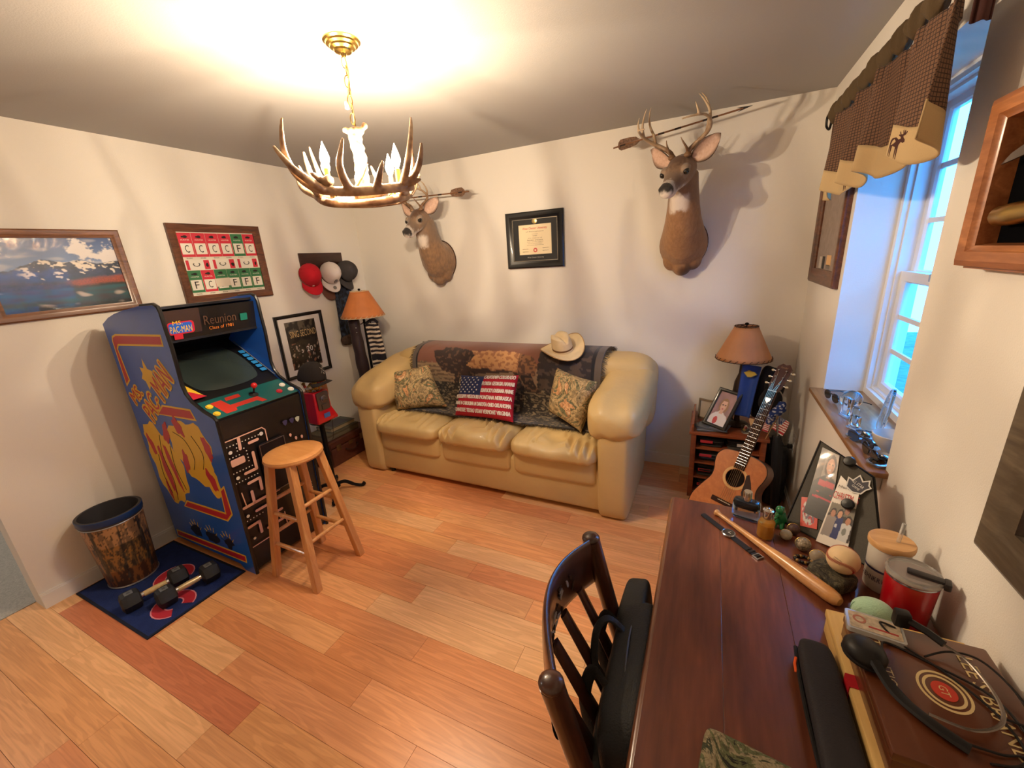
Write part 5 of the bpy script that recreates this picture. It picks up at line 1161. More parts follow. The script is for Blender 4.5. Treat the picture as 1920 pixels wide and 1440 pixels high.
for ax in ('Y', 'Z'):
    m1 = t.nodes.new('ShaderNodeMath'); m1.operation = 'MULTIPLY'; m1.inputs[1].default_value = 2*PI/.0092; t.links.new(sx_.outputs[ax], m1.inputs[0])
    m2 = t.nodes.new('ShaderNodeMath'); m2.operation = 'SINE'; t.links.new(m1.outputs[0], m2.inputs[0])
    m3 = t.nodes.new('ShaderNodeMath'); m3.operation = 'GREATER_THAN'; m3.inputs[1].default_value = .74; t.links.new(m2.outputs[0], m3.inputs[0]); outs.append(m3)
mm = t.nodes.new('ShaderNodeMath'); mm.operation = 'MAXIMUM'; t.links.new(outs[0].outputs[0], mm.inputs[0]); t.links.new(outs[1].outputs[0], mm.inputs[1])
t.links.new(ramp(t, mm.outputs[0], [(0, S(112, 82, 62)), (1, S(56, 40, 34))]), p.inputs['Base Color']); p.inputs['Roughness'].default_value = .95
m_cream = mat('cream_cloth', S(188, 162, 120), .95, bump=.3, bscale=400); m_brn = mat('embroidery_brown', S(66, 34, 30), .9)
b = B(); b.grid(lambda u, v: vpt(u, .27+.73*v), 220, 24); o = b.obj('plaid_panel', m_plaid, va, 80); md = o.modifiers.new('s', 'SOLIDIFY'); md.thickness = .003
b = B(); b.grid(lambda u, v: vpt(u, .27*v), 220, 8); o = b.obj('border', m_cream, va, 80); md = o.modifiers.new('s', 'SOLIDIFY'); md.thickness = .004
def ruf(u, v):
    ph = u*2*PI*11; a = 2*PI*v
    return (VX+.017*math.cos(a)*(1+.5*math.sin(ph+1)+.6*nz(u*55, 2, 1, 3)), lerp(VY1+.01, VY0-.01, u), ZT+.012+.028*math.sin(a)*(1+.45*math.sin(ph)+.5*nz(u*40, 1)))
b = B(); b.grid(ruf, 240, 14, cv=True); b.obj('ruffle', mat('ruffle_cloth', S(82, 66, 44), .95, bump=.3, bscale=200), va, 80)
def vret(u, v): return (lerp(VX, VX+.035, u), VY0-.012+.006*math.sin(u*9), lerp(ZT-.11, ZT+.05, v))
b = B(); b.grid(vret, 20, 10); o = b.obj('return', m_brn, va, 80); md = o.modifiers.new('s', 'SOLIDIFY'); md.thickness = .004
MOOSE = [(-.30, -.50), (-.27, -.50), (-.24, -.14), (-.20, -.50), (-.17, -.50), (-.14, -.12), (.02, -.12), (.05, -.50), (.08, -.50), (.10, -.14), (.14, -.50), (.17, -.50), (.18, -.02), (.26, .10), (.36, .08), (.44, .13), (.43, .20), (.36, .25), (.33, .30), (.42, .34), (.50, .45), (.46, .47), (.42, .40), (.40, .50), (.36, .49), (.36, .39), (.30, .50), (.27, .47), (.30, .36), (.22, .33), (.14, .42), (.11, .40), (.16, .30), (.10, .32), (.08, .28), (.20, .25), (.22, .20), (.12, .15), (-.02, .20), (-.22, .14), (-.31, .04), (-.32, -.15)]
for uc in (.055, .29, .52, .835):
    o = B()
    o.add([V(vpt(uc+x*.060, .135+y*.235))+V((-.0045, 0, 0)) for x, y in MOOSE], [tuple(range(len(MOOSE)))]); o.obj('moose_motif', m_brn, va, 0)
rod = thing('curtain_rod', 'black iron curtain rod with curled finial ends', 'curtain rod', (VX, (VY0+VY1)/2, ZT+.016))
b = B(); b.cyl((VX, VY1+.045, ZT+.016), (VX, VY0-.06, ZT+.016), .007, n=10); b.obj('rod', m_iron, rod)
for y0, s_ in ((VY1+.04, 1), (VY0-.055, -1)):
    b = B(); b.tube(smoothpath([(VX, y0, ZT+.016), (VX-.005, y0+s_*.025, ZT+.03), (VX-.01, y0+s_*.055, ZT+.02), (VX-.008, y0+s_*.06, ZT-.015), (VX, y0+s_*.035, ZT-.035), (VX, y0+s_*.012, ZT-.015), (VX, y0+s_*.022, ZT)], 5), .005, 7); b.obj('finial', m_iron, rod)
for y0 in (VY1+.03, VY0-.03): B().tube([(VX, y0, ZT+.010), (VX+.04, y0, ZT-.004), (W-.0005, y0, ZT-.004)], .005, 7).obj('bracket', m_iron, rod)
# ------------------------------------------------------------------ things on the sill
SZ = .9305
gl = glass('clear_glass', (.92, .97, 1.0), .02, 1.45); glf = mat('frosted_glass', (.75, .88, .95), .25, trans=.8)
o = thing('glass_dish', 'oval engraved glass plaque standing on the sill', 'plaque', (3.70, -1.36, SZ))
F = FR((3.715, -1.365, SZ+.10), (-.25, -1, 0), (.12, .0, 1))
b = B(); b.prism([(.075*math.cos(2*PI*i/40), .10*math.sin(2*PI*i/40)) for i in range(40)], .008, F); b.obj('plaque', gl, o, 40)
b = B(); b.tube([F @ V((.069*math.cos(2*PI*i/40), .093*math.sin(2*PI*i/40), .009)) for i in range(40)], .002, 5, closed=True); b.obj('etched_rim', glf, o)
b = B(); b.text('RELAX', -.012, .0, .03, F, ang=1.1, z=.009, w=.09); b.obj('lettering', glf, o, 0)
B().bx(3.675, 3.735, -1.405, -1.325, SZ, SZ+.014, .003).obj('foot', gl, o)
for (x, y, w_, h_, a), lab in zip(((3.665, -1.13, .045, .075, .3), (3.672, -1.21, .05, .06, -.2), (3.66, -1.265, .035, .045, .5)), ('tall clear glass award block on the sill by the sunglasses', 'square clear glass block between the award blocks', 'small clear glass block next to the engraved plaque')):
    o = thing('glass_block', lab, 'glass block', (x, y, SZ), 'glass blocks on the sill'); M = T(x, y, SZ) @ RZ(a)
    B().box((0, 0, h_/2+.008), (.022, w_, h_), M, .004).obj('block', gl, o); B().box((0, 0, .004), (.03, w_+.006, .008), M, .002).obj('base', glf, o)
o = thing('glass_ball', 'clear glass globe on the sill behind the blocks', 'glass ball', (3.70, -1.02, SZ)); B().sph((3.70, -1.03, SZ+.045), .04, 24, 16).obj('globe', gl, o); B().lathe([(.02, 0), (.022, .004), (.014, .010)], 20, T(3.70, -1.03, SZ)).obj('ring_base', glf, o)
o = thing('bowl', 'white footed ceramic bowl on the sill', 'bowl', (3.70, -1.485, SZ))
B().lathe([(.001, 0), (.028, 0), (.028, .006), (.018, .012), (.022, .020), (.044, .045), (.052, .075), (.0495, .077), (.041, .047), (.02, .025), (.001, .022)], 32, T(3.70, -1.485, SZ), cap=False).obj('bowl', mat('ceramic', S(214, 208, 200), .3, coat=.4), o)
def glasses(name, label, x, y, a, c):
    o = thing(name, label, 'sunglasses', (x, y, SZ), 'sunglasses on the sill'); M = T(x, y, SZ) @ RZ(a); m_ = mat('shades_%d' % int(c[0]*999+c[2]*99), c, .15, coat=.6)
    for s_ in (-1, 1):
        b = B(); b.prism([(s_*.034+.027*math.cos(2*PI*i/18), .021*math.sin(2*PI*i/18)) for i in range(18)], .003, M @ T(0, 0, .022) @ RX(PI/2)); b.obj('lens', m_, o, 30)
        B().tube([M @ V((s_*.062, 0, .028)), M @ V((s_*.064, .06, .026)), M @ V((s_*.06, .11, .012)), M @ V((s_*.058, .13, .004))], .0022, 6).obj('temple', mat('shades_frame', S(26, 24, 26), .3), o)
    B().tube([M @ V((-.062, 0, .03)), M @ V((-.02, -.004, .034)), M @ V((.02, -.004, .034)), M @ V((.062, 0, .03))], .0025, 6).obj('brow_bar', mat('shades_frame', S(26, 24, 26), .3), o)
glasses('sunglasses', 'dark sunglasses folded at the far end of the sill', 3.655, -.93, -1.35, S(20, 20, 24)); glasses('sunglasses', 'blue mirrored sunglasses lying beside the footed bowl', 3.640, -1.425, -1.2, S(40, 70, 120)); glasses('sunglasses', 'black framed sunglasses between the watches on the sill', 3.64, -1.53, -1.5, S(12, 12, 14))
def wristwatch(label, x, y, a, c, strap):
    o = thing('wristwatch', label, 'watch', (x, y, SZ), 'watches on the sill'); M = T(x, y, SZ) @ RZ(a)
    b = B(); b.tube([(.030*math.cos(2*PI*i/28), .022*math.sin(2*PI*i/28), .010) for i in range(28)], .008, 6, closed=True, M=M, flat=.4); b.obj('bracelet', strap, o)
    B().lathe([(.001, 0), (.018, 0), (.019, .004), (.017, .009), (.001, .009)], 24, M @ T(.030, 0, .010) @ RY(.9)).obj('case', mat('watch_steel', S(170, 172, 178), .2, 1), o); B().lathe([(.001, .0092), (.015, .0092), (.015, .0098), (.001, .0098)], 20, M @ T(.030, 0, .010) @ RY(.9)).obj('dial', mat('dial_%d' % int(c[2]*999), c, .1, coat=1), o)
m_stl = mat('watch_steel', S(170, 172, 178), .2, 1); m_lth = mat('watch_leather', S(84, 60, 46), .6)
wristwatch('blue faced steel watch on the sill near the bowl', 3.645, -1.365, .4, S(40, 90, 160), m_stl); wristwatch('steel bracelet watch with a silver dial on the sill', 3.65, -1.575, .9, S(120, 140, 170), m_stl); wristwatch('brown strapped watch at the end of the sill', 3.70, -1.565, .2, S(60, 50, 50), m_lth)
# ------------------------------------------------------------------ side table with shelves of folded things
m_chy = wood('cherry', S(168, 86, 46), S(120, 56, 30), 0, 10, .4, .35)
TX0, TX1, TY0, TY1, TZ = 3.068, 3.50, -.432, -.045, .49
ta = thing('side_table', 'small cherry bookcase table in the corner', 'side table', ((TX0+TX1)/2, (TY0+TY1)/2, 0))
B().bx(TX0-.012, TX1+.012, TY0-.012, TY1, TZ-.022, TZ, .004).obj('top', m_chy, ta)
for x0 in (TX0, TX1-.032): B().bx(x0, x0+.032, TY0, TY1-.005, 0, TZ-.022, .003).obj('side_panel', m_chy, ta)
B().bx(TX0+.032, TX1-.032, TY1-.015, TY1-.006, .03, TZ-.022).obj('back_panel', mat('table_back', S(40, 26, 20), .7), ta)
for z_ in (.035, .145, .255, .36): B().bx(TX0+.032, TX1-.032, TY0+.01, TY1-.016, z_, z_+.012, .001).obj('shelf', m_chy, ta)
B().bx(TX0, TX0+.014, TY0-.010, TY1-.005, TZ+.0005, TZ+.055, .003).obj('gallery_rail', m_chy, ta)
random.seed(8); kk = 0
DK = [S(34, 34, 38), S(52, 50, 52), S(28, 30, 40), S(70, 64, 58), S(44, 40, 36)]
for z_ in (.047, .157, .267, .372):
    for i in range(2):
        x = TX0+.06+i*.165+.065; hgt = .072 if z_ < .36 else .066
        lab = '%s folded dark clothing bundle on the %s shelf of the side table' % (('left', 'right')[i], {.047: 'lowest', .157: 'second', .267: 'third', .372: 'top'}[z_])
        lab = lab.replace('left', 'red tagged' if i == 0 else 'plain').replace('right', 'white tagged')
        c = thing('folded_clothing', lab, 'clothing', (x, -.27, z_), 'folded clothing on the side table shelves')
        n_ = 4
        for k in range(n_):
            B().cush((x+random.uniform(-.006, .006), -.27+random.uniform(-.012, .012), z_+hgt*(k+.5)/n_), (.145, .26, hgt/n_*1.02), .5, .22, 32, 10, fn=wr(.004, 22, kk)).obj('fold', mat('cloth_%d' % (kk % 5), DK[kk % 5], .9), c, 70); kk += 1
        B().box((x-.03+.05*i, -.402, z_+hgt*.6), (.075, .003, .020), None, .001).obj('label', mat('label_red' if i == 0 else 'label_white', S(190, 50, 60) if i == 0 else S(216, 208, 200), .6), c)
# lamp on the side table
lx, ly = 3.335, -.235
tl = thing('table_lamp', 'table lamp with a laced parchment shade on the side table', 'lamp', (lx, ly, TZ))
shade(tl, lx, ly, .948, 1.155, .160, .066, m_parch2, m_thd)
B().lathe([(.001, TZ+.0005), (.07, TZ+.0005), (.072, TZ+.012), (.05, TZ+.022), (.02, TZ+.03), (.016, TZ+.06), (.032, TZ+.12), (.045, TZ+.20), (.036, TZ+.30), (.016, TZ+.36), (.012, TZ+.44), (.018, TZ+.445), (.018, TZ+.50), (.001, TZ+.50)], 24, T(lx, ly, 0)).obj('lamp_base', mat('lamp_bronze', S(56, 40, 32), .4, .5), tl)
b = B(); b.tube([(lx, ly, .98), (lx+.055, ly, 1.03), (lx+.05, ly, 1.10), (lx, ly, 1.155), (lx-.05, ly, 1.10), (lx-.055, ly, 1.03), (lx, ly, .98)], .002, 5); b.obj('harp', m_iron, tl)
# blue stole and dark cloth over the lamp neck
sl = thing('cloth_stole', 'royal blue stole with a gold patch hanging under the table lamp shade', 'stole', (3.36, -.31, .60))
SF2 = FR((3.372, -.318, .755), (.86, -.5, 0), (.18, .1, 1))
b = B(); b.grid(lambda u, v: SF2 @ V(((u-.5)*(.088+.02*v), (v-.5)*.33, .012*math.cos(u*PI*1.5))), 20, 30); o = b.obj('stole', mat('satin_blue', S(18, 62, 150), .5, sheen=.3), sl, 80); md = o.modifiers.new('s', 'SOLIDIFY'); md.thickness = .006
b = B(); b.prism(blobpts(.0, .115, .030, .020, 10, .25, 4), .002, SF2, .014); b.obj('patch', mat('gold_patch', S(206, 176, 70), .7), sl, 0); b = B(); b.prism(blobpts(.0, .115, .034, .024, 10, .25, 4), .001, SF2, .013); b.obj('patch_edge', mat('patch_grey', S(120, 116, 100), .7), sl, 0)
dc = thing('dark_vest', 'navy black folded vest hanging beside the blue stole', 'clothing', (3.44, -.28, .58))
b = B(); b.cush((3.438, -.305, .735), (.115, .07, .35), .5, .45, 36, 24, M=T(.035, .035, 0) @ T(3.438, -.305, .735) @ RY(.16) @ T(-3.438, .305, -.735), fn=wr(.012, 14, 2)); b.obj('vest', mat('navy_cloth', S(18, 18, 32), .9), dc, 80)
t, dm = cap('black cap hanging behind the guitar neck', T(3.508, -.335, .735) @ RZ(-.5) @ RX(1.9), S(18, 18, 24), group='caps by the guitar', r=.06)
# photo frame
BLc, BRc = V((3.136, -.335, .512)), V((3.268, -.425, .502)); upv = V((.085, .12, .225))
F = FR((BLc+BRc)/2+upv*.5, BRc-BLc, upv); w_, h_ = (BRc-BLc).length*1.0, upv.length
pf = thing('framed_photo', 'dark wooden photo frame with a portrait of a fair haired girl', 'photo frame', ((BLc+BRc)/2))
B().ring(w_, h_, [(0, 0), (0, .014), (.006, .018), (.014, .016), (.022, .009), (.022, 0)], F).obj('frame', mat('frame_ebony', S(38, 34, 30), .35, coat=.3), pf, 30)
def portrait(hair, skin, shirt, bg_, logo):
    def f(u, v):
        x = (u-.5); n = .03*nz(u, v, 9, 2)
        if (x/.17)**2+((v-.60)/.17)**2 < 1 and v < .74:
            if abs(v-.62) < .014 and .03 < abs(x) < .11: return S(70, 48, 42)
            if ((x)/.06)**2+((v-.50)/.016)**2 < 1: return S(186, 70, 76)
            return skin if x+n < .10 else tuple(a*.82 for a in skin)
        if abs(x) < .085 and .34 < v < .5: return skin
        if (x/(.25+n))**2+((v-.58)/.24)**2 < 1 and (v > .5 or abs(x) > .13): return hair
        if v < .42-.9*x*x+n:
            if logo and (x+.12)**2+(v-.13)**2 < .014: return S(196, 40, 50)
            return shirt
        return tuple(a*(1+.5*nz(u, v, 4, 5)) for a in bg_)
    return f
picture('photo', m_print, pf, F @ T(0, 0, .007), w_-.04, h_-.04, 44, 60, portrait(S(150, 106, 66), S(222, 172, 146), S(226, 216, 212), S(150, 110, 110), True))
b = B(); q = (BLc+BRc)/2+upv*.55; b.prism([(-.02, -.06), (.02, -.06), (.012, .06), (-.012, .06)], .004, FR(q+V((.045, .065, -.045)), BRc-BLc, V((-.02, -.03, .2)))); b.obj('easel_leg', mat('frame_ebony', S(38, 34, 30), .35), pf, 0)
o = thing('framed_photo', 'thin pewter photo frame standing behind the dark one', 'photo frame', (3.14, -.22, TZ)); F = FR((3.155, -.20, TZ+.075), (.9, -.42, 0), (.02, .04, 1))
B().ring(.12, .145, [(0, 0), (0, .01), (.012, .012), (.012, 0)], F).obj('frame', mat('pewter', S(150, 132, 108), .4, .6), o, 30); B().box((0, 0, .003), (.10, .125, .003), F).obj('photo', mat('photo_pale', S(190, 176, 158), .5), o, 0)
o = thing('figurine', 'small dark bronze animal figurine between the photo frames', 'figurine', (3.165, -.29, TZ)); b = B(); b.sph((3.165, -.285, TZ+.035), (.022, .03, .018)); b.sph((3.168, -.315, TZ+.058), (.013, .016, .013))
for dx in (-.012, .012):
    for dy in (-.018, .018): b.cyl((3.165+dx, -.285+dy, TZ+.03), (3.165+dx, -.285+dy, TZ+.0005), .006, n=8)
remesh(b, .004, 3).obj('figurine', mat('bronze_dark', S(50, 36, 28), .4, .5), o, 80)
# magazine pile, jar
for k in range(4):
    o = thing('magazine', ['black and white magazine at the bottom of the pile on the side table', 'grey magazine second from the bottom of the pile on the side table', 'white covered magazine third up in the pile on the side table', 'topmost magazine of the pile under the portrait frame'][k], 'magazine', (3.165, -.345, TZ+.0008+.0052*k), 'magazines on the side table')
    M = T(3.18+.006*k, -.355, TZ+.003+.0052*k) @ RZ(.2-.16*k); B().box((0, 0, 0), (.18, .125, .0046), M, .001).obj('pages', mat('mag_%d' % k, [S(60, 60, 66), S(130, 128, 130), S(206, 200, 196), S(52, 54, 66)][k], .4), o); B().box((.02, -.02, .0024), (.07, .05, .0003), M).obj('cover_print', mat('mag_%d' % ((k+2) % 4), S(90, 90, 90), .4), o, 0)
o = thing('glass_jar', 'small glass jar of trinkets on the side table', 'jar', (3.385, -.36, TZ)); B().lathe([(.001, .0005), (.028, .0005), (.03, .006), (.03, .045), (.026, .052), (.0245, .050), (.028, .044), (.028, .008), (.001, .005)], 28, T(3.385, -.36, TZ), cap=False).obj('jar', gl, o)
for k, (dx, dy, z_, c) in enumerate(((-.008, .006, .018, S(206, 170, 90)), (.010, -.004, .022, S(60, 50, 50)), (.0, .012, .034, S(220, 200, 170)), (-.004, -.010, .036, S(170, 60, 50)))): B().sph((3.385+dx, -.36+dy, TZ+z_), .010, 10, 6).obj('trinket', mat('trinket_%d' % k, c, .4), o)
o = thing('wood_tag', 'pale wooden arrowhead ornament hanging beside the guitar neck', 'ornament', (3.405, -.40, .575)); B().prism([(-.012, .022), (.012, .022), (.014, .008), (0, -.03), (-.014, .008)], .005, FR((3.405, -.405, .585), (.9, -.4, 0), (.0, .0, 1))).obj('tag', mat('pale_wood', S(206, 170, 126), .6), o, 20); B().tube([(3.405, -.402, .605), (3.40, -.39, .64), (3.40, -.36, .66)], .0012, 5).obj('string', mat('string', S(60, 50, 40), .8), o)
# bandana and small flag
o = thing('bandana', 'blue patterned bandana bunched behind the guitar', 'bandana', (3.52, -.40, .60)); b = B(); b.sph((3.527, -.385, .675), (.05, .04, .042), 20, 14); b.sph((3.500, -.40, .62), (.032, .028, .055), 16, 12); b.sph((3.545, -.39, .70), (.03, .03, .03), 14, 10)
b = remesh(b, .005, 2); b.v = [tuple(V(q)*1+V((nz(q[0]*30, q[2]*30, 1, 2), nz(q[1]*30, q[2]*30, 1, 5), nz(q[0]*40, q[1]*30, 1, 8)))*.010) for q in b.v]
b.obj('cloth', painted('bandana_print', .9), o, 80, colfn=lambda c: S(206, 210, 222) if nz(c.x*90, c.z*90, 1, 3)+.5*nz(c.y*120, c.z*120, 1, 8) > .38 else S(34, 56, 120))
def flagw(name, label, o0, du, dv, wv):
    t = thing(name, label, 'flag', o0, 'little flags by the guitar'); o0, du, dv = V(o0), V(du), V(dv)
    def cf(c):
        d = c-o0; u = d.dot(du)/du.dot(du); v = d.dot(dv)/dv.dot(dv)
        if u < .4 and v > .46: return S(40, 52, 100) if math.sin(u*60)*math.sin(v*50) < .55 else S(220, 216, 212)
        return S(170, 40, 54) if int(v*13) % 2 == 0 else S(222, 214, 206)
    b = B(); b.grid(lambda u, v: o0+du*u+dv*v+V((.006, -.006, 0))*math.sin(u*7+v*2), 40, 40); ob = b.obj('cloth', painted('flag_print', .85), t, 80, colfn=cf); md = ob.modifiers.new('s', 'SOLIDIFY'); md.thickness = .0015
    B().tube([o0-dv*.9, o0+dv*1.06], .003, 6).obj('stick', mat('stick_wood', S(170, 130, 86), .6), t)
flagw('small_flag', 'small striped flag on a stick leaning by the blue bandana', (3.512, -.42, .56), (.052, -.03, -.030), (.03, .012, .085), 1); flagw('small_flag', 'small flag half hidden behind the guitar neck', (3.44, -.41, .545), (.05, -.01, -.015), (.012, .01, .07), 1)
# dark umbrella and bag leaning by the table
o = thing('umbrella', 'folded black umbrella leaning against the side table', 'umbrella', (3.56, -.46, 0)); b = B(); P = smoothpath([(3.575, -.50, .0), (3.565, -.48, .2), (3.553, -.455, .42), (3.545, -.44, .52)], 6)
b.tube(P, [.004]+[.016+.014*math.sin(i/18*PI*.9) for i in range(1, 19)], 10); b.obj('canopy', mat('umbrella_black', S(22, 24, 32), .6), o); B().tube([P[-1], (3.535, -.42, .62)], .006, 8).obj('shaft', m_stl, o)
o = thing('duffel_bag', 'black nylon bag between the side table and the wall', 'bag', (3.56, -.24, 0)); b = B(); b.cush((3.575, -.235, .19), (.12, .34, .38), .35, .35, 40, 28, fn=wr(.012, 9, 4)); b.obj('bag', mat('nylon_black', S(24, 26, 34), .55, bump=.3, bscale=60), o, 80)
b = B(); b.tube(smoothpath([(3.575, -.31, .36), (3.56, -.28, .42), (3.56, -.20, .42), (3.575, -.16, .36)], 6), .008, 8); b.obj('strap', mat('nylon_black', S(24, 26, 34), .55), o)
# outlet and cord
o = thing('wall_outlet', 'white wall outlet beside the window wall corner', 'outlet', (W, -.31, .43)); F = FRt(-.31, .43); B().prism(rrect(-.035, .035, -.057, .057, .006), .005, F).obj('cover_plate', m_trim, o, 20)
for y_ in (-.022, .022): B().prism(rrect(-.015, .015, y_-.013, y_+.013, .005), .003, F, .005).obj('socket', m_white, o, 20)
o = thing('power_cord', 'black power cord plugged into the wall outlet', 'cord', (3.62, -.31, 0)); B().box((-.0, -.022, .022), (.026, .026, .026), F, .005).obj('plug', mat('plug_black', S(20, 20, 22), .5), o)
B().tube(smoothpath([(W-.035, -.31, .408), (W-.07, -.315, .395), (W-.085, -.33, .33), (W-.08, -.36, .20), (W-.09, -.40, .06), (W-.08, -.44, .006), (W-.10, -.60, .006)], 7), .0035, 7).obj('cable', mat('plug_black', S(20, 20, 22), .5), o)
# ------------------------------------------------------------------ acoustic guitar on a stand
hole, nut = V((3.318, -.775, .375)), V((3.470, -.580, .845))
gv = (nut-hole).normalized(); hn = V((-.50, -.86, 0)); gn = (hn-gv*hn.dot(gv)).normalized(); gu = gv.cross(gn)
GF = Matrix(((gu.x, gv.x, gn.x, hole.x), (gu.y, gv.y, gn.y, hole.y), (gu.z, gv.z, gn.z, hole.z), (0, 0, 0, 1)))      # x across, y up the neck, z out of the face
gt = thing('acoustic_guitar', 'acoustic guitar with an amber top and dark neck', 'guitar', GF @ V((0, -.36, -.05)))
half = smoothpath([(0, .145, 0), (.06, .147, 0), (.115, .130, 0), (.140, .090, 0), (.138, .045, 0), (.126, .0, 0), (.128, -.045, 0), (.160, -.115, 0), (.188, -.19, 0), (.185, -.27, 0), (.150, -.335, 0), (.08, -.365, 0), (0, -.370, 0)], 4)
outl = [(p_.x, p_.y) for p_ in half]+[(-p_.x, p_.y) for p_ in half[-2:0:-1]]
m_gtop = wood('spruce_top', S(206, 126, 62), S(186, 106, 48), 1, 26, .28, .6, 12, .4); m_gsid = wood('mahogany', S(112, 58, 36), S(76, 36, 22), 1, 12, .28, .6)
dp = .105
n_ = len(outl); b = B(); b.add([GF @ V((x, y, -.0008)) for x, y in outl]+[GF @ V((x, y, -dp)) for x, y in outl], [(i, (i+1) % n_, n_+(i+1) % n_, n_+i) for i in range(n_)]+[tuple(range(n_, 2*n_))]); b.obj('sides', m_gsid, gt, 40)
hr = .051; n_ = 48
tb = B(); ni = len(outl)
circ = [(hr*math.cos(2*PI*i/n_), hr*math.sin(2*PI*i/n_)) for i in range(n_)]
# top face with a real sound hole: bridge outline and circle by nearest angle
oa = sorted(outl, key=lambda q: math.atan2(q[1]+.0, q[0]))
vs = [(x, y, 0) for x, y in oa]+[(x, y, 0) for x, y in circ]
oang = [math.atan2(y, x) for x, y in oa]; import bisect
fs = []
cpt = sorted(range(n_), key=lambda i: math.atan2(circ[i][1], circ[i][0])); ca = [math.atan2(circ[i][1], circ[i][0]) for i in cpt]
i = j = 0; N1, N2 = len(oa), n_
while i < N1 or j < N2:
    ai = oang[i % N1]+(2*PI if i >= N1 else 0); aj = ca[j % N2]+(2*PI if j >= N2 else 0)
    an = oang[(i+1) % N1]+(2*PI if i+1 >= N1 else 0); bn = ca[(j+1) % N2]+(2*PI if j+1 >= N2 else 0)
    if (an <= bn and i < N1) or j >= N2: fs.append((i % N1, (i+1) % N1, N1+cpt[j % N2])); i += 1
    else: fs.append((i % N1, N1+cpt[(j+1) % N2], N1+cpt[j % N2])); j += 1
tb.add([GF @ V(v) for v in vs], fs); tb.obj('soundboard', m_gtop, gt, 0)
b = B(); b.lathe([(hr, -.0012), (hr, -.05), (.001, -.05)], 32, GF, cap=False); b.obj('sound_hole', mat('hole_dark', S(26, 14, 10), .9), gt)
B().lathe([(hr+.003, .0002), (hr+.003, .0009), (hr+.016, .0009), (hr+.016, .0002)], 48, GF, cap=False).obj('rosette', mat('rosette', S(222, 176, 110), .4), gt)
b = B(); b.tube([GF @ V((x, y, -.001)) for x, y in outl], .0028, 5, closed=True); b.obj('binding', mat('binding_dark', S(30, 20, 18), .4), gt)
B().prism([(.050, .038), (.062, .05), (.085, .01), (.104, -.035), (.110, -.075), (.098, -.105), (.075, -.10), (.058, -.06), (.056, -.01)], .0012, GF).obj('pickguard', mat('pickguard', S(46, 18, 20), .15, coat=.8), gt, 0)
L_ = (nut-hole).length; z1 = .010
b = B(); b.add([GF @ V(q) for q in ((-.028, .056, 0), (.028, .056, 0), (.022, L_, 0), (-.022, L_, 0), (-.028, .056, z1), (.028, .056, z1), (.022, L_, z1), (-.022, L_, z1))], [(0, 1, 2, 3), (4, 5, 6, 7), (0, 1, 5, 4), (1, 2, 6, 5), (2, 3, 7, 6), (3, 0, 4, 7)]); b.obj('fingerboard', mat('rosewood', S(58, 36, 30), .75, spec=.2), gt, 0)
b = B(); b.tube([GF @ V((0, .12, -.026)), GF @ V((0, .17, -.019)), GF @ V((0, L_, -.017))], [.03, .022, .020], 12, flat=.75, upv=gn); b.obj('neck', m_gsid, gt)
for k in range(1, 19):
    y_ = L_-(L_+.16)*(1-2**(-k/12)); wx_ = lerp(.022, .028, (L_-y_)/(L_-.056))
    if y_ > .06: B().tube([GF @ V((-wx_, y_, z1)), GF @ V((wx_, y_, z1))], .0012, 5).obj('fret', m_stl, gt)
    if k in (3, 5, 7, 9, 12):
        y2 = y_+(L_+.16)*(2**(-(k-1)/12)-2**(-k/12))*.5; B().lathe([(.0035, z1), (.0035, z1+.0005), (.0, z1+.0005)], 10, GF @ T(0, y2, 0)).obj('fret_dot', m_wht, gt)
B().box((0, L_+.003, z1*.6), (.045, .006, .012), GF, .001).obj('nut', mat('bone', S(226, 216, 196), .4), gt)
HF = GF @ T(0, L_+.006, 0) @ RX(-.22)
B().prism([(-.024, 0), (.024, 0), (.034, .03), (.037, .15), (.018, .172), (0, .165), (-.018, .172), (-.037, .15), (-.034, .03)], .016, HF, -.012).obj('headstock', mat('headstock_face', S(76, 40, 34), .35, coat=.4), gt, 25)
b = B(); b.text('Fender', 0, .148, .012, HF, w=.036, z=.0045); b.obj('lettering', mat('gold_letter', S(170, 130, 90), .4), gt, 0)
for k in range(3):
    for s_ in (-1, 1):
        y_ = .04+.042*k; B().cyl(HF @ V((s_*.020, y_, .003)), HF @ V((s_*.020, y_, .016)), .0045, n=10).obj('tuner_post', m_stl, gt)
        B().tube([HF @ V((s_*.034, y_, -.004)), HF @ V((s_*.046, y_, -.004))], .0025, 6).obj('tuner_shaft', m_stl, gt); B().sph((s_*.053, y_, -.004), (.009, .0065, .0045), 12, 8, HF).obj('tuner_button', mat('pearl_button', S(226, 206, 160), .25, coat=.4), gt)
B().box((0, -.155, .005), (.15, .028, .010), GF, .004).obj('bridge', mat('rosewood', S(58, 36, 30), .75, spec=.2), gt); B().box((0, -.150, .0115), (.072, .003, .004), GF).obj('saddle', mat('bone', S(226, 216, 196), .4), gt)
for k in range(6):
    a = (k-2.5)/2.5; B().tube([GF @ V((a*.027, -.150, .0135)), GF @ V((a*.018, L_+.004, z1+.004)), HF @ V((math.copysign(.020, a), .04+.042*(2-abs(int(k-2.5+.5*(a > 0))) % 3), .008))], .0008, 4).obj('string', mat('string_bronze', S(196, 170, 130), .3, .9), gt)
B().prism([(-.014, .012), (.014, .012), (.012, -.002), (0, -.018), (-.012, -.002)], .001, GF @ T(-.0, L_-.055, z1+.005)).obj('pick', mat('pick_pearl', S(216, 214, 210), .2, coat=.6), gt, 0)
gs = thing('guitar_stand', 'black tubular guitar stand under the guitar body', 'guitar stand', GF @ V((0, -.40, -.16)))
gz = lambda p_: V((p_.x, p_.y, max(.008, p_.z)))
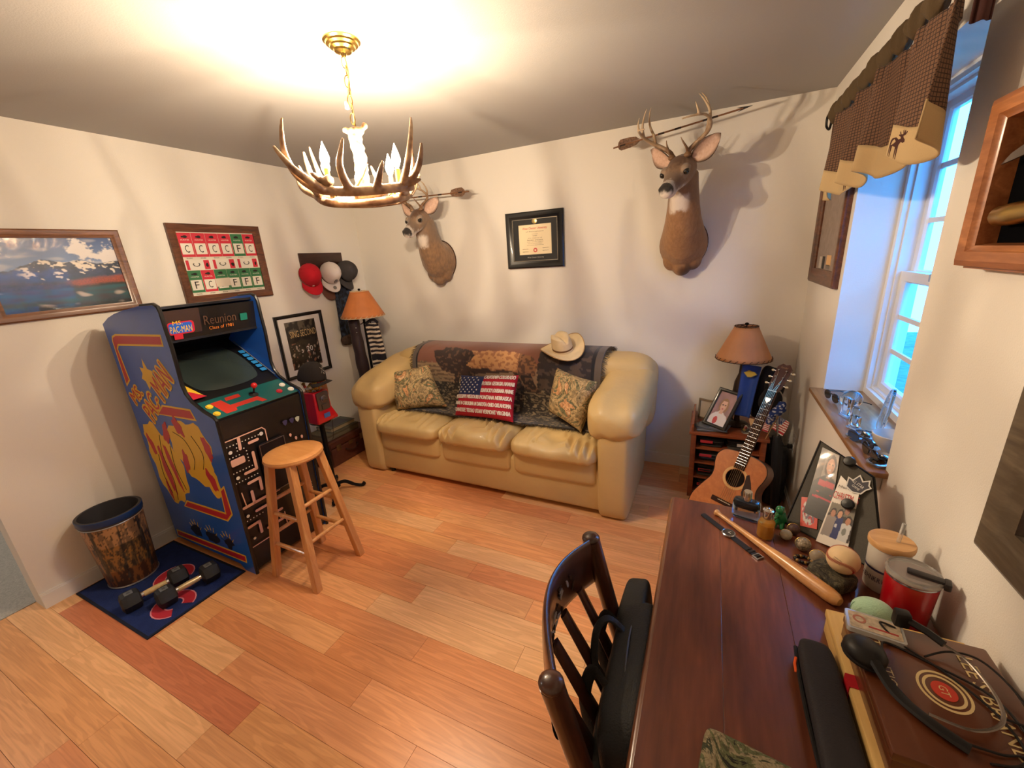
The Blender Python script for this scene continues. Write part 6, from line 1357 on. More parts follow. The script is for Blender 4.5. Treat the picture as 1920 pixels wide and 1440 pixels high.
A0 = GF @ V((0, -.20, -.14)); fl_pts = [gz(GF @ V((-.16, -.45, -.02))), gz(GF @ V((.16, -.45, -.02)))]; bk_ = A0+V((.06, .10, 0)); bk_.z = .008
for q in [V((fl_pts[0].x, fl_pts[0].y, .008)), V((fl_pts[1].x, fl_pts[1].y, .008)), bk_]: B().tube([A0, A0.lerp(q, .5), q], .008, 8).obj('leg', m_iron, gs)
for s_ in (-1, 1): B().tube([A0-gv*.10, GF @ V((s_*.10, -.374, -.09)), GF @ V((s_*.10, -.378, .02)), GF @ V((s_*.10, -.35, .03))], .006, 8).obj('yoke_arm', m_iron, gs)
# ------------------------------------------------------------------ desk
DZ = .76; DX0, DX1, DY0, DY1 = 3.043, 3.648, -3.05, -1.708
m_desk = wood('desk_wood', S(136, 76, 50), S(84, 42, 28), 1, 6, .3, .45, 9, 1.2); m_deskl = wood('desk_apron', S(92, 50, 34), S(60, 32, 22), 1, 8, .4, .3)
de = thing('desk', 'dark stained wooden desk along the window wall', 'desk', ((DX0+DX1)/2, (DY0+DY1)/2, 0))
nb_ = 4
for i in range(nb_):
    x0 = lerp(DX0+.004, DX1, i/nb_); x1 = lerp(DX0+.004, DX1, (i+1)/nb_)
    B().bx(x0+.0002, x1-.0002, DY0+.004, DY1-.004, DZ-.026, DZ, .0008).obj('top_board', m_desk, de, 20)
B().ring(DX1-DX0+.004, DY1-DY0+.004, [(0, 0), (-.006, .006), (-.004, .014), (0, .020), (.006, .022), (.006, 0)], T((DX0+DX1)/2, (DY0+DY1)/2, DZ-.026)).obj('edge_moulding', wood('desk_edge', S(140, 88, 56), S(92, 52, 34), 1, 9, .35, .4), de, 40)
B().bx(DX0+.03, DX1-.01, DY0+.03, DY1-.03, DZ-.13, DZ-.027).obj('apron', m_deskl, de)
for x0 in (DX0+.025, DX1-.065):
    for y0 in (DY0+.03, DY1-.08):
        B().bx(x0, x0+.05, y0, y0+.05, 0, DZ-.027, .004).obj('leg', m_deskl, de)
for k, y0 in enumerate((-2.28, -2.52)):
    d_ = B().bx(DX0+.018, DX0+.032, y0-.11, y0+.11, DZ-.12, DZ-.035, .003).obj('drawer', m_deskl, de); B().sph((DX0+.008, y0, DZ-.078), (.010, .012, .012), 14, 8).obj('knob', mat('knob_brass', S(170, 130, 76), .3, .9), d_)
# ------------------------------------------------------------------ desk chair
m_chr = wood('chair_wood', S(86, 46, 30), S(48, 24, 16), 2, 10, .3, .5)
ck = thing('desk_chair', 'dark wooden chair with a carved curved top rail', 'chair', (3.02, -2.44, 0))
PF0, PN0 = V((2.868, -2.235, .905)), V((2.903, -2.648, .905))         # tops of the two back posts
LF, LN = V((3.0, -2.26, 0)), V((3.02, -2.63, 0))
seatz = .45
for tp, ft in ((PF0, V((2.945, -2.262, 0))), (PN0, V((2.965, -2.628, 0)))):
    P = smoothpath([ft, ft.lerp(tp, .3)+V((.055, 0, 0)), V((ft.x+.055, ft.y, seatz)), tp.lerp(V((ft.x+.055, ft.y, seatz)), .4), tp], 5)
    B().tube(P, [.018+.006*(i/len(P)) for i in range(len(P))], 12).obj('back_post', m_chr, ck)
    B().sph(tp+V((0, 0, .004)), (.0245, .0245, .015), 16, 10).obj('post_cap', m_chr, ck)
def rail(u, v, z0, z1, bow, off, th):
    p_ = PF0.lerp(PN0, u); bw = bow*math.sin(PI*u); a = 2*PI*v
    hz = (z1-z0)/2*(1-.0*abs(u-.5)); x = p_.x-bw+off
    return V((x+th*math.cos(a), p_.y, (z0+z1)/2+.018*math.sin(PI*u)+hz*math.copysign(abs(math.sin(a))**.6, math.sin(a))))
b = B(); b.grid(lambda u, v: rail(u, v, .765, .915, .066, .008, .0115), 30, 20, cv=True); b.obj('top_rail', m_chr, ck, 60)
random.seed(2); b = B(); b2 = B()
for i in range(22):
    u = random.uniform(.25, .75); zz = random.uniform(.80, .89); p_ = rail(u, .0, .765, .915, .066, .008, .0118); 
    fr_ = FR((p_.x, p_.y, zz), (0, -1, 0), (0, 0, 1)); fr_ = FR((p_.x+.001, p_.y, zz), (0, 1, 0), (0, 0, 1))
    b = B(); b.prism(blobpts(0, 0, .013, .005, 8, .3, i, random.uniform(0, 3)), .0025, fr_, -.001)
    if i % 3: b.obj('carving', mat('carving_dark', S(40, 20, 14), .4), ck, 30)
    else: b.obj('carved_leaf', mat('carving_pale', S(160, 150, 140), .5), ck, 30)
for k in range(4):
    u = .18+.213*k; p_ = PF0.lerp(PN0, u); tpz = V((p_.x-.055*math.sin(PI*u)+.012, p_.y, .80)); bt = V((3.005, lerp(-2.275, -2.615, u), .47))
    P = [tpz, tpz.lerp(bt, .5)+V((.012, 0, 0)), bt]; B().tube(P, [.018, .023, .019], 8, flat=.4, upv=(1, 0, 0)).obj('splat', m_chr, ck)
B().cush((3.19, -2.445, seatz), (.42, .42, .035), .3, .35, 40, 12).obj('seat', m_chr, ck, 60)
for x, y in ((3.36, -2.27), (3.36, -2.62)): B().tube([(x-.02, y, seatz-.012), (x, y, .22), (x+.01, y, 0)], [.02, .018, .013], 12).obj('leg', m_chr, ck)
for y in (-2.27, -2.62): B().tube([(2.99, y, .20), (3.365, y, .20)], .010, 8).obj('stretcher', m_chr, ck)
# ------------------------------------------------------------------ backpack on the chair
m_bp = mat('pack_nylon', S(22, 22, 24), .6, bump=.4, bscale=240); m_bp2 = mat('pack_panel', S(32, 33, 30), .6, bump=.3, bscale=200)
bp = thing('backpack', 'black backpack standing on the chair seat', 'backpack', (3.06, -2.42, .47))
BM = T(3.058, -2.395, .472) @ RZ(.03) @ RY(-.22) @ Matrix.Diagonal((.86, 1.38, .80, 1))
b = B(); b.cush((0, 0, .17), (.135, .31, .34), .35, .40, 44, 30, M=BM, fn=lambda q: V((q.x*(1-.6*max(0, q.z)), q.y*(1-.35*max(0, q.z)), q.z))+V((0, 0, 0)))
b.obj('main_compartment', m_bp, bp, 80)
b = B(); b.cush((-.060, -.02, .13), (.06, .25, .24), .4, .45, 40, 24, M=BM); b.obj('front_pocket', m_bp2, bp, 80)
b = B(); b.cush((-.02, .06, .28), (.085, .16, .14), .35, .4, 36, 20, M=BM @ RX(-.25)); b.obj('top_pocket', m_bp2, bp, 80)
b = B(); b.tube([BM @ V(q) for q in smoothpath([(.02, .115, .02), (.012, .13, .14), (.0, .115, .26), (-.004, .06, .338), (0, -.04, .335), (.006, -.11, .27)], 6)], .0025, 5); b.obj('zip', mat('zip_grey', S(70, 70, 70), .4), bp)
for dy in (.06, -.06):
    b = B(); b.tube([BM @ V(q) for q in smoothpath([(-.04, dy, .32), (-.085, dy+.02, .34), (-.115, dy, .27), (-.105, dy-.02, .16), (-.09, dy-.04, .05)], 6)], .014, 8, flat=.35, upv=(0, 1, 0)); b.obj('strap', m_bp, bp)
b = B(); b.tube([BM @ V(q) for q in smoothpath([(-.02, .05, .33), (-.06, .05, .375), (-.09, .03, .37), (-.10, .0, .32), (-.09, -.02, .27)], 6)], .010, 8, flat=.5); b.obj('grab_handle', m_bp, bp)
B().box((-.095, -.11, .05), (.014, .035, .022), BM, .003).obj('buckle', mat('buckle', S(16, 16, 16), .3), bp); B().box((-.102, -.06, .10), (.004, .06, .09), BM @ RX(.3), .001).obj('reflector', mat('webbing', S(52, 52, 46), .7), bp)
# ------------------------------------------------------------------ things on the desk
Z0 = DZ+.0005
# wristwatch laid flat
ww_ = thing('wristwatch', 'steel cased watch with a black leather strap lying flat on the desk', 'watch', (3.228, -1.877, Z0))
d0 = V((3.137, -1.785, 0)); d1 = V((3.300, -1.965, 0)); dv = (d1-d0).normalized(); wa = math.atan2(dv.y, dv.x); WM = T(3.222, -1.878, Z0) @ RZ(wa); L1 = (d1-d0).length
B().prism(rrect(-.115, -.018, -.009, .009, .004), .0035, WM).obj('strap', mat('strap_black', S(34, 32, 34), .55), ww_, 25); B().prism(rrect(.018, .112, -.0095, .0095, .004), .0035, WM).obj('strap', mat('strap_black', S(34, 32, 34), .55), ww_, 25)
B().lathe([(.001, 0), (.019, 0), (.0205, .003), (.0205, .007), (.018, .009), (.0165, .0085)], 32, WM, cap=False).obj('case', m_stl, ww_); B().lathe([(.001, .0078), (.0165, .0078), (.0165, .0084), (.001, .0086)], 28, WM).obj('dial', mat('dial_black', S(36, 36, 40), .08, coat=1), ww_)
b = B(); b.box((.004, 0, .0088), (.010, .0012, .0004), WM); b.box((0, .003, .0088), (.0010, .012, .0004), WM); b.obj('hand', m_wht, ww_, 0)
B().ring(.020, .024, [(0, 0), (0, .004), (.003, .004), (.003, 0)], WM @ T(.112, 0, .001)).obj('buckle', m_stl, ww_); 
for k in (0, 1): B().box((.078+.012*k, 0, .003), (.006, .022, .006), WM, .001).obj('keeper', mat('strap_black', S(34, 32, 34), .55), ww_)
# souvenir bat
bt = thing('baseball_bat', 'small souvenir wooden baseball bat lying across the desk', 'baseball bat', (3.32, -1.93, Z0)); p0, p1 = V((3.186, -1.775, 0)), V((3.463, -2.096, 0)); bd = (p1-p0); BL = bd.length
tilt = math.atan2(.0125, BL); BM2 = T(p0.x, p0.y, Z0+.0085) @ RZ(math.atan2(bd.y, bd.x)) @ RY(PI/2-0) @ RY(-.026)
prf = [(.001, 0), (.0105, .001), (.0115, .005), (.009, .011), (.0068, .018), (.0070, .06), (.0085, .12), (.0115, .19), (.0165, .26), (.0195, .32), (.0195, BL-.03), (.017, BL-.012), (.010, BL-.002), (.001, BL)]
b = B(); b.lathe(prf, 24, BM2); b.v = [(x, y, max(z, Z0)) for x, y, z in b.v]; b.obj('bat', wood('ash_wood', S(226, 170, 108), S(200, 140, 82), 0, 12, .3, .5), bt, 40)
BF = BM2 @ RY(-PI/2) @ T(.33, 0, .0197); b = B(); b.text('Louisville Slugger', -.02, .0, .008, BF, w=.06, z=.0); b.obj('lettering', mat('bat_brand', S(110, 66, 36), .6), bt, 0)
b = B(); b.text('SLUGGER', -.14, .0, .005, BF @ T(0, 0, -.0085), w=.03); b.obj('lettering', mat('bat_brand', S(110, 66, 36), .6), bt, 0)
# colognes
cb = thing('cologne_bottle', 'clear blue glass cologne bottle with a silver cap near the desk edge', 'bottle', (3.275, -1.765, Z0)); CM = T(3.275, -1.765, Z0) @ RZ(-.25)
b = B(); b.cush((0, 0, .036), (.082, .036, .072), .35, .45, 36, 20, M=CM); b.obj('bottle', mat('blue_glass', (.55, .75, .95), .02, trans=1), cb, 60); b = B(); b.cush((0, 0, .054), (.070, .028, .030), .4, .45, 28, 12, M=CM); b.obj('shoulder', mat('dark_glass', S(20, 24, 34), .08, coat=.6), cb, 60)
B().lathe([(.001, .070), (.0135, .070), (.0135, .100), (.012, .103), (.001, .103)], 24, CM).obj('cap', mat('chrome', S(214, 210, 204), .15, 1), cb)
ab = thing('cologne_bottle', 'amber cologne bottle with a chrome collar beside the bat', 'bottle', (3.325, -1.85, Z0)); AM = T(3.325, -1.848, Z0)
B().lathe([(.001, 0), (.0215, 0), (.0235, .003), (.0235, .052), (.021, .060), (.013, .066), (.012, .068), (.001, .068)], 8, AM).obj('bottle', mat('amber_glass', (.95, .62, .16), .03, trans=.85), ab, 25)
B().lathe([(.001, .002), (.0205, .002), (.0205, .046), (.001, .046)], 20, AM).obj('liquid', mat('amber_liquid', S(226, 160, 40), .1, trans=.4), ab)
B().lathe([(.012, .066), (.013, .068), (.013, .090), (.015, .092), (.015, .096), (.011, .098), (.010, .094), (.001, .094)], 24, AM, cap=False).obj('collar', mat('chrome', S(214, 210, 204), .15, 1), ab)
# green dinosaur toy
dn = thing('toy_figure', 'shiny green plastic toy figure behind the amber bottle', 'toy', (3.372, -1.775, Z0)); b = B()
b.sph((3.372, -1.775, Z0+.032), (.018, .018, .028)); b.sph((3.366, -1.785, Z0+.066), (.013, .015, .013)); b.sph((3.384, -1.760, Z0+.018), (.012, .014, .012)); b.cyl((3.360, -1.785, Z0+.02), (3.354, -1.792, Z0+.001), .007); b.cyl((3.378, -1.785, Z0+.02), (3.376, -1.796, Z0+.001), .007); b.cyl((3.36, -1.79, Z0+.045), (3.352, -1.803, Z0+.04), .0045)
for k in range(4): b.sph((3.379+.003*k, -1.764+.002*k, Z0+.06-.013*k), (.005, .005, .008), 8, 6)
remesh(b, .0032, 2).obj('figure', mat('toy_green', S(20, 110, 60), .2, coat=.6), dn, 80)
# ball trinkets
def ballthing(name, label, x, y, r, m, cat, extra=None):
    o = thing(name, label, cat, (x, y, Z0), 'round trinkets in front of the magnet board'); b = B(); b.sph((x, y, Z0+r), r, 20, 14); b.obj('ball', m, o)
    B().tube([(x+r*1.01*math.cos(2*PI*i/30), y+r*1.01*math.sin(2*PI*i/30)*.3, Z0+r+r*1.01*math.sin(2*PI*i/30)*.95) for i in range(30)], .0008, 4, closed=True).obj('band', extra or m_brass, o)
ballthing('stone_ball', 'pale speckled stone ball beside the green toy', 3.380, -1.842, .0165, mat('stone_pale', S(176, 164, 140), .6, var=.2, vscale=90), 'stone'); ballthing('ornament_ball', 'brown beaded wooden ball behind the stone ball', 3.405, -1.805, .0175, mat('bead_brown', S(80, 54, 44), .5, var=.5, vscale=160), 'ornament'); ballthing('ornament_ball', 'silver filigree ball ornament beside the stone ball', 3.418, -1.880, .0205, mat('filigree', S(150, 136, 116), .4, .6, var=.6, vscale=140, bump=.8, bscale=200), 'ornament'); ballthing('glass_marble', 'clear brown glass ball beside the baseball', 3.445, -1.925, .0195, mat('smoke_glass', (.72, .62, .46), .05, trans=.7), 'marble')
o = thing('bracelet', 'dark beaded bracelet with gold flecks lying by the bat', 'bracelet', (3.415, -1.935, Z0))
for k in range(18):
    a = 2*PI*k/18; B().sph((3.412+.020*math.cos(a), -1.932+.014*math.sin(a), Z0+.005), .0048, 8, 6).obj('bead', mat('bead_%d' % (k % 3), [S(40, 30, 26), S(26, 22, 20), S(150, 116, 60)][k % 3], .35), o)
# baseball on a camouflage pouch
pc = thing('camouflage_pouch', 'small dark camouflage pouch under the baseball', 'pouch', (3.462, -2.005, Z0)); b = B(); b.cush((3.462, -2.0, Z0+.021), (.085, .095, .042), .5, .4, 36, 18, M=T(3.462, -2.0, 0) @ RZ(.7) @ T(-3.462, 2.0, 0), fn=wr(.006, 30, 2)); b.obj('pouch', camo('dark_camouflage', [S(30, 28, 24), S(62, 56, 44), S(96, 88, 66), S(44, 44, 34)], 26), pc, 80)
B().tube([(3.440, -2.035, Z0+.024), (3.455, -2.045, Z0+.026), (3.475, -2.045, Z0+.024)], .0018, 5).obj('zip', mat('zip_grey', S(70, 70, 70), .4), pc)
bb = thing('baseball', 'cream leather baseball with red stitching', 'baseball', (3.478, -2.0, Z0+.045)); BC = V((3.480, -1.998, Z0+.0415+.0365)); R_ = .0365
B().sph(BC, R_, 32, 20).obj('cover', mat('baseball_leather', S(228, 196, 150), .55, var=.06, vscale=40), bb, 80)
def seam(t):
    a, b_ = .44, 1.1; x = math.cos(t)*.82+.18*math.cos(3*t); y = math.sin(t)*.82-.18*math.sin(3*t); z = 2*math.sqrt(.82*.18)*math.sin(2*t)*.98
    return V((x, y, z)).normalized()
SR = RZ(.3) @ RX(1.2) @ RY(.7); sp = [SR @ seam(2*PI*i/160) for i in range(160)]
b = B()
for i in range(160):
    p_, q_ = sp[i], sp[(i+1) % 160]; tn = (q_-p_).normalized(); sd = p_.cross(tn)
    for s_ in (-1, 1): b.tube([BC+(p_*R_*1.002), BC+((p_+sd*s_*.11+tn*.07).normalized()*R_*1.004)], .0004, 4)
b.obj('stitching', mat('stitch_red', S(180, 40, 36), .7), bb, 0); b = B(); b.tube([BC+p_*R_*1.001 for p_ in sp], .0005, 4, closed=True); b.obj('seam', mat('seam_brown', S(150, 110, 76), .7), bb)
nf = (CAM-BC).normalized()+V((-.35, .0, -.25)); nf.normalize(); uf = V((.80, -.55, -.2)); FF = FR(BC+nf*R_*1.0, uf-nf*uf.dot(nf), nf.cross(uf-nf*uf.dot(nf))); b = B()
for k, s_ in enumerate(('OFFICIAL', 'MAJOR LEAGUE', 'BASEBALL')):
    g, fs, tw, th_ = textgeo(s_); pts = [FF @ V((gx*.020/tw, gy*.0032/th_+.006-.005*k, 0)) for gx, gy in g]; b.add([BC+(q-BC).normalized()*R_*1.004 for q in pts], fs)
b.obj('lettering', mat('ball_ink', S(90, 76, 66), .6), bb, 0)
# magnet board with photographs
bl_, br_, tr_, tl_ = V((3.392, -1.752, Z0)), V((3.598, -1.918, Z0)), V((3.588, -1.752, .968)), V((3.486, -1.590, .998))
mb_ = thing('magnet_board', 'black mesh magnet board leaning at the back of the desk', 'notice board', (bl_+br_)/2)
nb2 = (br_-bl_).cross(tl_-bl_).normalized(); nb2 = nb2 if nb2.y < 0 else -nb2
qd = lambda u, v, h_=0: bl_.lerp(br_, u).lerp(tl_.lerp(tr_, u), v)+nb2*h_
b = B(); b.grid(lambda u, v: qd(u, v, 0), 24, 24); b.grid(lambda u, v: qd(u, v, -.006), 24, 24); b.obj('panel', mat('board_mesh', S(98, 94, 86), .5, bump=.8, bscale=900, var=.15, vscale=500), mb_, 0)
b = B(); b.tube([qd(0, 0), qd(1, 0), qd(1, 1), qd(0, 1)], .0038, 6, closed=True); b.obj('rim', m_iron, mb_)
def bp_(poly, h_): return [qd(x, y, h_) for x, y in poly]
def flatpic(name, label, cat, quad, h_, nu, nv, fn, m=m_print, th=.0012):
    """quad of board coordinates bl, br, tr, tl"""
    Q = [qd(x, y, h_) for x, y in quad]; o = thing(name, label, cat, Q[0], 'pictures held on the magnet board')
    b = B(); b.grid(lambda u, v: Q[0].lerp(Q[1], u).lerp(Q[3].lerp(Q[2], u), v), nu, nv)
    U = Q[1]-Q[0]; Vv = Q[3]-Q[0]; n_ = U.cross(Vv)
    def cf(c):
        d = c-Q[0]; v = d.dot(Vv)/Vv.dot(Vv); u = d.dot(U)/U.dot(U); a11, a12, a22 = U.dot(U), U.dot(Vv), Vv.dot(Vv); b1, b2_ = d.dot(U), d.dot(Vv); det = a11*a22-a12*a12
        return fn((a22*b1-a12*b2_)/det, (a11*b2_-a12*b1)/det)
    ob = b.obj('print', m, o, 0, colfn=cf); return o, Q
def soccer(u, v):
    x = u-.52; n = .02*nz(u, v, 9, 3)
    if (x/.15)**2+((v-.76)/.115)**2 < 1:
        if abs(v-.785) < .010 and .03 < abs(x) < .10: return S(60, 40, 36)
        if (x/.06)**2+((v-.70)/.012)**2 < 1: return S(222, 206, 200)
        return S(216, 160, 130) if x < .06 else S(180, 124, 100)
    if (x/.21)**2+((v-.76)/.17)**2 < 1: return S(64, 44, 36)
    if abs(x) < .07 and .58 < v < .70: return S(206, 150, 122)
    if v < .62-.6*x*x:
        if v < .12 or abs(x) > .40-.1*(v > .3): return S(38, 36, 40)
        if .30 < v < .36 or v < .22: return S(34, 30, 34)
        if .54 < v: return S(40, 36, 40)
        return S(190, 30, 52) if int(v*11) % 2 else S(44, 38, 44)
    return S(96, 80, 70) if u < .25 else S(150, 136, 124)
sp_, Q = flatpic('photo_cutout', 'photo cutout of a smiling player in a red and black striped shirt', 'photo', [(.15, .20), (.46, .22), (.40, .98), (.08, .95)], .004, 60, 80, soccer)
def team(u, v):
    if v < .12 or u < .05 or u > .95 or v > .60: return S(232, 222, 210)
    n = .02*nz(u, v, 11, 7)
    for cx, cy, c, sk in ((.20, .45, S(150, 140, 136), S(186, 132, 106)), (.42, .46, S(40, 52, 110), S(206, 154, 124)), (.60, .53, S(60, 60, 70), S(170, 116, 92)), (.72, .40, S(206, 206, 206), S(190, 134, 106))):
        if ((u-cx)/.075)**2+((v-cy)/.052)**2 < 1: return sk
        if ((u-cx)/.095)**2+((v-cy-.015)/.065)**2 < 1: return S(40, 30, 28)
        if abs(u-cx) < .15 and v < cy-.03-.8*(u-cx)**2 and cx != .60: 
            if cx == .42 and abs(u-.40) < .04 and .27 < v < .32: return S(206, 206, 214)
            if cx == .72 and ((u-.70)/.07)**2+((v-.25)/.05)**2 < 1: return S(130, 134, 130)
            return c
    return S(120, 112, 96) if v > .45+n else S(60, 52, 50)
cd_, Q = flatpic('greeting_card', 'Merry Christmas photo card of four people', 'card', [(.37, -.02), (.68, .02), (.78, .70), (.50, .78)], .012, 50, 90, team)
U_, V_ = Q[1]-Q[0], Q[3]-Q[0]; FC2 = FR((Q[0]+Q[1]+Q[2]+Q[3])/4, U_, V_) @ T(0, 0, .0015); cwid, chei = U_.length, V_.length
b = B(); b.text('CHRISTMAS', 0, chei*.26, chei*.10, FC2, w=cwid*.80, z=.001); b.obj('lettering', mat('card_red', S(200, 48, 50), .5), cd_, 0); b = B(); b.text('Merry', -cwid*.1, chei*.385, chei*.05, FC2, w=cwid*.45, z=.001); b.tube([FC2 @ V((cwid*(.1+.25*t_), chei*(.16+.03*math.sin(t_*9)), .0012)) for t_ in [i/10 for i in range(11)]], .0006, 4); b.obj('lettering', mat('card_grey', S(110, 100, 96), .6), cd_, 0)
def bsticker(u, v):
    r_ = math.hypot(u-.5, v-.5)
    if r_ > .42: return S(214, 70, 50)
    return S(206, 200, 196) if nz(u, v, 7, 3) > .05 else (S(180, 50, 60) if nz(u, v, 9, 8) > -.1 else S(110, 110, 130))
flatpic('sticker', 'orange red edged sticker on the magnet board corner', 'sticker', [(.16, .05), (.34, .10), (.27, .42), (.06, .34)], .003, 30, 30, bsticker)
o = thing('logo_magnet', 'white edged star shaped team logo magnet', 'magnet', qd(.74, .80, .01), 'pictures held on the magnet board')
F5 = FR(qd(.76, .80, .010), br_-bl_, tl_-bl_); st5 = [(-.030, .012), (-.016, .008), (-.006, .030), (.008, .014), (.022, .024), (.026, .008), (.034, .002), (.024, -.010), (.018, -.026), (-.004, -.030), (-.024, -.020)]
B().prism(st5, .002, F5).obj('magnet', mat('magnet_white', S(226, 222, 216), .5), o, 20); B().prism(inset(st5, .0035), .0008, F5, .002).obj('emblem', mat('magnet_navy', S(60, 58, 70), .5), o, 0)
b = B(); b.text('ALL STAR', .0, .0, .009, F5, w=.036, z=.003, ang=-.35); b.text('GAME', .0, -.012, .007, F5, w=.022, z=.003, ang=-.35); b.obj('lettering', mat('magnet_white', S(226, 222, 216), .5), o, 0)
for (u, v, h_), lab in zip(((.60, .985, .006), (.66, .52, .018)), ('round black magnet at the top of the board', 'round black magnet holding the Christmas card')):
    q = qd(u, v, h_); o = thing('magnet', lab, 'magnet', q, 'black magnets on the board'); B().lathe([(.001, 0), (.0145, 0), (.0165, .003), (.0165, .009), (.013, .014), (.001, .0155)], 24, FR(q, br_-bl_, tl_-bl_)).obj('knob', mat('magnet_black', S(20, 20, 20), .35), o); B().lathe([(.001, -.003), (.010, -.003), (.010, 0), (.001, 0)], 20, FR(q, br_-bl_, tl_-bl_)).obj('disc', m_stl, o)
# tumblers
wc = thing('tumbler', 'white printed cup with a bamboo lid and clear straw', 'cup', (3.578, -1.966, Z0)); M = T(3.578, -1.968, Z0)
B().lathe([(.001, 0), (.036, 0), (.039, .004), (.043, .125), (.041, .128), (.001, .128)], 32, M).obj('cup', mat('cup_white', S(214, 208, 196), .3, coat=.3), wc); B().lathe([(.001, .1285), (.046, .1285), (.047, .133), (.047, .142), (.045, .145), (.001, .145)], 32, M).obj('lid', wood('bamboo', S(222, 176, 122), S(200, 150, 96), 0, 20, .5, .1), wc)
B().lathe([(.0418, .062), (.0418, .068)], 32, M, cap=False).obj('printed_band', mat('band_navy', S(50, 52, 86), .5), wc); b = B()
for k in range(9):
    a = math.radians(185+k*11); FFk = FR((3.578+.0414*math.cos(a), -1.968+.0414*math.sin(a), Z0+.040), (-math.sin(a), math.cos(a), 0), (0, 0, 1)); b.text('ABHNKRWMX'[k], 0, 0, .014, FFk, w=.0065, z=.0004)
b.obj('lettering', mat('band_navy', S(50, 52, 86), .5), wc, 0); B().tube([(3.586, -1.972, Z0+.10), (3.590, -1.975, Z0+.20)], .0045, 10).obj('straw', mat('straw_clear', (.9, .92, .92), .1, trans=.8), wc)
rt_ = thing('tumbler', 'red insulated mug with a clear lid and black slider', 'mug', (3.59, -2.075, Z0)); M = T(3.588, -2.072, Z0)
B().lathe([(.001, 0), (.040, 0), (.043, .004), (.048, .118), (.048, .120), (.001, .120)], 36, M).obj('body', mat('mug_red', S(170, 10, 24), .3, coat=.5), rt_); B().lathe([(.0482, .1205), (.0492, .122), (.0482, .125)], 36, M, cap=False).obj('steel_rim', m_stl, rt_)
B().lathe([(.001, .1255), (.047, .1255), (.0505, .128), (.0505, .137), (.047, .140), (.044, .137), (.001, .136)], 36, M).obj('lid', mat('lid_smoke', (.62, .58, .54), .08, trans=.75), rt_); B().box((.018, -.010, .1415), (.062, .018, .008), M @ RZ(-.3), .003).obj('slider', mat('slider_black', S(40, 34, 34), .4), rt_); B().box((.054, -.010, .136), (.012, .026, .018), M @ RZ(-.3), .003).obj('lid_tab', mat('slider_black', S(40, 34, 34), .4), rt_)
# pale green plush
pl = thing('plush_toy', 'small rounded pale mint green plush toy leaning on the mug', 'plush toy', (3.505, -2.135, Z0)); b = B(); b.sph((3.512, -2.128, Z0+.045), (.042, .032, .030)); b.sph((3.505, -2.130, Z0+.022), (.032, .026, .024)); b.sph((3.478, -2.125, Z0+.018), (.014, .012, .010)); b.sph((3.545, -2.135, Z0+.022), (.018, .010, .009))
remesh(b, .004, 4).obj('body', mat('mint_plush', S(170, 206, 174), .95, sheen=.5, bump=.4, bscale=300), pl, 80); B().tube([(3.474+.008*math.cos(t_), -2.142, Z0+.05+.022*math.sin(t_)) for t_ in [PI*.6+i*PI*.8/8 for i in range(9)]], .001, 4).obj('seam', mat('mint_seam', S(120, 160, 130), .9), pl)
# pale wooden box, cigar box, cards
wbx = thing('wooden_box', 'long pale wooden box with a red ribbon tab on the desk', 'box', (3.53, -2.45, Z0)); m_birch = wood('birch', S(226, 190, 120), S(206, 166, 98), 1, 10, .5, .15)
B().bx(3.414, 3.646, -2.78, -2.178, Z0, Z0+.040, .002).obj('body', m_birch, wbx); B().bx(3.411, 3.649, -2.783, -2.175, Z0+.041, Z0+.060, .003).obj('lid', m_birch, wbx)
b = B(); b.bx(3.4095, 3.412, -2.375, -2.345, Z0+.02, Z0+.0605); b.bx(3.4095, 3.445, -2.375, -2.345, Z0+.0602, Z0+.0612); b.obj('ribbon', mat('ribbon_red', S(176, 16, 30), .6), wbx, 0)
b = B(); F6 = FR((3.4109, -2.44, Z0+.022), (0, -1, 0), (0, 0, 1))
for k, s_ in enumerate(('HANDMADE', 'PREMIUM', 'CIGARS')): b = B(); b.text(s_, .075*k, .0, .006, F6, w=.035, z=.0002); b.obj('lettering', mat('burnt_ink', S(176, 128, 72), .7), wbx, 0)
BZ = Z0+.0605
cg = thing('cigar_box', 'brown lacquered cigar box with gold lettering and round seal', 'cigar box', (3.53, -2.38, BZ)); m_cg = mat('cigar_brown', S(96, 50, 26), .35, coat=.35, var=.12, vscale=6)
B().bx(3.424, 3.640, -2.522, -2.245, BZ+.0003, BZ+.036, .003).obj('base', m_cg, cg); B().bx(3.422, 3.642, -2.524, -2.243, BZ+.0365, BZ+.055, .004).obj('lid', m_cg, cg)
TZ2 = BZ+.0551; F7 = FR((3.535, -2.375, TZ2), (0, -1, 0), (1, 0, 0)); m_gold = mat('gold_print', S(222, 196, 140), .5)
b = B(); b.text("LEE'S BRAND", 0, .062, .024, F7, w=.19); b.obj('lettering', m_gold, cg, 0); b = B(); b.text('TRADITION', -.02, -.075, .016, F7, w=.12); b.obj('lettering', m_gold, cg, 0)
for r1_, r0_, m_, hh in ((.036, .032, m_gold, .0004), (.028, .024, m_gold, .0004), (.017, .0, mat('seal_red', S(200, 60, 40), .5), .0004)):
    annulus(0, 0, r1_, r0_, hh+(.0003 if r0_ == 0 else 0), F7, 1.1).obj('seal', m_, cg, 0)
b = B(); b.text('GT', 0, 0, .012, F7, w=.02, z=.0006); b.obj('lettering', m_gold, cg, 0)
cdp = thing('card_case', 'clear plastic case with a printed banknote design on the cigar box corner', 'card case', (3.463, -2.262, TZ2)); M = T(3.466, -2.268, TZ2+.0005) @ RZ(-.12)
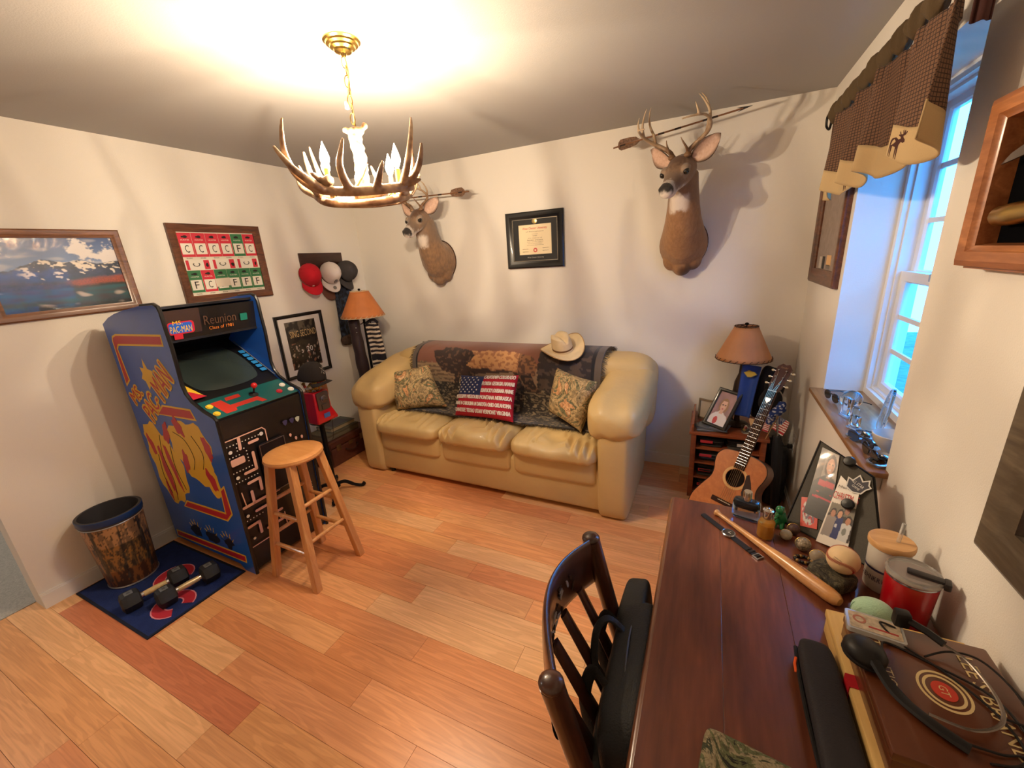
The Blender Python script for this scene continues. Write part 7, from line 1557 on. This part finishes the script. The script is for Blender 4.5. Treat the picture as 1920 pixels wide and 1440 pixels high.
B().prism(rrect(-.046, .046, -.027, .027, .005), .010, M).obj('case', mat('case_clear', (.9, .88, .84), .1, trans=.6), cdp, 25); B().prism(rrect(-.041, .041, -.022, .022, .003), .0006, M, .0102).obj('print', mat('note_print', S(190, 172, 146), .6, var=.3, vscale=90), cdp, 0); annulus(-.024, .004, .011, .007, .0005, M, z0=.0108).obj('print', mat('note_rose', S(170, 110, 90), .6), cdp, 0)
B().box((.012, -.010, .0110), (.046, .004, .0006), M).obj('print', mat('note_red', S(170, 60, 56), .6), cdp, 0)
# headset
m_hs = mat('headset_black', S(22, 20, 20), .45); hs_ = thing('headset', 'black corded headset lying on the cigar box', 'headset', (3.50, -2.38, TZ2))
c1 = V((3.428, -2.352, TZ2+.018)); HM1 = T(*c1) @ RZ(.5) @ RY(.18)
B().lathe([(.001, -.014), (.030, -.014), (.034, -.006), (.034, .004), (.028, .013), (.018, .018), (.001, .019)], 30, HM1).obj('ear_cup', m_hs, hs_); B().lathe([(.020, -.016), (.031, -.016), (.034, -.011), (.033, -.006)], 30, HM1).obj('ear_pad', mat('pad_foam', S(30, 26, 26), .95), hs_)
P = smoothpath([c1+V((.006, -.026, .008)), V((3.455, -2.42, TZ2+.010)), V((3.488, -2.458, TZ2+.010)), V((3.525, -2.482, TZ2+.008))], 6); B().tube(P, .010, 8, flat=.6).obj('headband_pad', m_hs, hs_); 
P = smoothpath([V((3.488, -2.445, TZ2+.014)), V((3.54, -2.45, TZ2+.014)), V((3.585, -2.42, TZ2+.014)), V((3.60, -2.37, TZ2+.014)), V((3.588, -2.31, TZ2+.018)), V((3.562, -2.285, TZ2+.022))], 6); B().tube(P, .003, 6, flat=.5).obj('headband', mat('spring_steel', S(150, 140, 132), .25, .9), hs_)
P = [V((3.562, -2.287, TZ2+.024)), V((3.545, -2.268, TZ2+.026)), V((3.522, -2.252, TZ2+.028))]; B().tube(P, .007, 8).obj('mic_arm', m_hs, hs_); B().box((3.512, -2.246, TZ2+.026), (.026, .022, .034), None, .005).obj('temple_pad', m_hs, hs_)
for k, P in enumerate(([c1+V((.03, .01, 0)), V((3.475, -2.30, TZ2+.004)), V((3.53, -2.32, TZ2+.003)), V((3.60, -2.36, TZ2+.004)), V((3.615, -2.43, TZ2+.003)), V((3.585, -2.475, TZ2+.003)), V((3.545, -2.49, TZ2+.003))], [V((3.50, -2.262, TZ2+.012)), V((3.475, -2.262, TZ2+.016)), V((3.50, -2.295, TZ2+.006)), V((3.55, -2.335, TZ2+.003)), V((3.59, -2.39, TZ2+.003)), V((3.60, -2.45, TZ2+.003)), V((3.57, -2.50, TZ2+.003))],
                       [V((3.46, -2.33, TZ2+.003)), V((3.455, -2.38, TZ2+.003)), V((3.50, -2.46, TZ2+.006)), V((3.56, -2.47, TZ2+.005)), V((3.595, -2.46, TZ2+.003)), V((3.62, -2.48, TZ2+.003))], [V((3.53, -2.31, TZ2+.004)), V((3.57, -2.29, TZ2+.012)), V((3.61, -2.30, TZ2+.018)), V((3.636, -2.36, TZ2+.012)), V((3.648, -2.45, TZ2-.01)), V((3.653, -2.60, TZ2-.04))], [V((3.60, -2.40, TZ2+.004)), V((3.625, -2.41, TZ2+.006)), V((3.645, -2.45, TZ2+.0)), V((3.652, -2.55, TZ2-.02))])):
    B().tube(smoothpath(P, 7), .0020, 6).obj('cord', mat('cord_black', S(26, 20, 20), .5), hs_)
# black case with orange pull
ca = thing('zip_case', 'black zip case with an orange zipper pull beside the pale box', 'case', (3.372, -2.42, Z0)); b = B(); b.cush((3.374, -2.42, Z0+.027), (.066, .31, .054), .35, .35, 44, 18, fn=wr(.003, 20, 1)); b.obj('case', mat('case_fabric', S(40, 36, 40), .8, bump=.3, bscale=300), ca, 80)
b = B(); b.tube(smoothpath([(3.341, -2.28, Z0+.026), (3.337, -2.35, Z0+.027), (3.337, -2.45, Z0+.027), (3.342, -2.56, Z0+.026)], 5), .004, 6); b.obj('zip', mat('zip_black', S(14, 14, 16), .5), ca); b = B(); b.tube([(3.336, -2.315, Z0+.032), (3.332, -2.33, Z0+.030), (3.333, -2.345, Z0+.024)], .0028, 6); b.obj('zip_pull', mat('pull_orange', S(236, 92, 30), .5), ca)
cw_ = thing('camouflage_cloth', 'camouflage patterned cloth case at the near end of the desk', 'cloth', (3.24, -2.62, Z0)); b = B(); b.cush((3.235, -2.64, Z0+.012), (.17, .22, .024), .4, .16, 44, 12, M=T(3.235, -2.64, 0) @ RZ(-.12) @ T(-3.235, 2.64, 0), fn=wr(.002, 18, 6)); b.obj('cloth', camo('woodland', [S(30, 30, 24), S(96, 100, 64), S(150, 136, 104), S(60, 64, 44), S(176, 160, 124)], 14), cw_, 80)
